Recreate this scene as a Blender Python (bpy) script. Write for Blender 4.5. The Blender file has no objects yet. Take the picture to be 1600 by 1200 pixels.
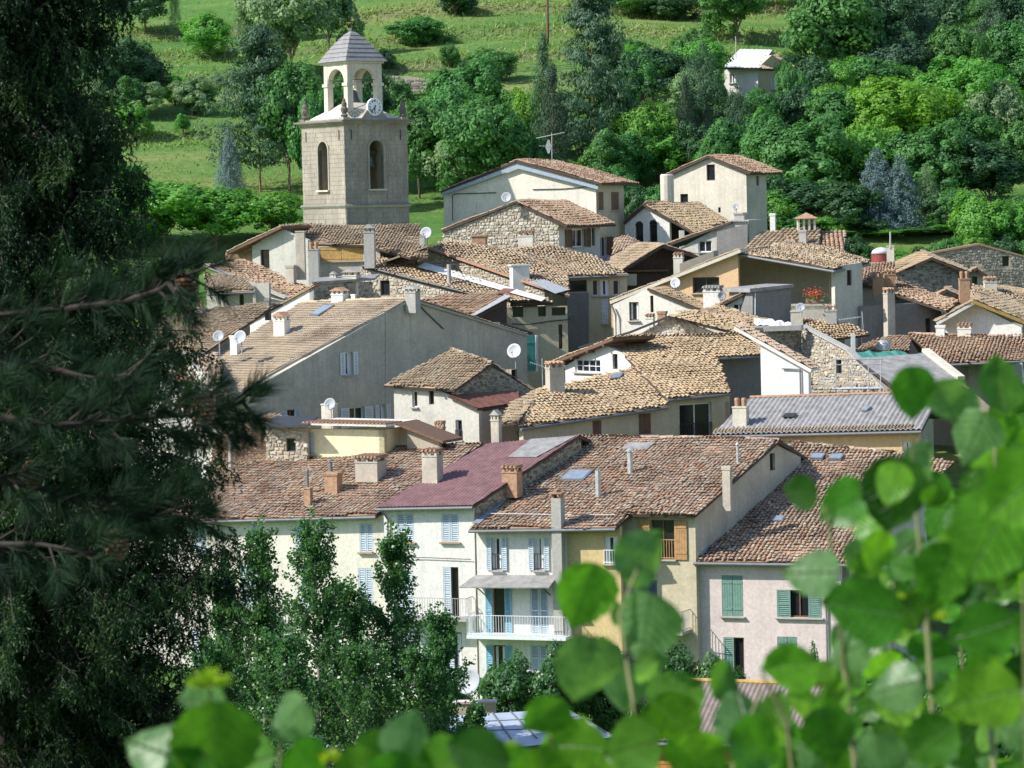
import bpy, math, random
import numpy as np
from mathutils import Vector as V, Matrix
from math import sin, cos, tan, radians as rad, pi, atan2, sqrt

random.seed(7)
RNG = np.random.default_rng(7)
scene = bpy.context.scene
COL = scene.collection

# ------------------------------------------------------------------ camera
FPX = 4950.0                       # focal length in photograph pixels (1600 wide)
CAM = V((0.0, 0.0, 26.0))
TILT, ROLL = math.atan(260 / FPX), rad(1.3)
_f = V((0, cos(TILT), -sin(TILT))); _u = V((0, sin(TILT), cos(TILT))); _r = V((1, 0, 0))
CR = _r * cos(ROLL) - _u * sin(ROLL)
CU = _u * cos(ROLL) + _r * sin(ROLL)
cam = bpy.data.cameras.new('camera')
cam.sensor_width = 36.0
cam.lens = 36.0 * FPX / 1600.0
cam.clip_start = 0.2
cam.clip_end = 6000
cam.dof.use_dof = True
cam.dof.focus_distance = 172.0
cam.dof.aperture_fstop = 12.0
cam_o = bpy.data.objects.new('camera', cam)
m = Matrix.Identity(4)
for i in range(3):
    m[i][0] = CR[i]; m[i][1] = CU[i]; m[i][2] = -_f[i]; m[i][3] = CAM[i]
cam_o.matrix_world = m
COL.objects.link(cam_o)
scene.camera = cam_o

# ------------------------------------------------------------------ sky, sun, exposure
SUN_AZ, SUN_EL = 70.0, 41.0        # degrees left of the camera's back, elevation
S_TO = V((-sin(rad(SUN_AZ)) * cos(rad(SUN_EL)), -cos(rad(SUN_AZ)) * cos(rad(SUN_EL)), sin(rad(SUN_EL))))
world = bpy.data.worlds.new('World'); scene.world = world
world.use_nodes = True
nt = world.node_tree
sky = nt.nodes.new('ShaderNodeTexSky'); sky.sky_type = 'NISHITA'; sky.sun_disc = False
sky.sun_elevation = rad(SUN_EL); sky.sun_rotation = atan2(S_TO.x, S_TO.y) % (2 * pi)
sky.altitude = 700
nt.nodes['Background'].inputs['Strength'].default_value = 0.15
nt.links.new(sky.outputs[0], nt.nodes['Background'].inputs['Color'])
sl = bpy.data.lights.new('sun', 'SUN'); sl.energy = 4.6; sl.angle = rad(0.53); sl.color = (1.0, 0.965, 0.91)
sun = bpy.data.objects.new('sun', sl); COL.objects.link(sun)
sun.rotation_euler = (-S_TO).to_track_quat('-Z', 'Y').to_euler()
sun.location = (-60, -40, 90)
vs = scene.view_settings
vs.view_transform = 'Standard'; vs.look = 'None'; vs.exposure = 0.46; vs.gamma = 1.0; vs.use_curve_mapping = False
scene.render.engine = 'CYCLES'

# ------------------------------------------------------------------ pixel -> place
def ray(px, py):
    return _f * FPX + CR * (px - 800) + CU * (600 - py)
def W(px, py, Y):
    d = ray(px, py); return CAM + d * (Y / d.y)
def PX(Y):                          # metres per photograph pixel at distance Y
    return Y / FPX
class Plane:
    def __init__(s, p, n): s.p = p.copy(); s.n = n.normalized()
    def hit(s, px, py):
        d = ray(px, py); return CAM + d * ((s.p - CAM).dot(s.n) / d.dot(s.n))
    def off(s, d): return Plane(s.p + s.n * d, s.n)
    def zat(s, x, y): return s.p.z - (s.n.x * (x - s.p.x) + s.n.y * (y - s.p.y)) / s.n.z
def vert(px, py, Y, az):            # vertical plane, faces az degrees left of the camera
    return Plane(W(px, py, Y), V((-sin(rad(az)), -cos(rad(az)), 0)))
def pitched(px, py, Y, az, p):
    a, p = rad(az), rad(p)
    return Plane(W(px, py, Y), V((-sin(a) * sin(p), -cos(a) * sin(p), cos(p))))

GY = [-60, 0, 6, 60, 110, 150, 165, 185, 205, 230, 250, 256, 400, 520, 600]
GZ = [40, 24.4, 24.0, 5, 2.4, 3, 6, 10.5, 13.5, 17.5, 24.6, 26, 55, 82, 100]
TERR = [(296, 1.0), (334, 1.3), (352, 1.1), (372, 1.3)]
def ground(x, y):
    z = float(np.interp(y, GY, GZ))
    if y > 256:
        z += 0.7 * sin(x * .05 + 1.3) * min(1, (y - 256) / 30) + 0.5 * sin(x * .11 + y * .04)
        for yt, h in TERR:
            t = (y - yt - 3 * sin(x * .03)) / 2.0
            z += h / (1 + math.exp(-max(-30, min(30, t * 4)))) - h * max(0, min(1, (y - yt + 14) / 28))
    if x < -25 and y < 140: z += min(12, (-25 - x) * .12)
    if x > 30 and y < 140: z += min(12, (x - 30) * .1)
    return z

# ------------------------------------------------------------------ materials
MATS = {}
def newmat(name):
    mt = bpy.data.materials.new(name); mt.use_nodes = True
    n = mt.node_tree.nodes; b = n['Principled BSDF']
    return mt, n, mt.node_tree.links, b
def ramp(n, stops, interp='LINEAR'):
    r = n.new('ShaderNodeValToRGB'); e = r.color_ramp.elements
    r.color_ramp.interpolation = interp
    while len(e) < len(stops): e.new(0.5)
    for k, (p, c) in enumerate(stops):
        e[k].position = p; e[k].color = (*c, 1)
    return r
def mixc(n, l, fac, a, b, mode='MIX'):
    mx = n.new('ShaderNodeMix'); mx.data_type = 'RGBA'; mx.blend_type = mode
    for sock, val in ((mx.inputs[0], fac), (mx.inputs[6], a), (mx.inputs[7], b)):
        if hasattr(val, 'links') or isinstance(val, bpy.types.NodeSocket): l.new(val, sock)
        elif isinstance(val, tuple): sock.default_value = (*val, 1) if len(val) == 3 else val
        else: sock.default_value = val
    return mx.outputs[2]
def noise(n, l, scale, detail=4, rough=.6, vec=None, sc3=None):
    t = n.new('ShaderNodeTexNoise'); t.inputs['Scale'].default_value = scale
    t.inputs['Detail'].default_value = detail; t.inputs['Roughness'].default_value = rough
    if vec is None:
        g = n.new('ShaderNodeNewGeometry'); vec = g.outputs['Position']
    if sc3:
        mp = n.new('ShaderNodeMapping'); mp.inputs['Scale'].default_value = sc3
        l.new(vec, mp.inputs[0]); vec = mp.outputs[0]
    l.new(vec, t.inputs['Vector'])
    return t.outputs['Fac']
def bump(n, l, b, h, strength=.3, dist=.02):
    bp = n.new('ShaderNodeBump'); bp.inputs['Strength'].default_value = strength
    bp.inputs['Distance'].default_value = dist
    l.new(h, bp.inputs['Height']); l.new(bp.outputs[0], b.inputs['Normal'])
def plaster(name, col, dirt=.5, stain=(.20, .18, .15), rough=.9, streak=1.0):
    mt, n, l, b = newmat(name)
    big = ramp(n, [(.35, (0, 0, 0)), (.75, (1, 1, 1))]); l.new(noise(n, l, .55, 6, .7), big.inputs[0])
    st = ramp(n, [(.45, (0, 0, 0)), (.8, (1, 1, 1))]); l.new(noise(n, l, 1.0, 6, .7, None, (3.4, 3.4, .16)), st.inputs[0])
    fine = ramp(n, [(.3, (.82, .82, .82)), (.7, (1.08, 1.08, 1.08))]); l.new(noise(n, l, 7, 5, .7), fine.inputs[0])
    m1 = n.new('ShaderNodeMath'); m1.operation = 'MULTIPLY'; l.new(big.outputs[0], m1.inputs[0]); m1.inputs[1].default_value = dirt
    m2 = n.new('ShaderNodeMath'); m2.operation = 'MULTIPLY'; l.new(st.outputs[0], m2.inputs[0]); m2.inputs[1].default_value = dirt * streak
    c = mixc(n, l, m1.outputs[0], col, tuple(.45 * a + .55 * s for a, s in zip(col, stain)))
    c = mixc(n, l, m2.outputs[0], c, tuple(.5 * a + .5 * s for a, s in zip(col, stain)))
    pt = ramp(n, [(.60, (0, 0, 0)), (.64, (1, 1, 1))]); l.new(noise(n, l, .8, 9, .68), pt.inputs[0])     # patches where the render has worn
    m3 = n.new('ShaderNodeMath'); m3.operation = 'MULTIPLY'; l.new(pt.outputs[0], m3.inputs[0]); m3.inputs[1].default_value = min(.7, dirt)
    c = mixc(n, l, m3.outputs[0], c, tuple(.62 * a + .38 * s for a, s in zip(col, stain)))
    c = mixc(n, l, 1.0, c, fine.outputs[0], 'MULTIPLY')
    l.new(c, b.inputs['Base Color']); b.inputs['Roughness'].default_value = rough
    b.inputs['Specular IOR Level'].default_value = .2
    bump(n, l, b, noise(n, l, 9, 6, .7), .35, .03)
    MATS[name] = mt; return mt
def tilemat(name, stops, lichen=(.36, .32, .25), lich=.35):
    mt, n, l, b = newmat(name)
    at = n.new('ShaderNodeAttribute'); at.attribute_name = 'rnd'
    k = len(stops)
    rp = ramp(n, [((i + .0) / k, c) for i, c in enumerate(stops)], 'LINEAR'); l.new(at.outputs['Fac'], rp.inputs[0])
    li = ramp(n, [(.48, (0, 0, 0)), (.68, (1, 1, 1))]); l.new(noise(n, l, 1.3, 6, .75), li.inputs[0])
    m1 = n.new('ShaderNodeMath'); m1.operation = 'MULTIPLY'; l.new(li.outputs[0], m1.inputs[0]); m1.inputs[1].default_value = lich
    c = mixc(n, l, m1.outputs[0], rp.outputs[0], lichen)
    fi = ramp(n, [(.3, (.6, .6, .6)), (.7, (1.15, 1.15, 1.15))]); l.new(noise(n, l, 14, 5, .75), fi.inputs[0])
    pa = ramp(n, [(.32, (.62, .58, .55)), (.5, (.98, .98, .98)), (.68, (1.12, 1.08, 1.0))]); l.new(noise(n, l, .42, 5, .6), pa.inputs[0])
    c = mixc(n, l, 1.0, c, pa.outputs[0], 'MULTIPLY')
    c = mixc(n, l, 1.0, c, fi.outputs[0], 'MULTIPLY')
    l.new(c, b.inputs['Base Color']); b.inputs['Roughness'].default_value = .92; b.inputs['Specular IOR Level'].default_value = .15
    bump(n, l, b, noise(n, l, 30, 4, .7), .3, .01)
    MATS[name] = mt; return mt
def plain(name, col, rough=.6, metal=0, var=.15, scale=6, bumpy=.1):
    mt, n, l, b = newmat(name)
    fi = ramp(n, [(.3, (1 - var,) * 3), (.7, (1 + var,) * 3)]); l.new(noise(n, l, scale, 5, .7), fi.inputs[0])
    l.new(mixc(n, l, 1.0, col, fi.outputs[0], 'MULTIPLY'), b.inputs['Base Color'])
    b.inputs['Roughness'].default_value = rough; b.inputs['Metallic'].default_value = metal
    if bumpy: bump(n, l, b, noise(n, l, scale * 4, 4, .7), bumpy, .01)
    MATS[name] = mt; return mt
def rubble(name, stops):
    mt, n, l, b = newmat(name)
    at = n.new('ShaderNodeAttribute'); at.attribute_name = 'rnd'
    k = len(stops)
    rp = ramp(n, [(i / k, c) for i, c in enumerate(stops)]); l.new(at.outputs['Fac'], rp.inputs[0])
    fi = ramp(n, [(.3, (.62, .62, .62)), (.7, (1.15, 1.15, 1.15))]); l.new(noise(n, l, 5, 6, .75), fi.inputs[0])
    l.new(mixc(n, l, 1.0, rp.outputs[0], fi.outputs[0], 'MULTIPLY'), b.inputs['Base Color'])
    b.inputs['Roughness'].default_value = .95; b.inputs['Specular IOR Level'].default_value = .15
    bump(n, l, b, noise(n, l, 16, 5, .7), .5, .02)
    MATS[name] = mt; return mt
def leafmat(name, stops, trans=.35, rough=.5, hue=.04, back=None):
    mt, n, l, b = newmat(name)
    at = n.new('ShaderNodeAttribute'); at.attribute_name = 'rnd'
    k = len(stops)
    rp = ramp(n, [(i / max(1, k - 1), c) for i, c in enumerate(stops)]); l.new(at.outputs['Fac'], rp.inputs[0])
    oi = n.new('ShaderNodeObjectInfo')
    mr = n.new('ShaderNodeMapRange'); l.new(oi.outputs['Random'], mr.inputs[0])
    mr.inputs[3].default_value = .5 - hue; mr.inputs[4].default_value = .5 + hue
    hs = n.new('ShaderNodeHueSaturation'); l.new(mr.outputs[0], hs.inputs['Hue']); l.new(rp.outputs[0], hs.inputs['Color'])
    col = hs.outputs[0]
    if back:
        g = n.new('ShaderNodeNewGeometry')
        col = mixc(n, l, g.outputs['Backfacing'], col, back)
    l.new(col, b.inputs['Base Color']); b.inputs['Roughness'].default_value = rough
    b.inputs['Specular IOR Level'].default_value = .35
    tr = n.new('ShaderNodeBsdfTranslucent')
    l.new(mixc(n, l, 1.0, col, (1.5, 1.7, .55), 'MULTIPLY'), tr.inputs[0])
    mx = n.new('ShaderNodeMixShader'); mx.inputs[0].default_value = trans
    out = n['Material Output']
    l.new(b.outputs[0], mx.inputs[1]); l.new(tr.outputs[0], mx.inputs[2]); l.new(mx.outputs[0], out.inputs[0])
    MATS[name] = mt; return mt

leafmat('lf_green', [(0.048, 0.144, 0.041), (0.079, 0.216, 0.058), (0.126, 0.294, 0.079)], .36, .55, .012)
leafmat('lf_bright', [(0.080, 0.236, 0.042), (0.130, 0.325, 0.057), (0.195, 0.407, 0.078)], .38, .55, .015)
leafmat('lf_lime', [(.105, .245, .028), (.155, .325, .038), (.21, .39, .055)], .42, .55, .008)
leafmat('lf_pale', [(0.110, 0.198, 0.094), (0.182, 0.286, 0.138), (0.264, 0.374, 0.187)], .32, .6, .015)
leafmat('lf_dark', [(0.029, 0.082, 0.036), (0.046, 0.120, 0.048), (0.070, 0.168, 0.062)], .28, .5, .012)
leafmat('lf_pine', [(0.039, 0.092, 0.052), (0.062, 0.129, 0.069), (0.092, 0.172, 0.087)], .22, .6, .012)
leafmat('lf_blue', [(0.074, 0.135, 0.142), (0.128, 0.203, 0.209), (0.189, 0.270, 0.270)], .15, .6, .012)
leafmat('lf_cypress', [(0.020, 0.046, 0.024), (0.033, 0.068, 0.033), (0.050, 0.094, 0.044)], .15, .6, .01)
leafmat('lf_poplar', [(0.037, 0.103, 0.037), (0.063, 0.157, 0.052), (0.108, 0.232, 0.076)], .38, .34, .008)
leafmat('lf_spruce', [(0.010, 0.033, 0.013), (0.022, 0.058, 0.018), (0.054, 0.113, 0.024)], .26, .55, .0)  # brightest tone puts sunlit needles into the colour
leafmat('lf_needle', [(0.009, 0.027, 0.014), (0.016, 0.045, 0.020), (0.025, 0.062, 0.027)], .2, .85, .0)
leafmat('lf_hazel', [(.022, .085, .014), (.055, .18, .022), (.10, .29, .028), (.20, .43, .04)], .5, .36, .012, back=(.15, .30, .12))
plaster('white', (.82, .795, .73), .5)
plaster('cream', (.82, .765, .65), .45)
plaster('yellow', (.70, .53, .26), .45)
plaster('lemon', (.84, .76, .50), .3)
plaster('beige', (.60, .52, .36), .5)
plaster('pink', (.74, .62, .58), .45)
plaster('grey', (.63, .55, .44), 1.3, (.24, .225, .205))
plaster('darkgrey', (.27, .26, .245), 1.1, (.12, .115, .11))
plaster('pale', (.62, .60, .52), .6)
plaster('olive', (.56, .52, .36), .5)
plaster('apricot', (.74, .50, .27), .35)
plaster('limestone', (.72, .66, .54), .8, (.25, .22, .18))
plaster('towerwall', (.40, .34, .25), .7, (.2, .17, .13))
plaster('mortar', (.46, .40, .31), .6)
plaster('concrete', (.48, .46, .42), .6)
plaster('ashlar', (.47, .415, .335), 1.3, (.11, .10, .085), streak=1.1)
plain('white_paint', (.72, .74, .74), .5, 0, .08)
plain('blue_grey_paint', (.47, .55, .60), .6, 0, .15)
plain('sky_blue_paint', (.20, .42, .52), .6, 0, .2)
plain('green_paint', (.15, .27, .22), .65, 0, .2)
plain('teal_paint', (.07, .30, .25), .6, 0, .2)
plain('slate_paint', (.10, .13, .16), .6, 0, .2)
plain('wood_orange', (.42, .24, .10), .7, 0, .3)
plain('wood_brown', (.15, .085, .05), .8, 0, .35)
plain('wood_dark', (.07, .05, .04), .85, 0, .35)
plain('board_yellow', (.50, .31, .10), .75, 0, .3)
plain('iron', (.05, .05, .055), .55, .3, .2)
plain('rail_grey', (.42, .42, .42), .5, .3, .2)
plain('zinc', (.17, .18, .19), .6, .1, .2)
plain('lead', (.36, .42, .50), .5, .5, .2)
plain('galv', (.50, .51, .50), .5, .4, .25)
plain('white_sheet', (.72, .72, .68), .6, .1, .25, 2)
plain('burgundy', (.19, .10, .10), .75, 0, .35, 2)
plain('rust_sheet', (.20, .085, .06), .7, .1, .35, 2)
plain('fibre_cement', (.27, .26, .25), .9, 0, .35, 2)
plain('brown_sheet', (.22, .175, .15), .85, 0, .3, 2)
plain('tin_roof', (.40, .46, .54), .45, 0, .12, 1.5)
plain('slate', (.235, .23, .225), .55, 0, .25, 3)
plain('brick', (.38, .23, .14), .85, 0, .35)
plain('terracotta', (.40, .235, .145), .9, 0, .35, 10)
plain('bronze', (.10, .12, .10), .45, .7, .3)
plain('dish_grey', (.36, .38, .40), .6, 0, .06)
plain('dish_white', (.56, .57, .58), .6, 0, .06)
plain('bark', (.14, .105, .075), .95, 0, .4, 8, .6)
plain('bark_grey', (.27, .25, .21), .95, 0, .35, 8, .5)
plain('bark_near', (.035, .028, .022), .95, 0, .4, 30, .4)
plain('bark_pine', (.24, .13, .075), .95, 0, .4, 8, .6)
plain('twig_green', (.16, .17, .06), .7, 0, .3, 30)
plain('tarp_green', (.04, .22, .17), .6, 0, .2, 4)
plain('tarp_white', (.75, .75, .75), .7, 0, .1, 4)
plain('clock_white', (.82, .84, .86), .5, 0, .03)
plain('black', (.02, .02, .022), .6, 0, .1)
plain('gold', (.70, .50, .15), .4, .6, .1)
plain('lilac_cloth', (.42, .34, .58), .9, 0, .2)
plain('blue_cloth', (.15, .19, .38), .9, 0, .2)
plain('white_cloth', (.78, .78, .80), .9, 0, .1)
plain('red_paint', (.30, .06, .06), .6, 0, .2)
plain('orange_siding', (.50, .22, .06), .75, 0, .25)
plain('flower_red', (.75, .10, .05), .6, 0, .3, 20, 0)
def glassmat():
    mt, n, l, b = newmat('glass')
    b.inputs['Base Color'].default_value = (.018, .02, .024, 1); b.inputs['Roughness'].default_value = .08  # near-black base holds the dark of the unlit rooms behind
    b.inputs['Specular IOR Level'].default_value = .6
    MATS['glass'] = mt
glassmat()
tilemat('t_front', [(0.462, 0.391, 0.294), (0.310, 0.218, 0.156), (0.546, 0.466, 0.348), (0.436, 0.240, 0.148), (0.395, 0.308, 0.225), (0.502, 0.306, 0.188), (0.580, 0.507, 0.386), (0.341, 0.219, 0.150)], (.46, .43, .36), .45)
tilemat('t_gold', [(0.505, 0.389, 0.241), (0.449, 0.325, 0.195), (0.537, 0.426, 0.274), (0.484, 0.334, 0.196), (0.446, 0.345, 0.217), (0.517, 0.403, 0.256), (0.464, 0.315, 0.183), (0.406, 0.307, 0.193)], (.46, .41, .31), .35)
tilemat('t_old', [(0.472, 0.385, 0.260), (0.406, 0.319, 0.212), (0.516, 0.427, 0.293), (0.475, 0.334, 0.209), (0.377, 0.299, 0.203), (0.484, 0.397, 0.267), (0.437, 0.298, 0.185), (0.340, 0.268, 0.181)], (.44, .40, .30), .5)
tilemat('t_red', [(0.425, 0.271, 0.174), (0.476, 0.330, 0.217), (0.366, 0.237, 0.154), (0.516, 0.388, 0.269), (0.408, 0.249, 0.154), (0.469, 0.350, 0.244)], (.42, .36, .28), .3)
tilemat('t_new', [(0.575, 0.470, 0.333), (0.532, 0.429, 0.305), (0.619, 0.511, 0.370), (0.551, 0.440, 0.308), (0.511, 0.410, 0.294)], (.48, .42, .33), .3)
tilemat('t_pink', [(0.596, 0.464, 0.357), (0.528, 0.394, 0.294), (0.569, 0.424, 0.302)], (.44, .38, .30), .25)
rubble('stone_light', [(.56, .50, .40), (.44, .38, .29), (.66, .60, .49), (.36, .31, .25), (.55, .45, .33), (.62, .58, .50)])
rubble('stone_dark', [(.30, .27, .22), (.22, .20, .165), (.40, .36, .29), (.17, .155, .13), (.34, .29, .22), (.44, .40, .33)])
rubble('stone_ashlar', [(.62, .53, .39), (.55, .46, .33), (.66, .57, .43), (.50, .42, .31), (.59, .49, .34)])

# ------------------------------------------------------------------ mesh helpers
def newmesh(name, verts, faces, mat, rnd=None, smooth=False):
    me = bpy.data.meshes.new(name)
    if isinstance(verts, np.ndarray):
        nv = len(verts); k = faces.shape[1]; nf = len(faces)
        me.vertices.add(nv); me.vertices.foreach_set('co', verts.astype(np.float32).ravel())
        me.loops.add(nf * k); me.loops.foreach_set('vertex_index', faces.astype(np.int32).ravel())
        me.polygons.add(nf); me.polygons.foreach_set('loop_start', np.arange(0, nf * k, k, dtype=np.int32))
        me.polygons.foreach_set('loop_total', np.full(nf, k, dtype=np.int32))
        me.update(calc_edges=True)
    else:
        me.from_pydata([tuple(v) for v in verts], [], faces)
    if rnd is not None:
        a = me.attributes.new('rnd', 'FLOAT', 'FACE'); a.data.foreach_set('value', np.asarray(rnd, dtype=np.float32))
    if smooth:
        me.polygons.foreach_set('use_smooth', np.ones(len(me.polygons), dtype=bool))
    if mat: me.materials.append(MATS[mat] if isinstance(mat, str) else mat)
    return me
def link(name, data, parent=None, loc=None):
    o = bpy.data.objects.new(name, data); COL.objects.link(o)
    if parent is not None: o.parent = parent
    if loc is not None: o.location = loc
    return o
def tag(o, label=None, cat=None, group=None, kind=None):
    if label: o['label'] = label
    if cat: o['category'] = cat
    if group: o['group'] = group
    if kind: o['kind'] = kind
    return o
class Root:                       # a thing: an Empty at its base; all part meshes use its local space
    def __init__(s, name, label, cat, loc, group=None):
        s.loc = V(loc); s.o = link(name, None, None, s.loc); s.o.empty_display_size = .3
        tag(s.o, label, cat, group)
ZERO = V((0, 0, 0))
class MB:
    def __init__(s): s.v = []; s.f = []; s.r = []
    def add(s, vs_, fs, r=None):
        k = len(s.v); s.v += [V(v) for v in vs_]
        for f in fs: s.f.append([i + k for i in f]); s.r.append(random.random() if r is None else r)
    def box(s, c, ax, ay, az, hx, hy, hz, r=None):
        c = V(c); vs_ = [c + ax * (hx * i) + ay * (hy * j) + az * (hz * k) for i in (-1, 1) for j in (-1, 1) for k in (-1, 1)]
        r = random.random() if r is None else r
        s.add(vs_, [(0, 1, 3, 2), (4, 6, 7, 5), (0, 4, 5, 1), (2, 3, 7, 6), (0, 2, 6, 4), (1, 5, 7, 3)], r)
    def bar(s, a, b, w, h=None, upv=V((0, 0, 1))):
        a, b = V(a), V(b); d = b - a; L = d.length
        if L < 1e-6: return
        d /= L; x = d.cross(upv)
        if x.length < 1e-4: x = V((1, 0, 0))
        x.normalize(); y = x.cross(d); h = h or w
        s.box((a + b) / 2, d, x, y, L / 2, w / 2, h / 2)
    def prism(s, poly, vec):
        n = len(poly); p = [V(q) for q in poly]; vs_ = p + [q + vec for q in p]
        fs = [list(range(n)), list(range(2 * n - 1, n - 1, -1))] + [(i, i + n, (i + 1) % n + n, (i + 1) % n) for i in range(n)]
        s.add(vs_, fs)
    def tube(s, pts, rs, n=6):
        pts = [V(p) for p in pts]; k0 = len(s.v)
        if not hasattr(rs, '__len__'): rs = [rs] * len(pts)
        for i, p in enumerate(pts):
            d = (pts[min(i + 1, len(pts) - 1)] - pts[max(i - 1, 0)]).normalized()
            x = d.cross(V((0, 0, 1)));
            if x.length < 1e-3: x = V((1, 0, 0))
            x.normalize(); y = d.cross(x)
            s.v += [p + (x * cos(2 * pi * j / n) + y * sin(2 * pi * j / n)) * rs[i] for j in range(n)]
        for i in range(len(pts) - 1):
            for j in range(n):
                a = k0 + i * n + j; b = k0 + i * n + (j + 1) % n
                s.f.append([a, b, b + n, a + n]); s.r.append(.5)
        s.f.append([k0 + j for j in range(n)][::-1]); s.f.append([k0 + (len(pts) - 1) * n + j for j in range(n)]); s.r += [.5, .5]
    def lathe(s, c, prof, n=12, ax=V((1, 0, 0)), ay=V((0, 1, 0)), az=V((0, 0, 1))):
        c = V(c); k0 = len(s.v)
        for r, h in prof:
            s.v += [c + (ax * cos(2 * pi * j / n) + ay * sin(2 * pi * j / n)) * r + az * h for j in range(n)]
        for i in range(len(prof) - 1):
            for j in range(n):
                a = k0 + i * n + j; b = k0 + i * n + (j + 1) % n
                s.f.append([a, b, b + n, a + n]); s.r.append(.5)
        s.f.append([k0 + j for j in range(n)][::-1]); s.f.append([k0 + (len(prof) - 1) * n + j for j in range(n)]); s.r += [.5, .5]
    def build(s, name, mat, root=None, parent=None, smooth=False, kind=None, loc=None):
        off = root.loc if root else (V(loc) if loc is not None else ZERO)
        me = newmesh(name, [v - off for v in s.v], s.f, mat, s.r, smooth)
        o = link(name, me, parent if parent is not None else (root.o if root else None), None if root else off)
        if kind: o['kind'] = kind
        return o
UP = V((0, 0, 1))

def inside(poly, a, b):             # vectorised even-odd test; poly list of (a,b)
    a = np.asarray(a); b = np.asarray(b); r = np.zeros(a.shape, bool); n = len(poly)
    for i in range(n):
        x0, y0 = poly[i]; x1, y1 = poly[(i + 1) % n]
        c = ((y0 > b) != (y1 > b)) & (a < (x1 - x0) * (b - y0) / ((y1 - y0) or 1e-9) + x0)
        r ^= c
    return r
def clip_half(poly, f):             # keep f(p) <= 0 ; f linear, poly list of (u,v)
    out = []; n = len(poly)
    for i in range(n):
        p, q = poly[i], poly[(i + 1) % n]; fp, fq = f(p), f(q)
        if fp <= 0: out.append(p)
        if (fp < 0 < fq) or (fq < 0 < fp):
            t = fp / (fp - fq); out.append((p[0] + (q[0] - p[0]) * t, p[1] + (q[1] - p[1]) * t))
    return out

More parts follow.
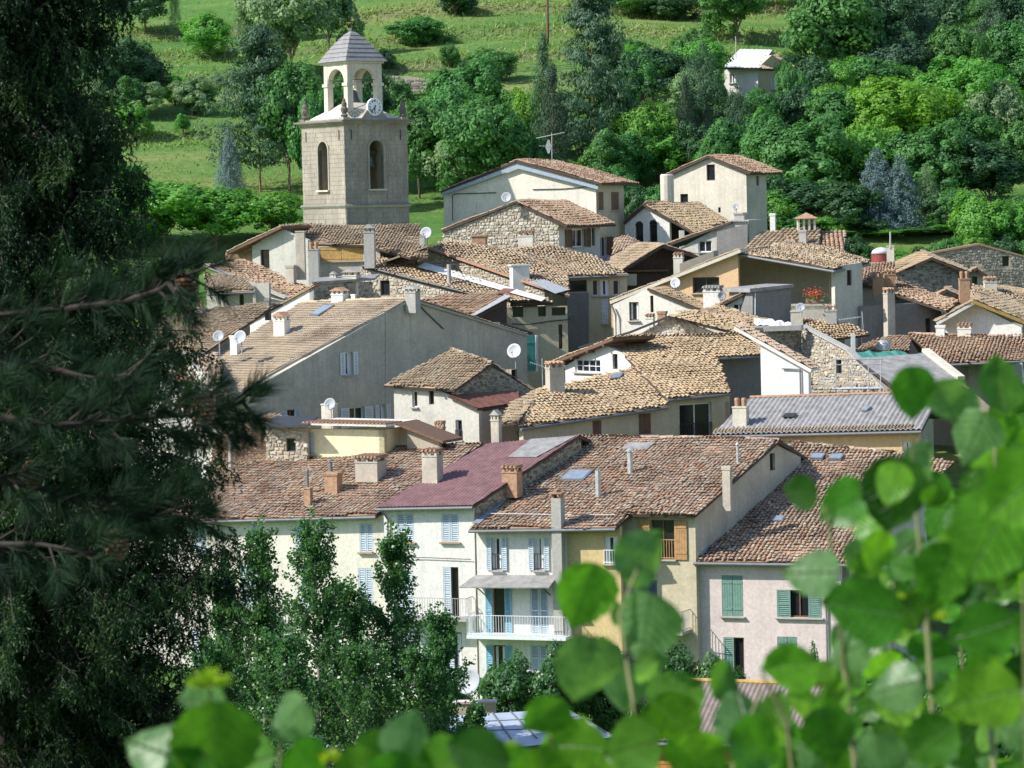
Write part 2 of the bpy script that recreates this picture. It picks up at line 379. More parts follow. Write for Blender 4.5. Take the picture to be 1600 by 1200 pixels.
# ------------------------------------------------------------------ roofs
class Roof: pass
TILE_VARIANTS = {}
def tile_arrays(w, L, r_up, r_lo, seg=4):
    # one canal tile in (a across, b up-slope, h out of roof); lower end at b=0
    vs_ = []
    for b, r, lift in ((0, r_lo, .045), (L, r_up, .012)):
        for j in range(seg + 1):
            t = pi * j / seg
            vs_.append((-cos(t) * r, b, sin(t) * r * .68 + lift))
    fs = [(j, j + 1, j + seg + 2, j + seg + 1) for j in range(seg)]
    return np.array(vs_), np.array(fs)
def poly_plane(pts):
    n = V((0, 0, 0)); c = sum(pts, V((0, 0, 0))) / len(pts)
    for i in range(len(pts)):
        n += (pts[i] - c).cross(pts[(i + 1) % len(pts)] - c)
    n.normalize()
    if n.z < 0: n = -n
    return Plane(c, n)
def roof(B, poly, az=None, pitch=16, anc=None, style='t_front', w=.195, l=.34, thick=.13, jit=1.0, indiv=0, plane=None,
         under='wood_dark', ridge=None, back=0, name='roof', gutter=None, sheet=None, ridge_mat='terracotta'):
    R = Roof(); R.parts = []
    if isinstance(poly[0], V):
        P = list(poly); pl = plane or poly_plane(P)
    else:
        pl = plane or pitched(anc[0], anc[1], anc[2], az, pitch)
        P = [pl.hit(*q) for q in poly]
    R.plane = pl; R.P = P
    n = pl.n
    s_ = (UP - n * n.z)
    s_ = s_.normalized() if s_.length > 1e-4 else V((0, 1, 0))
    e = s_.cross(n).normalized()
    if e.x < 0: e = -e
    O = P[0]; ab = [((p - O).dot(e), (p - O).dot(s_)) for p in P]
    # slab (underside, verge boards)
    mb = MB(); top = [O + e * a + s_ * b - n * .015 for a, b in ab]
    mb.prism(top, -n * thick)
    R.o = mb.build(name, under, B)
    A = np.array(ab); amin, bmin = A.min(0); amax, bmax = A.max(0)
    if sheet:                        # corrugated or flat metal sheet: one wavy skin
        per, amp = sheet
        k = max(2, int((amax - amin) / (per / 4)))
        aa = np.linspace(amin + 1e-3, amax - 1e-3, k)
        vv, ff = [], []
        prev = None
        for i, a in enumerate(aa):
            bs = []
            for j in range(len(ab)):
                (a0, b0), (a1, b1) = ab[j], ab[(j + 1) % len(ab)]
                if (a0 > a) != (a1 > a): bs.append(b0 + (b1 - b0) * (a - a0) / (a1 - a0))
            if len(bs) < 2: prev = None; continue
            h = amp * (1 + sin(2 * pi * a / per)) + .01
            q = [O + e * a + s_ * bb + n * h for bb in (min(bs), max(bs))]
            vv += q
            if prev is not None: ff.append((prev, prev + 1, len(vv) - 1, len(vv) - 2))
            prev = len(vv) - 2
        me = newmesh('roof_sheet', [v - B.loc for v in vv], ff, style, None, True)
        link('roof_sheet', me, R.o)
    else:
        bed = MB(); bed.add([O + e * a + s_ * b + n * .004 for a, b in ab], [list(range(len(ab)))], .35); bed.build('channel_tiles', style, B, R.o)
        na, nb = int((amax - amin) / w) + 2, int((bmax - bmin) / l) + 2
        ga, gb = np.meshgrid(amin + w * (np.arange(na) + .5), bmin + l * (np.arange(nb)), indexing='ij')
        ga, gb = ga.ravel(), gb.ravel()
        ok = inside(ab, ga, gb + l * .5) ; ga, gb = ga[ok], gb[ok]
        N = len(ga)
        if N:
            tv, tf = tile_arrays(w, l * 1.16, w * .36, w * .45)
            rot = RNG.normal(0, .045 * jit, N); sc = 1 + RNG.normal(0, .05 * jit, N)
            da = RNG.normal(0, .014 * jit, N); db = RNG.normal(0, .03 * jit, N); dh = np.abs(RNG.normal(0, .014 * jit, N))
            # long gentle waves of an old roof
            slip = RNG.uniform(0, 1, N) < .02 * jit; db = db - slip * .12; rot = rot + slip * RNG.normal(0, .2, N)
            dh = dh + .06 * jit * np.sin(ga * .9 + gb * .35) * np.sin(gb * .8 + 1.0)
            x = tv[None, :, 0] * sc[:, None]; y = tv[None, :, 1]; hh = tv[None, :, 2] * sc[:, None]
            xx = x * np.cos(rot)[:, None] - y * np.sin(rot)[:, None]; yy = x * np.sin(rot)[:, None] + y * np.cos(rot)[:, None]
            a_ = xx + (ga + da)[:, None]; b_ = yy + (gb + db)[:, None]; h_ = hh + dh[:, None]
            co = np.array(O - B.loc)[None, None, :] + a_[..., None] * np.array(e) + b_[..., None] * np.array(s_) + h_[..., None] * np.array(n)
            colr = RNG.uniform(0, 1, na + 2)[np.clip(((ga - amin) / w).astype(int), 0, na)]
            rn = np.clip((colr * .45 + RNG.uniform(0, 1, N) * .75 - .1), 0, .999)
            order = np.arange(N)
            single = set()
            if indiv:
                # the tiles that show largest: the rows nearest the eave
                order = np.argsort(gb + RNG.uniform(0, .01, N)); single = order[:indiv]; order = order[indiv:]
                for i in single:
                    key = (style, w, int(rn[i] * 10))
                    if key not in TILE_VARIANTS:
                        TILE_VARIANTS[key] = newmesh('tile', tv, tf, style, np.full(len(tf), (key[2] + .5) / 10))
                    o = link('tile', TILE_VARIANTS[key], R.o)
                    mt = Matrix.Identity(4)
                    ca, sa = cos(rot[i]), sin(rot[i])
                    ex = (e * ca + s_ * sa) * sc[i]; ey = s_ * ca - e * sa; ez = n * sc[i]
                    for q in range(3): mt[q][0] = ex[q]; mt[q][1] = ey[q]; mt[q][2] = ez[q]
                    p = O + e * (ga[i] + da[i]) + s_ * (gb[i] + db[i]) + n * dh[i] - B.loc
                    for q in range(3): mt[q][3] = p[q]
                    o.matrix_local = mt
            co = co[order]
            M = len(order); nv = tv.shape[0]
            if M:
                faces = (tf[None] + (np.arange(M) * nv)[:, None, None]).reshape(-1, 4)
                me = newmesh('roof_tiles', co.reshape(-1, 3), faces, style, np.repeat(rn[order], len(tf)))
                tag(link('roof_tiles', me, R.o), kind='stuff')
    if ridge:
        for (i, j) in ridge:
            a, b = P[i], P[j]; d = b - a; L = d.length; d.normalize(); k = int(L / .38)
            mb = MB(); x = d.cross(UP).normalized(); y = x.cross(d)
            for q in range(k):
                c = a + d * (L * (q + .5) / k) + y * random.uniform(.02, .06)
                pr = [c - d * (.21), c + d * (.21)]
                vs_ = []
                for t, (p, r) in enumerate(zip(pr, (.125, .105))):
                    for g in range(6):
                        th = pi * g / 5; vs_.append(p + x * (-cos(th) * r) + y * (sin(th) * r * .9 - .02))
                mb.add(vs_, [(g, g + 1, g + 7, g + 6) for g in range(5)], random.random())
            tag(mb.build('ridge_tiles', style if style.startswith('t_') else ridge_mat, B, R.o), kind='stuff')
    if gutter:
        for (i, j) in gutter:
            a, b = P[i], P[j]; out = -V((s_.x, s_.y, 0)).normalized()
            mb = MB(); dn = V((0, 0, -.10))
            mb.tube([a + out * .07 + dn, b + out * .07 + dn], .075, 8)
            mb.build('gutter', 'zinc', B, R.o)
    if back:
        i, j, Lb = back
        h = V((s_.x, s_.y, 0)).normalized(); pt = sqrt(max(1e-6, 1 - n.z ** 2)) / n.z
        q = [P[i], P[j], P[j] + h * Lb - UP * (Lb * pt), P[i] + h * Lb - UP * (Lb * pt)]
        R.back = roof(B, q, style=style, w=w, l=l * 1.6, thick=thick, jit=.3, under=under, name='roof_back', sheet=sheet)
    return R
def body(B, R, mat, k=.9, zb=None, drop=.25, name='wall'):   # the solid under a roof
    for r in [R] + ([R.back] if hasattr(R, 'back') else []):
        c = sum(r.P, V((0, 0, 0))) / len(r.P); dm = 1e9
        for i in range(len(r.P)):
            a_, b_ = r.P[i], r.P[(i + 1) % len(r.P)]; dx, dy = b_.x - a_.x, b_.y - a_.y
            dm = min(dm, abs(dx * (c.y - a_.y) - dy * (c.x - a_.x)) / (sqrt(dx * dx + dy * dy) + 1e-6))
        kk = max(.35, min(k, 1 - .95 / max(dm, .1)))
        pts = [c + (p - c) * kk for p in r.P]
        top = [V((p.x, p.y, r.plane.zat(p.x, p.y) - drop)) for p in pts]
        z0 = zb if zb is not None else ground(c.x, c.y) - .6
        mb = MB(); N = len(top); bot = [V((p.x, p.y, z0)) for p in top]
        mb.add(top + bot, [list(range(N)), list(range(2 * N - 1, N - 1, -1))] + [(i, i + N, (i + 1) % N + N, (i + 1) % N) for i in range(N)])
        mb.build(name, mat, B)
def edge_plane(R, i, j, inset=.4):
    a, b = R.P[i], R.P[j]; d = V((b.x - a.x, b.y - a.y, 0)).normalized()
    n = V((d.y, -d.x, 0))
    c = sum(R.P, V((0, 0, 0))) / len(R.P)
    if (c - a).dot(n) > 0: n = -n
    return Plane(a - n * inset, n)

# ------------------------------------------------------------------ walls with real openings
class Wall: pass
def wall(B, plane, top, mat, wins=(), clip=(), zb=None, thick=.35, name='wall', stones=None, drop=.17, ybot=None):
    w = Wall(); n = plane.n
    eu = V((-n.y, n.x, 0)).normalized()
    if eu.x < 0: eu = -eu
    w.plane = plane; w.eu = eu; w.n = n
    pts = [plane.hit(*q) for q in top]
    O = pts[0]; w.O = O
    if zb is None:
        zb = min(ground(p.x, p.y) for p in (pts[0], pts[-1])) - .5
        if ybot is not None: zb = plane.hit(top[0][0], ybot).z
    uv = [((p - O).dot(eu), p.z) for p in pts]
    u0, u1 = uv[0][0], uv[-1][0]
    poly = [(u0, zb)] + uv + [(u1, zb)]
    for c in clip:
        cp = c.plane if isinstance(c, Roof) else c
        f = lambda q: (V((O.x + eu.x * q[0], O.y + eu.y * q[0], q[1])) - cp.p).dot(cp.n) + drop
        poly = clip_half(poly, f)
    w.poly = poly
    P3 = lambda u, v, d=0: V((O.x + eu.x * u, O.y + eu.y * u, v)) + n * d
    w.P3 = P3
    holes = []
    for wn in wins:
        x0, y0, x1, y1 = wn[:4]
        a = plane.hit(x0, (y0 + y1) / 2); b = plane.hit(x1, (y0 + y1) / 2)
        t = plane.hit((x0 + x1) / 2, y0); c = plane.hit((x0 + x1) / 2, y1)
        holes.append(((a - O).dot(eu), c.z, (b - O).dot(eu), t.z))
    w.holes = holes
    us = sorted(set([min(p[0] for p in poly), max(p[0] for p in poly)] + [h[k] for h in holes for k in (0, 2)]))
    vs_ = sorted(set([min(p[1] for p in poly), max(p[1] for p in poly)] + [h[k] for h in holes for k in (1, 3)]))
    mb = MB()
    for i in range(len(us) - 1):
        for j in range(len(vs_) - 1):
            cu, cv = (us[i] + us[i + 1]) / 2, (vs_[j] + vs_[j + 1]) / 2
            if any(h[0] < cu < h[2] and h[1] < cv < h[3] for h in holes): continue
            cell = poly
            for f in (lambda p: us[i] - p[0], lambda p: p[0] - us[i + 1], lambda p: vs_[j] - p[1], lambda p: p[1] - vs_[j + 1]):
                cell = clip_half(cell, f)
                if len(cell) < 3: break
            if len(cell) < 3: continue
            mb.add([P3(*p) for p in cell], [list(range(len(cell)))])
            mb.add([P3(*p, -thick) for p in cell], [list(range(len(cell)))[::-1]])
    N = len(poly)
    mb.add([P3(*p) for p in poly] + [P3(*p, -thick) for p in poly], [(i, (i + 1) % N, (i + 1) % N + N, i + N) for i in range(N)])
    for h in holes:
        q = [(h[0], h[1]), (h[2], h[1]), (h[2], h[3]), (h[0], h[3])]
        mb.add([P3(*p) for p in q] + [P3(*p, -thick) for p in q], [(i, i + 4, (i + 1) % 4 + 4, (i + 1) % 4) for i in range(4)])
    w.o = mb.build(name, mat, B)
    for h, wn in zip(holes, wins):
        window(B, w, h, *wn[4:])
    if stones: rubble_face(B, w, stones)
    return w
def rubble_face(B, w, mat, hh=.19, ll=.25):
    mb = MB(); us = [p[0] for p in w.poly]; vs_ = [p[1] for p in w.poly]
    v = max(min(vs_), max(vs_) - 9)
    P3 = w.P3
    while v < max(vs_):
        h = hh * random.uniform(.7, 1.2); u = min(us) - random.uniform(0, .3)
        while u < max(us):
            l = ll * random.uniform(.45, 1.6); v0_ = v; v = v0_ + random.uniform(-.05, .05); cu, cv = u + l / 2, v + h / 2
            if inside(w.poly, cu, cv) and inside(w.poly, cu, v + h * .85) and not any(q[0] - .08 < cu < q[2] + .08 and q[1] - .05 < cv < q[3] + .05 for q in w.holes):
                g = .025; j = lambda s=.036: random.uniform(-s, s)
                d = random.uniform(.025, .075)
                b = [(u + g + j(), v + g + j()), (u + l - g + j(), v + g + j()), (u + l - g + j(), v + h - g + j()), (u + g + j(), v + h - g + j())]
                f = [(cu + (p[0] - cu) * .72 + j(.02), cv + (p[1] - cv) * .72 + j(.02)) for p in b]
                mb.add([P3(*p, .002) for p in b] + [P3(*p, d) for p in f], [(4, 5, 6, 7), (0, 1, 5, 4), (1, 2, 6, 5), (2, 3, 7, 6), (3, 0, 4, 7)], random.random())
            u += l; v = v0_
        v += h
    if mb.v: mb.build('rubble_stones', mat, B, w.o, kind='stuff')
def shutter(B, parent, w, u0, v0, u1, v1, d, mat, louvre=True, name='shutter'):
    P3 = w.P3; mb = MB(); fw = min(.07, (u1 - u0) * .2); n = w.n
    def bx(a, b, c, e, dd, t): mb.box(P3((a + c) / 2, (b + e) / 2, dd), w.eu, UP, n, (c - a) / 2, (e - b) / 2, t / 2)
    if louvre:
        bx(u0, v0, u0 + fw, v1, d, .045); bx(u1 - fw, v0, u1, v1, d, .045)
        for vv in (v0, (v0 + v1) / 2 - fw / 2, v1 - fw): bx(u0 + fw, vv, u1 - fw, vv + fw, d, .04)
        k = max(4, int((v1 - v0) / .085)); ax = (UP * .8 - n * .6).normalized(); ay = ax.cross(w.eu)
        for q in range(k):
            mb.box(P3((u0 + u1) / 2, v0 + (v1 - v0) * (q + .5) / k, d), w.eu, ax, ay, (u1 - u0) / 2 - fw, .038, .006)
    else:
        k = max(2, int((u1 - u0) / .12))
        for q in range(k):
            a = u0 + (u1 - u0) * q / k; bx(a + .004, v0, a + (u1 - u0) / k - .004, v1, d, .03 + .004 * (q % 2))
        for vv in (v0 + (v1 - v0) * .15, v0 + (v1 - v0) * .8): bx(u0 + .02, vv, u1 - .02, vv + .09, d + .025, .025)
    return mb.build(name, mat, B, parent)
def window(B, w, h, kind='pane', mat='white_paint', opt=None):
    u0, v0, u1, v1 = h; P3 = w.P3; W_, H_ = u1 - u0, v1 - v0
    mb = MB(); fw = min(.07, W_ * .14)
    def bx(a, b, c, e, dd=-.16, t=.06): mb.box(P3((a + c) / 2, (b + e) / 2, dd), w.eu, UP, w.n, (c - a) / 2, (e - b) / 2, t / 2)
    bx(u0, v0, u0 + fw, v1); bx(u1 - fw, v0, u1, v1); bx(u0 + fw, v0, u1 - fw, v0 + fw); bx(u0 + fw, v1 - fw, u1 - fw, v1)
    fm = {'void': 'wood_dark'}.get(kind, 'white_paint' if kind in ('pane', 'multi', 'open') else 'wood_brown')
    if opt == 'darkframe': fm = 'wood_brown'
    if W_ > .7 and kind != 'void':
        bx((u0 + u1) / 2 - .03, v0 + fw, (u0 + u1) / 2 + .03, v1 - fw)
    if kind == 'multi':
        for q in (1, 3): bx(u0 + W_ * q / 4 - .02, v0 + fw, u0 + W_ * q / 4 + .02, v1 - fw)
        bx(u0 + fw, (v0 + v1) / 2 - .02, u1 - fw, (v0 + v1) / 2 + .02)
    nm = 'door' if H_ > 1.9 and W_ > .5 else 'window'
    o = mb.build(nm, fm, B)
    pb = MB(); pb.add([P3(u0, v0, -.19), P3(u1, v0, -.19), P3(u1, v1, -.19), P3(u0, v1, -.19)], [(0, 1, 2, 3)])
    pb.build('pane', 'glass', B, o)
    if kind not in ('void',):
        sb = MB(); sb.box(P3((u0 + u1) / 2, v0 - .035, .05), w.eu, UP, w.n, W_ / 2 + .09, .03, .11)
        sb.build('sill', 'concrete' if opt != 'redsill' else 'brick', B, o)
    if kind in ('pane', 'open', 'half') and W_ > .45 and random.random() < .7:      # net curtains drawn to the sides
        cb = MB(); cw = W_ * random.uniform(.18, .34)
        for sx in (0, 1):
            ua = u0 + fw if sx == 0 else u1 - fw - cw
            for q in range(4): cb.box(P3(ua + cw * (q + .5) / 4, (v0 + v1) / 2, -.183 + .004 * (q % 2)), w.eu, UP, w.n, cw / 8, H_ / 2 - fw, .003)
        cb.build('curtain', 'white_cloth', B, o)
    if kind in ('shut', 'shutplank'):
        m_ = (u0 + u1) / 2
        shutter(B, o, w, u0 + .01, v0 + .01, m_ - .008, v1 - .01, -.03, mat, kind == 'shut')
        shutter(B, o, w, m_ + .008, v0 + .01, u1 - .01, v1 - .01, -.03, mat, kind == 'shut')
    if kind in ('open', 'openplank'):
        s = W_ * .52; lv = kind == 'open'
        shutter(B, o, w, u0 - s - .02, v0 + .01, u0 - .02, v1 - .01, .06, mat, lv)
        shutter(B, o, w, u1 + .02, v0 + .01, u1 + s + .02, v1 - .01, .06, mat, lv)
    if kind == 'half':                   # one leaf closed, one folded back
        shutter(B, o, w, u0 + .01, v0 + .01, (u0 + u1) / 2, v1 - .01, -.03, mat, True)
    if kind == 'wing':                   # leaves standing out from a wall at an angle inside the opening
        shutter(B, o, w, u0 + .01, v0 + .01, u0 + W_ * .3, v1 - .01, -.03, mat, True)
        shutter(B, o, w, u1 - W_ * .3, v0 + .01, u1 - .01, v1 - .01, -.03, mat, True)
    if opt in ('rail', 'woodrail', 'whiterail'):
        rb = MB(); top = v0 + min(1.0, H_ * .5)
        rb.box(P3((u0 + u1) / 2, top, .02), w.eu, UP, w.n, W_ / 2, .02, .02); rb.box(P3((u0 + u1) / 2, v0 + .08, .02), w.eu, UP, w.n, W_ / 2, .02, .02)
        k = max(3, int(W_ / .13))
        for q in range(k + 1): rb.box(P3(u0 + W_ * q / k, (v0 + top) / 2, .02), w.eu, UP, w.n, .014, (top - v0) / 2, .014)
        rb.build('railing', {'rail': 'iron', 'woodrail': 'wood_orange', 'whiterail': 'white_paint'}[opt], B, o)
    return o
def balcony(B, w, x0, x1, y, depth=1.0, th=.16, mat='concrete', rail=True, railmat='rail_grey', rh=.95):
    pl = w.plane.off(depth); a, b = pl.hit(x0, y), pl.hit(x1, y); z = (a.z + b.z) / 2
    ua, ub = (a - w.O).dot(w.eu), (b - w.O).dot(w.eu)
    mb = MB(); mb.box(w.P3((ua + ub) / 2, z, depth / 2), w.eu, UP, w.n, (ub - ua) / 2, th / 2, depth / 2)
    o = mb.build('balcony', mat, B)
    if rail:
        rb = MB(); zt = z + th / 2 + rh; d = depth - .04
        for zz in (zt, z + th / 2 + .08):
            rb.bar(w.P3(ua + .03, zz, 0), w.P3(ua + .03, zz, d), .03); rb.bar(w.P3(ub - .03, zz, 0), w.P3(ub - .03, zz, d), .03)
            rb.bar(w.P3(ua + .03, zz, d), w.P3(ub - .03, zz, d), .03)
        k = int((ub - ua) / .13)
        for q in range(k + 1):
            u = ua + .03 + (ub - ua - .06) * q / k; rb.bar(w.P3(u, z + th / 2, d), w.P3(u, zt, d), .018, .018, w.eu)
        for q in range(1, int(depth / .13)):
            for u in (ua + .03, ub - .03): rb.bar(w.P3(u, z + th / 2, q * .13), w.P3(u, zt, q * .13), .018, .018, w.eu)
        rb.build('railing', railmat, B, o)
    return o
def chimney(B, R, x0, x1, ytop, ybot, az=26, mat='concrete', cap='tiles', Y=None, dr=.8, capmat='terracotta'):
    cx = (x0 + x1) / 2
    base = R.plane.hit(cx, ybot) if R is not None else W(cx, ybot, Y)
    s = PX(base.y); a = rad(az)
    ex = V((cos(a), -sin(a), 0)); ey = V((sin(a), cos(a), 0))
    wid = (x1 - x0) * s / (cos(a) + dr * abs(sin(a))); dep = wid * dr; H = (ybot - ytop) * s
    c = base + ey * (dep / 2)
    caph = {'tiles': .42, 'house': .5, 'flat': .12, 'none': 0, 'pipe': .9, 'pots': .45}[cap]
    if cap in ('tiles', 'house', 'pots'): caph = min(caph, H * .42)
    hb = max(.2, H - caph)
    mb = MB(); mb.box(c + UP * (hb / 2 - .35), ex, ey, UP, wid / 2, dep / 2, hb / 2 + .35)
    mb.box(c + UP * (hb - .03), ex, ey, UP, wid / 2 + .03, dep / 2 + .03, .035)
    t = c + UP * hb; cb = MB()
    if cap in ('tiles', 'house'):
        ph = caph * .45
        for i in (-1, 1):
            for j in (-1, 0, 1):
                mb.box(t + ex * (wid * .4 * j) + ey * (dep * .4 * i) + UP * (ph / 2), ex, ey, UP, wid * .09, dep * .09, ph / 2)
    o = mb.build('chimney', mat, B)
    if cap in ('tiles', 'house'):
        ph = caph * .45
        rb = MB(); tt = t + UP * ph
        if cap == 'tiles':
            rb.box(tt + UP * .02, ex, ey, UP, wid * .56, dep * .56, .025)
            k = max(3, int(wid / .17))
            for q in range(k):
                x = -wid * .55 + wid * 1.1 * (q + .5) / k
                rb.tube([tt + ex * x - ey * (dep * .66) + UP * .06, tt + ex * x + ey * (dep * .66) + UP * .1], .07, 6)
        else:
            g = caph * .55
            vs_ = [tt + ex * (wid * .62 * i) + ey * (dep * .66 * j) for i in (-1, 1) for j in (-1, 1)] + [tt + UP * g - ey * (dep * .66), tt + UP * g + ey * (dep * .66)]
            rb.add(vs_, [(0, 4, 5, 1), (2, 3, 5, 4), (0, 2, 4), (1, 5, 3), (0, 1, 3, 2)])
        rb.build('chimney_cap', capmat, B, o)
    elif cap == 'flat':
        cb.box(t + UP * .06, ex, ey, UP, wid * .6, dep * .6, .05); cb.build('chimney_cap', mat, B, o)
    elif cap == 'pipe':
        cb.tube([t - UP * .1, t + UP * .7], wid * .22, 8); cb.lathe(t + UP * .75, [(wid * .4, 0), (wid * .4, .03), (.02, .14)], 10)
        cb.build('chimney_pipe', 'zinc', B, o)
    elif cap == 'pots':
        for j in (-1, 1):
            cb.lathe(t + ex * (wid * .25 * j), [(wid * .16, -.02), (wid * .2, caph * .8), (wid * .16, caph)], 8)
        cb.build('chimney_pot', 'terracotta', B, o)
    return o
def flue(B, R, x, ytop, ybot, r=.09, mat='zinc', cap=True):
    p = R.plane.hit(x, ybot); h = (ybot - ytop) * PX(p.y)
    mb = MB(); mb.tube([p - UP * .2, p + UP * h], r, 8)
    if cap: mb.lathe(p + UP * (h + .05), [(r * 1.6, 0), (r * 1.6, .04), (.02, .15)], 10)
    return mb.build('flue_pipe', mat, B, R.o, smooth=False)
def skylight(B, R, q, h=.05):
    p = [R.plane.hit(*a) + R.plane.n * .16 for a in q]
    mb = MB(); mb.prism([a + R.plane.n * .0 for a in p], -R.plane.n * .16)
    o = mb.build('skylight', 'zinc', B)
    c = sum(p, V((0, 0, 0))) / 4; gb = MB()
    gb.prism([c + (a - c) * .84 + R.plane.n * .012 for a in p], -R.plane.n * .01); gb.build('pane', 'lead', B, o)
def sheetpatch(B, R, q, mat, lift=.12, name='flashing', th=.03):
    p = [R.plane.hit(*a) + R.plane.n * lift for a in q]; mb = MB(); mb.prism(p, -R.plane.n * th); return mb.build(name, mat, B, R.o)
def dish(label, cx, cy, rx, Y, az=40, el=25, mat='dish_grey', mast=.8, base=None):
    c = W(cx, cy, Y); s = PX(Y); r = rx * s
    n = V((-sin(rad(az)) * cos(rad(el)), -cos(rad(az)) * cos(rad(el)), sin(rad(el))))
    x = n.cross(UP).normalized(); y = x.cross(n)
    T = Root('satellite_dish', label, 'satellite dish', c - UP * mast, 'satellite dishes on the roofs')
    mb = MB(); mb.lathe(c, [(.01, -r * .28), (r * .4, -r * .24), (r * .75, -r * .12), (r, 0), (r * 1.02, -.01), (r * .76, -r * .15), (r * .4, -r * .28), (.01, -r * .33)], 24, x, y, n)
    mb.build('reflector', mat, T, smooth=True)
    ab = MB(); ab.tube([c - y * r * .95 - n * .03, c + n * r * .9 - y * r * .35], .018, 6); ab.lathe(c + n * r * .85 - y * r * .33, [(.03, 0), (.045, .02), (.045, .12), (.03, .14)], 8, x, y, -n)
    ab.build('feed_arm', 'galv', T)
    pb = MB(); pb.tube([c - n * r * .3, c - n * (r * .3 + .12)], .03, 6); pb.tube([c - n * (r * .3 + .12) + UP * .1, c - n * (r * .3 + .12) - UP * mast], .03, 8)
    pb.build('mast', 'galv', T)
    return T
def bld(name, label, cx, Y, cat='house'):
    p = W(cx, 600, Y); return Root(name, label, cat, (p.x, p.y, ground(p.x, p.y)))
# ================================================================== the hillside
def terrain():
    xs = np.concatenate([np.linspace(-260, -120, 8)[:-1], np.linspace(-120, 120, 97), np.linspace(120, 260, 8)[1:]])
    ys = np.concatenate([np.arange(-60, 240, 6), np.arange(240, 420, 1.5), np.arange(420, 601, 20)])
    vv = np.array([(x, y, ground(x, y)) for y in ys for x in xs])
    nx = len(xs); ii = np.arange(len(ys) - 1)[:, None] * nx + np.arange(nx - 1)[None]
    ff = np.stack([ii, ii + 1, ii + nx + 1, ii + nx], -1).reshape(-1, 4)
    mt, n, l, b = newmat('meadow')
    g = ramp(n, [(.30, (.09, .22, .055)), (.48, (.14, .27, .068)), (.62, (.22, .30, .09)), (.80, (.34, .34, .15))])
    l.new(noise(n, l, .045, 7, .62, None, (1, 2.2, 1)), g.inputs[0])
    f = ramp(n, [(.3, (.62, .62, .62)), (.7, (1.25, 1.25, 1.25))]); l.new(noise(n, l, 1.1, 8, .75), f.inputs[0])
    # bare earth where the slope is steep (terrace banks)
    ge = n.new('ShaderNodeNewGeometry'); sx = n.new('ShaderNodeSeparateXYZ'); l.new(ge.outputs['Normal'], sx.inputs[0])
    st = ramp(n, [(.86, (1, 1, 1)), (.93, (0, 0, 0))]); l.new(sx.outputs['Z'], st.inputs[0])
    c = mixc(n, l, st.outputs[0], g.outputs[0], (.24, .21, .13))
    l.new(mixc(n, l, 1.0, c, f.outputs[0], 'MULTIPLY'), b.inputs['Base Color']); b.inputs['Roughness'].default_value = 1
    b.inputs['Specular IOR Level'].default_value = .05
    bump(n, l, b, noise(n, l, 3.0, 8, .8), .9, .35)
    MATS['meadow'] = mt
    tag(link('hillside_ground', newmesh('hillside_ground', vv, ff, 'meadow', None, True)), kind='structure')
terrain()

def wl(R, i, j, inset=.4): return edge_plane(R, i, j, inset)

# ================================================================== front row
# cream house behind the poplars
B = bld('village_house', 'long cream house with weathered brown tile roof behind the poplars', 400, 156)
R = roof(B, [(110, 818), (588, 805), (752, 694), (446, 707), (335, 748), (150, 768)], 26, 16, (588, 805, 152), 't_front', ridge=[(2, 3)], gutter=[(0, 1)], back=(2, 3, 7), indiv=280)
body(B, R, 'cream', .9)
w = wall(B, wl(R, 0, 1), [(130, 690), (597, 690)], 'cream', [
    (562, 818, 583, 863, 'shut', 'blue_grey_paint', 'redsill'), (394, 818, 408, 862, 'shut', 'blue_grey_paint'), (462, 820, 484, 863, 'shut', 'blue_grey_paint'),
    (376, 880, 402, 948, 'shut', 'blue_grey_paint'), (470, 885, 494, 948, 'half', 'blue_grey_paint'), (560, 888, 583, 948, 'shut', 'blue_grey_paint'),
    (300, 820, 322, 863, 'shut', 'blue_grey_paint'), (215, 885, 240, 948, 'half', 'blue_grey_paint'), (300, 985, 325, 1050, 'half', 'blue_grey_paint')], [R])
balcony(B, w, 340, 412, 951, .9, .14, railmat='rail_grey')
chimney(B, R, 548, 597, 708, 755, 26, 'grey', 'tiles')
chimney(B, R, 503, 531, 738, 772, 26, 'brick', 'flat')
flue(B, R, 517, 722, 745, .1)
chimney(B, R, 473, 487, 762, 792, 26, 'brick', 'none'); flue(B, R, 481, 738, 775, .07)
flue(B, R, 361, 690, 738, .12, 'concrete')
# house with burgundy corrugated roof
B = bld('village_house', 'white house under a burgundy corrugated roof, with pale blue shutters', 665, 156)
RB = R = roof(B, [(587, 793), (739, 790), (906, 680), (760, 694)], 26, 16, (662, 791, 150), 'burgundy', sheet=(.19, .022), under='wood_dark', gutter=[(0, 1)], back=(3, 2, 7))
body(B, R, 'white', .88)
sheetpatch(B, R, [(794, 716), (838, 716), (900, 683), (830, 688)], 'fibre_cement', .075, 'roof_patch', .02)
w = wall(B, wl(R, 0, 1, .35), [(597, 700), (738, 700)], 'white', [
    (620, 803, 647, 847, 'shut', 'blue_grey_paint', 'redsill'), (690, 803, 717, 847, 'shut', 'blue_grey_paint', 'redsill'),
    (693, 886, 717, 966, 'half', 'blue_grey_paint'), (621, 890, 646, 966, 'shut', 'blue_grey_paint'),
    (697, 988, 722, 1050, 'half', 'blue_grey_paint'), (622, 988, 646, 1050, 'shut', 'blue_grey_paint')], [R])
balcony(B, w, 612, 728, 968, 1.0, .14)
mb = MB(); p = w.plane.off(.1); mb.tube([p.hit(598, 797) + w.n * .2, p.hit(600, 803), p.hit(606, 812), p.hit(607, 1050)], .045, 6); mb.build('downpipe', 'zinc', B)
mb = MB(); mb.tube([p.hit(x, y) for x, y in ((601, 872), (660, 871), (736, 874))], .02, 5); mb.build('cable', 'iron', B)
w2 = wall(B, wl(R, 1, 2, .12), [(740, 600), (906, 600)], 'mortar', (), [R], stones='stone_dark', drop=.10)
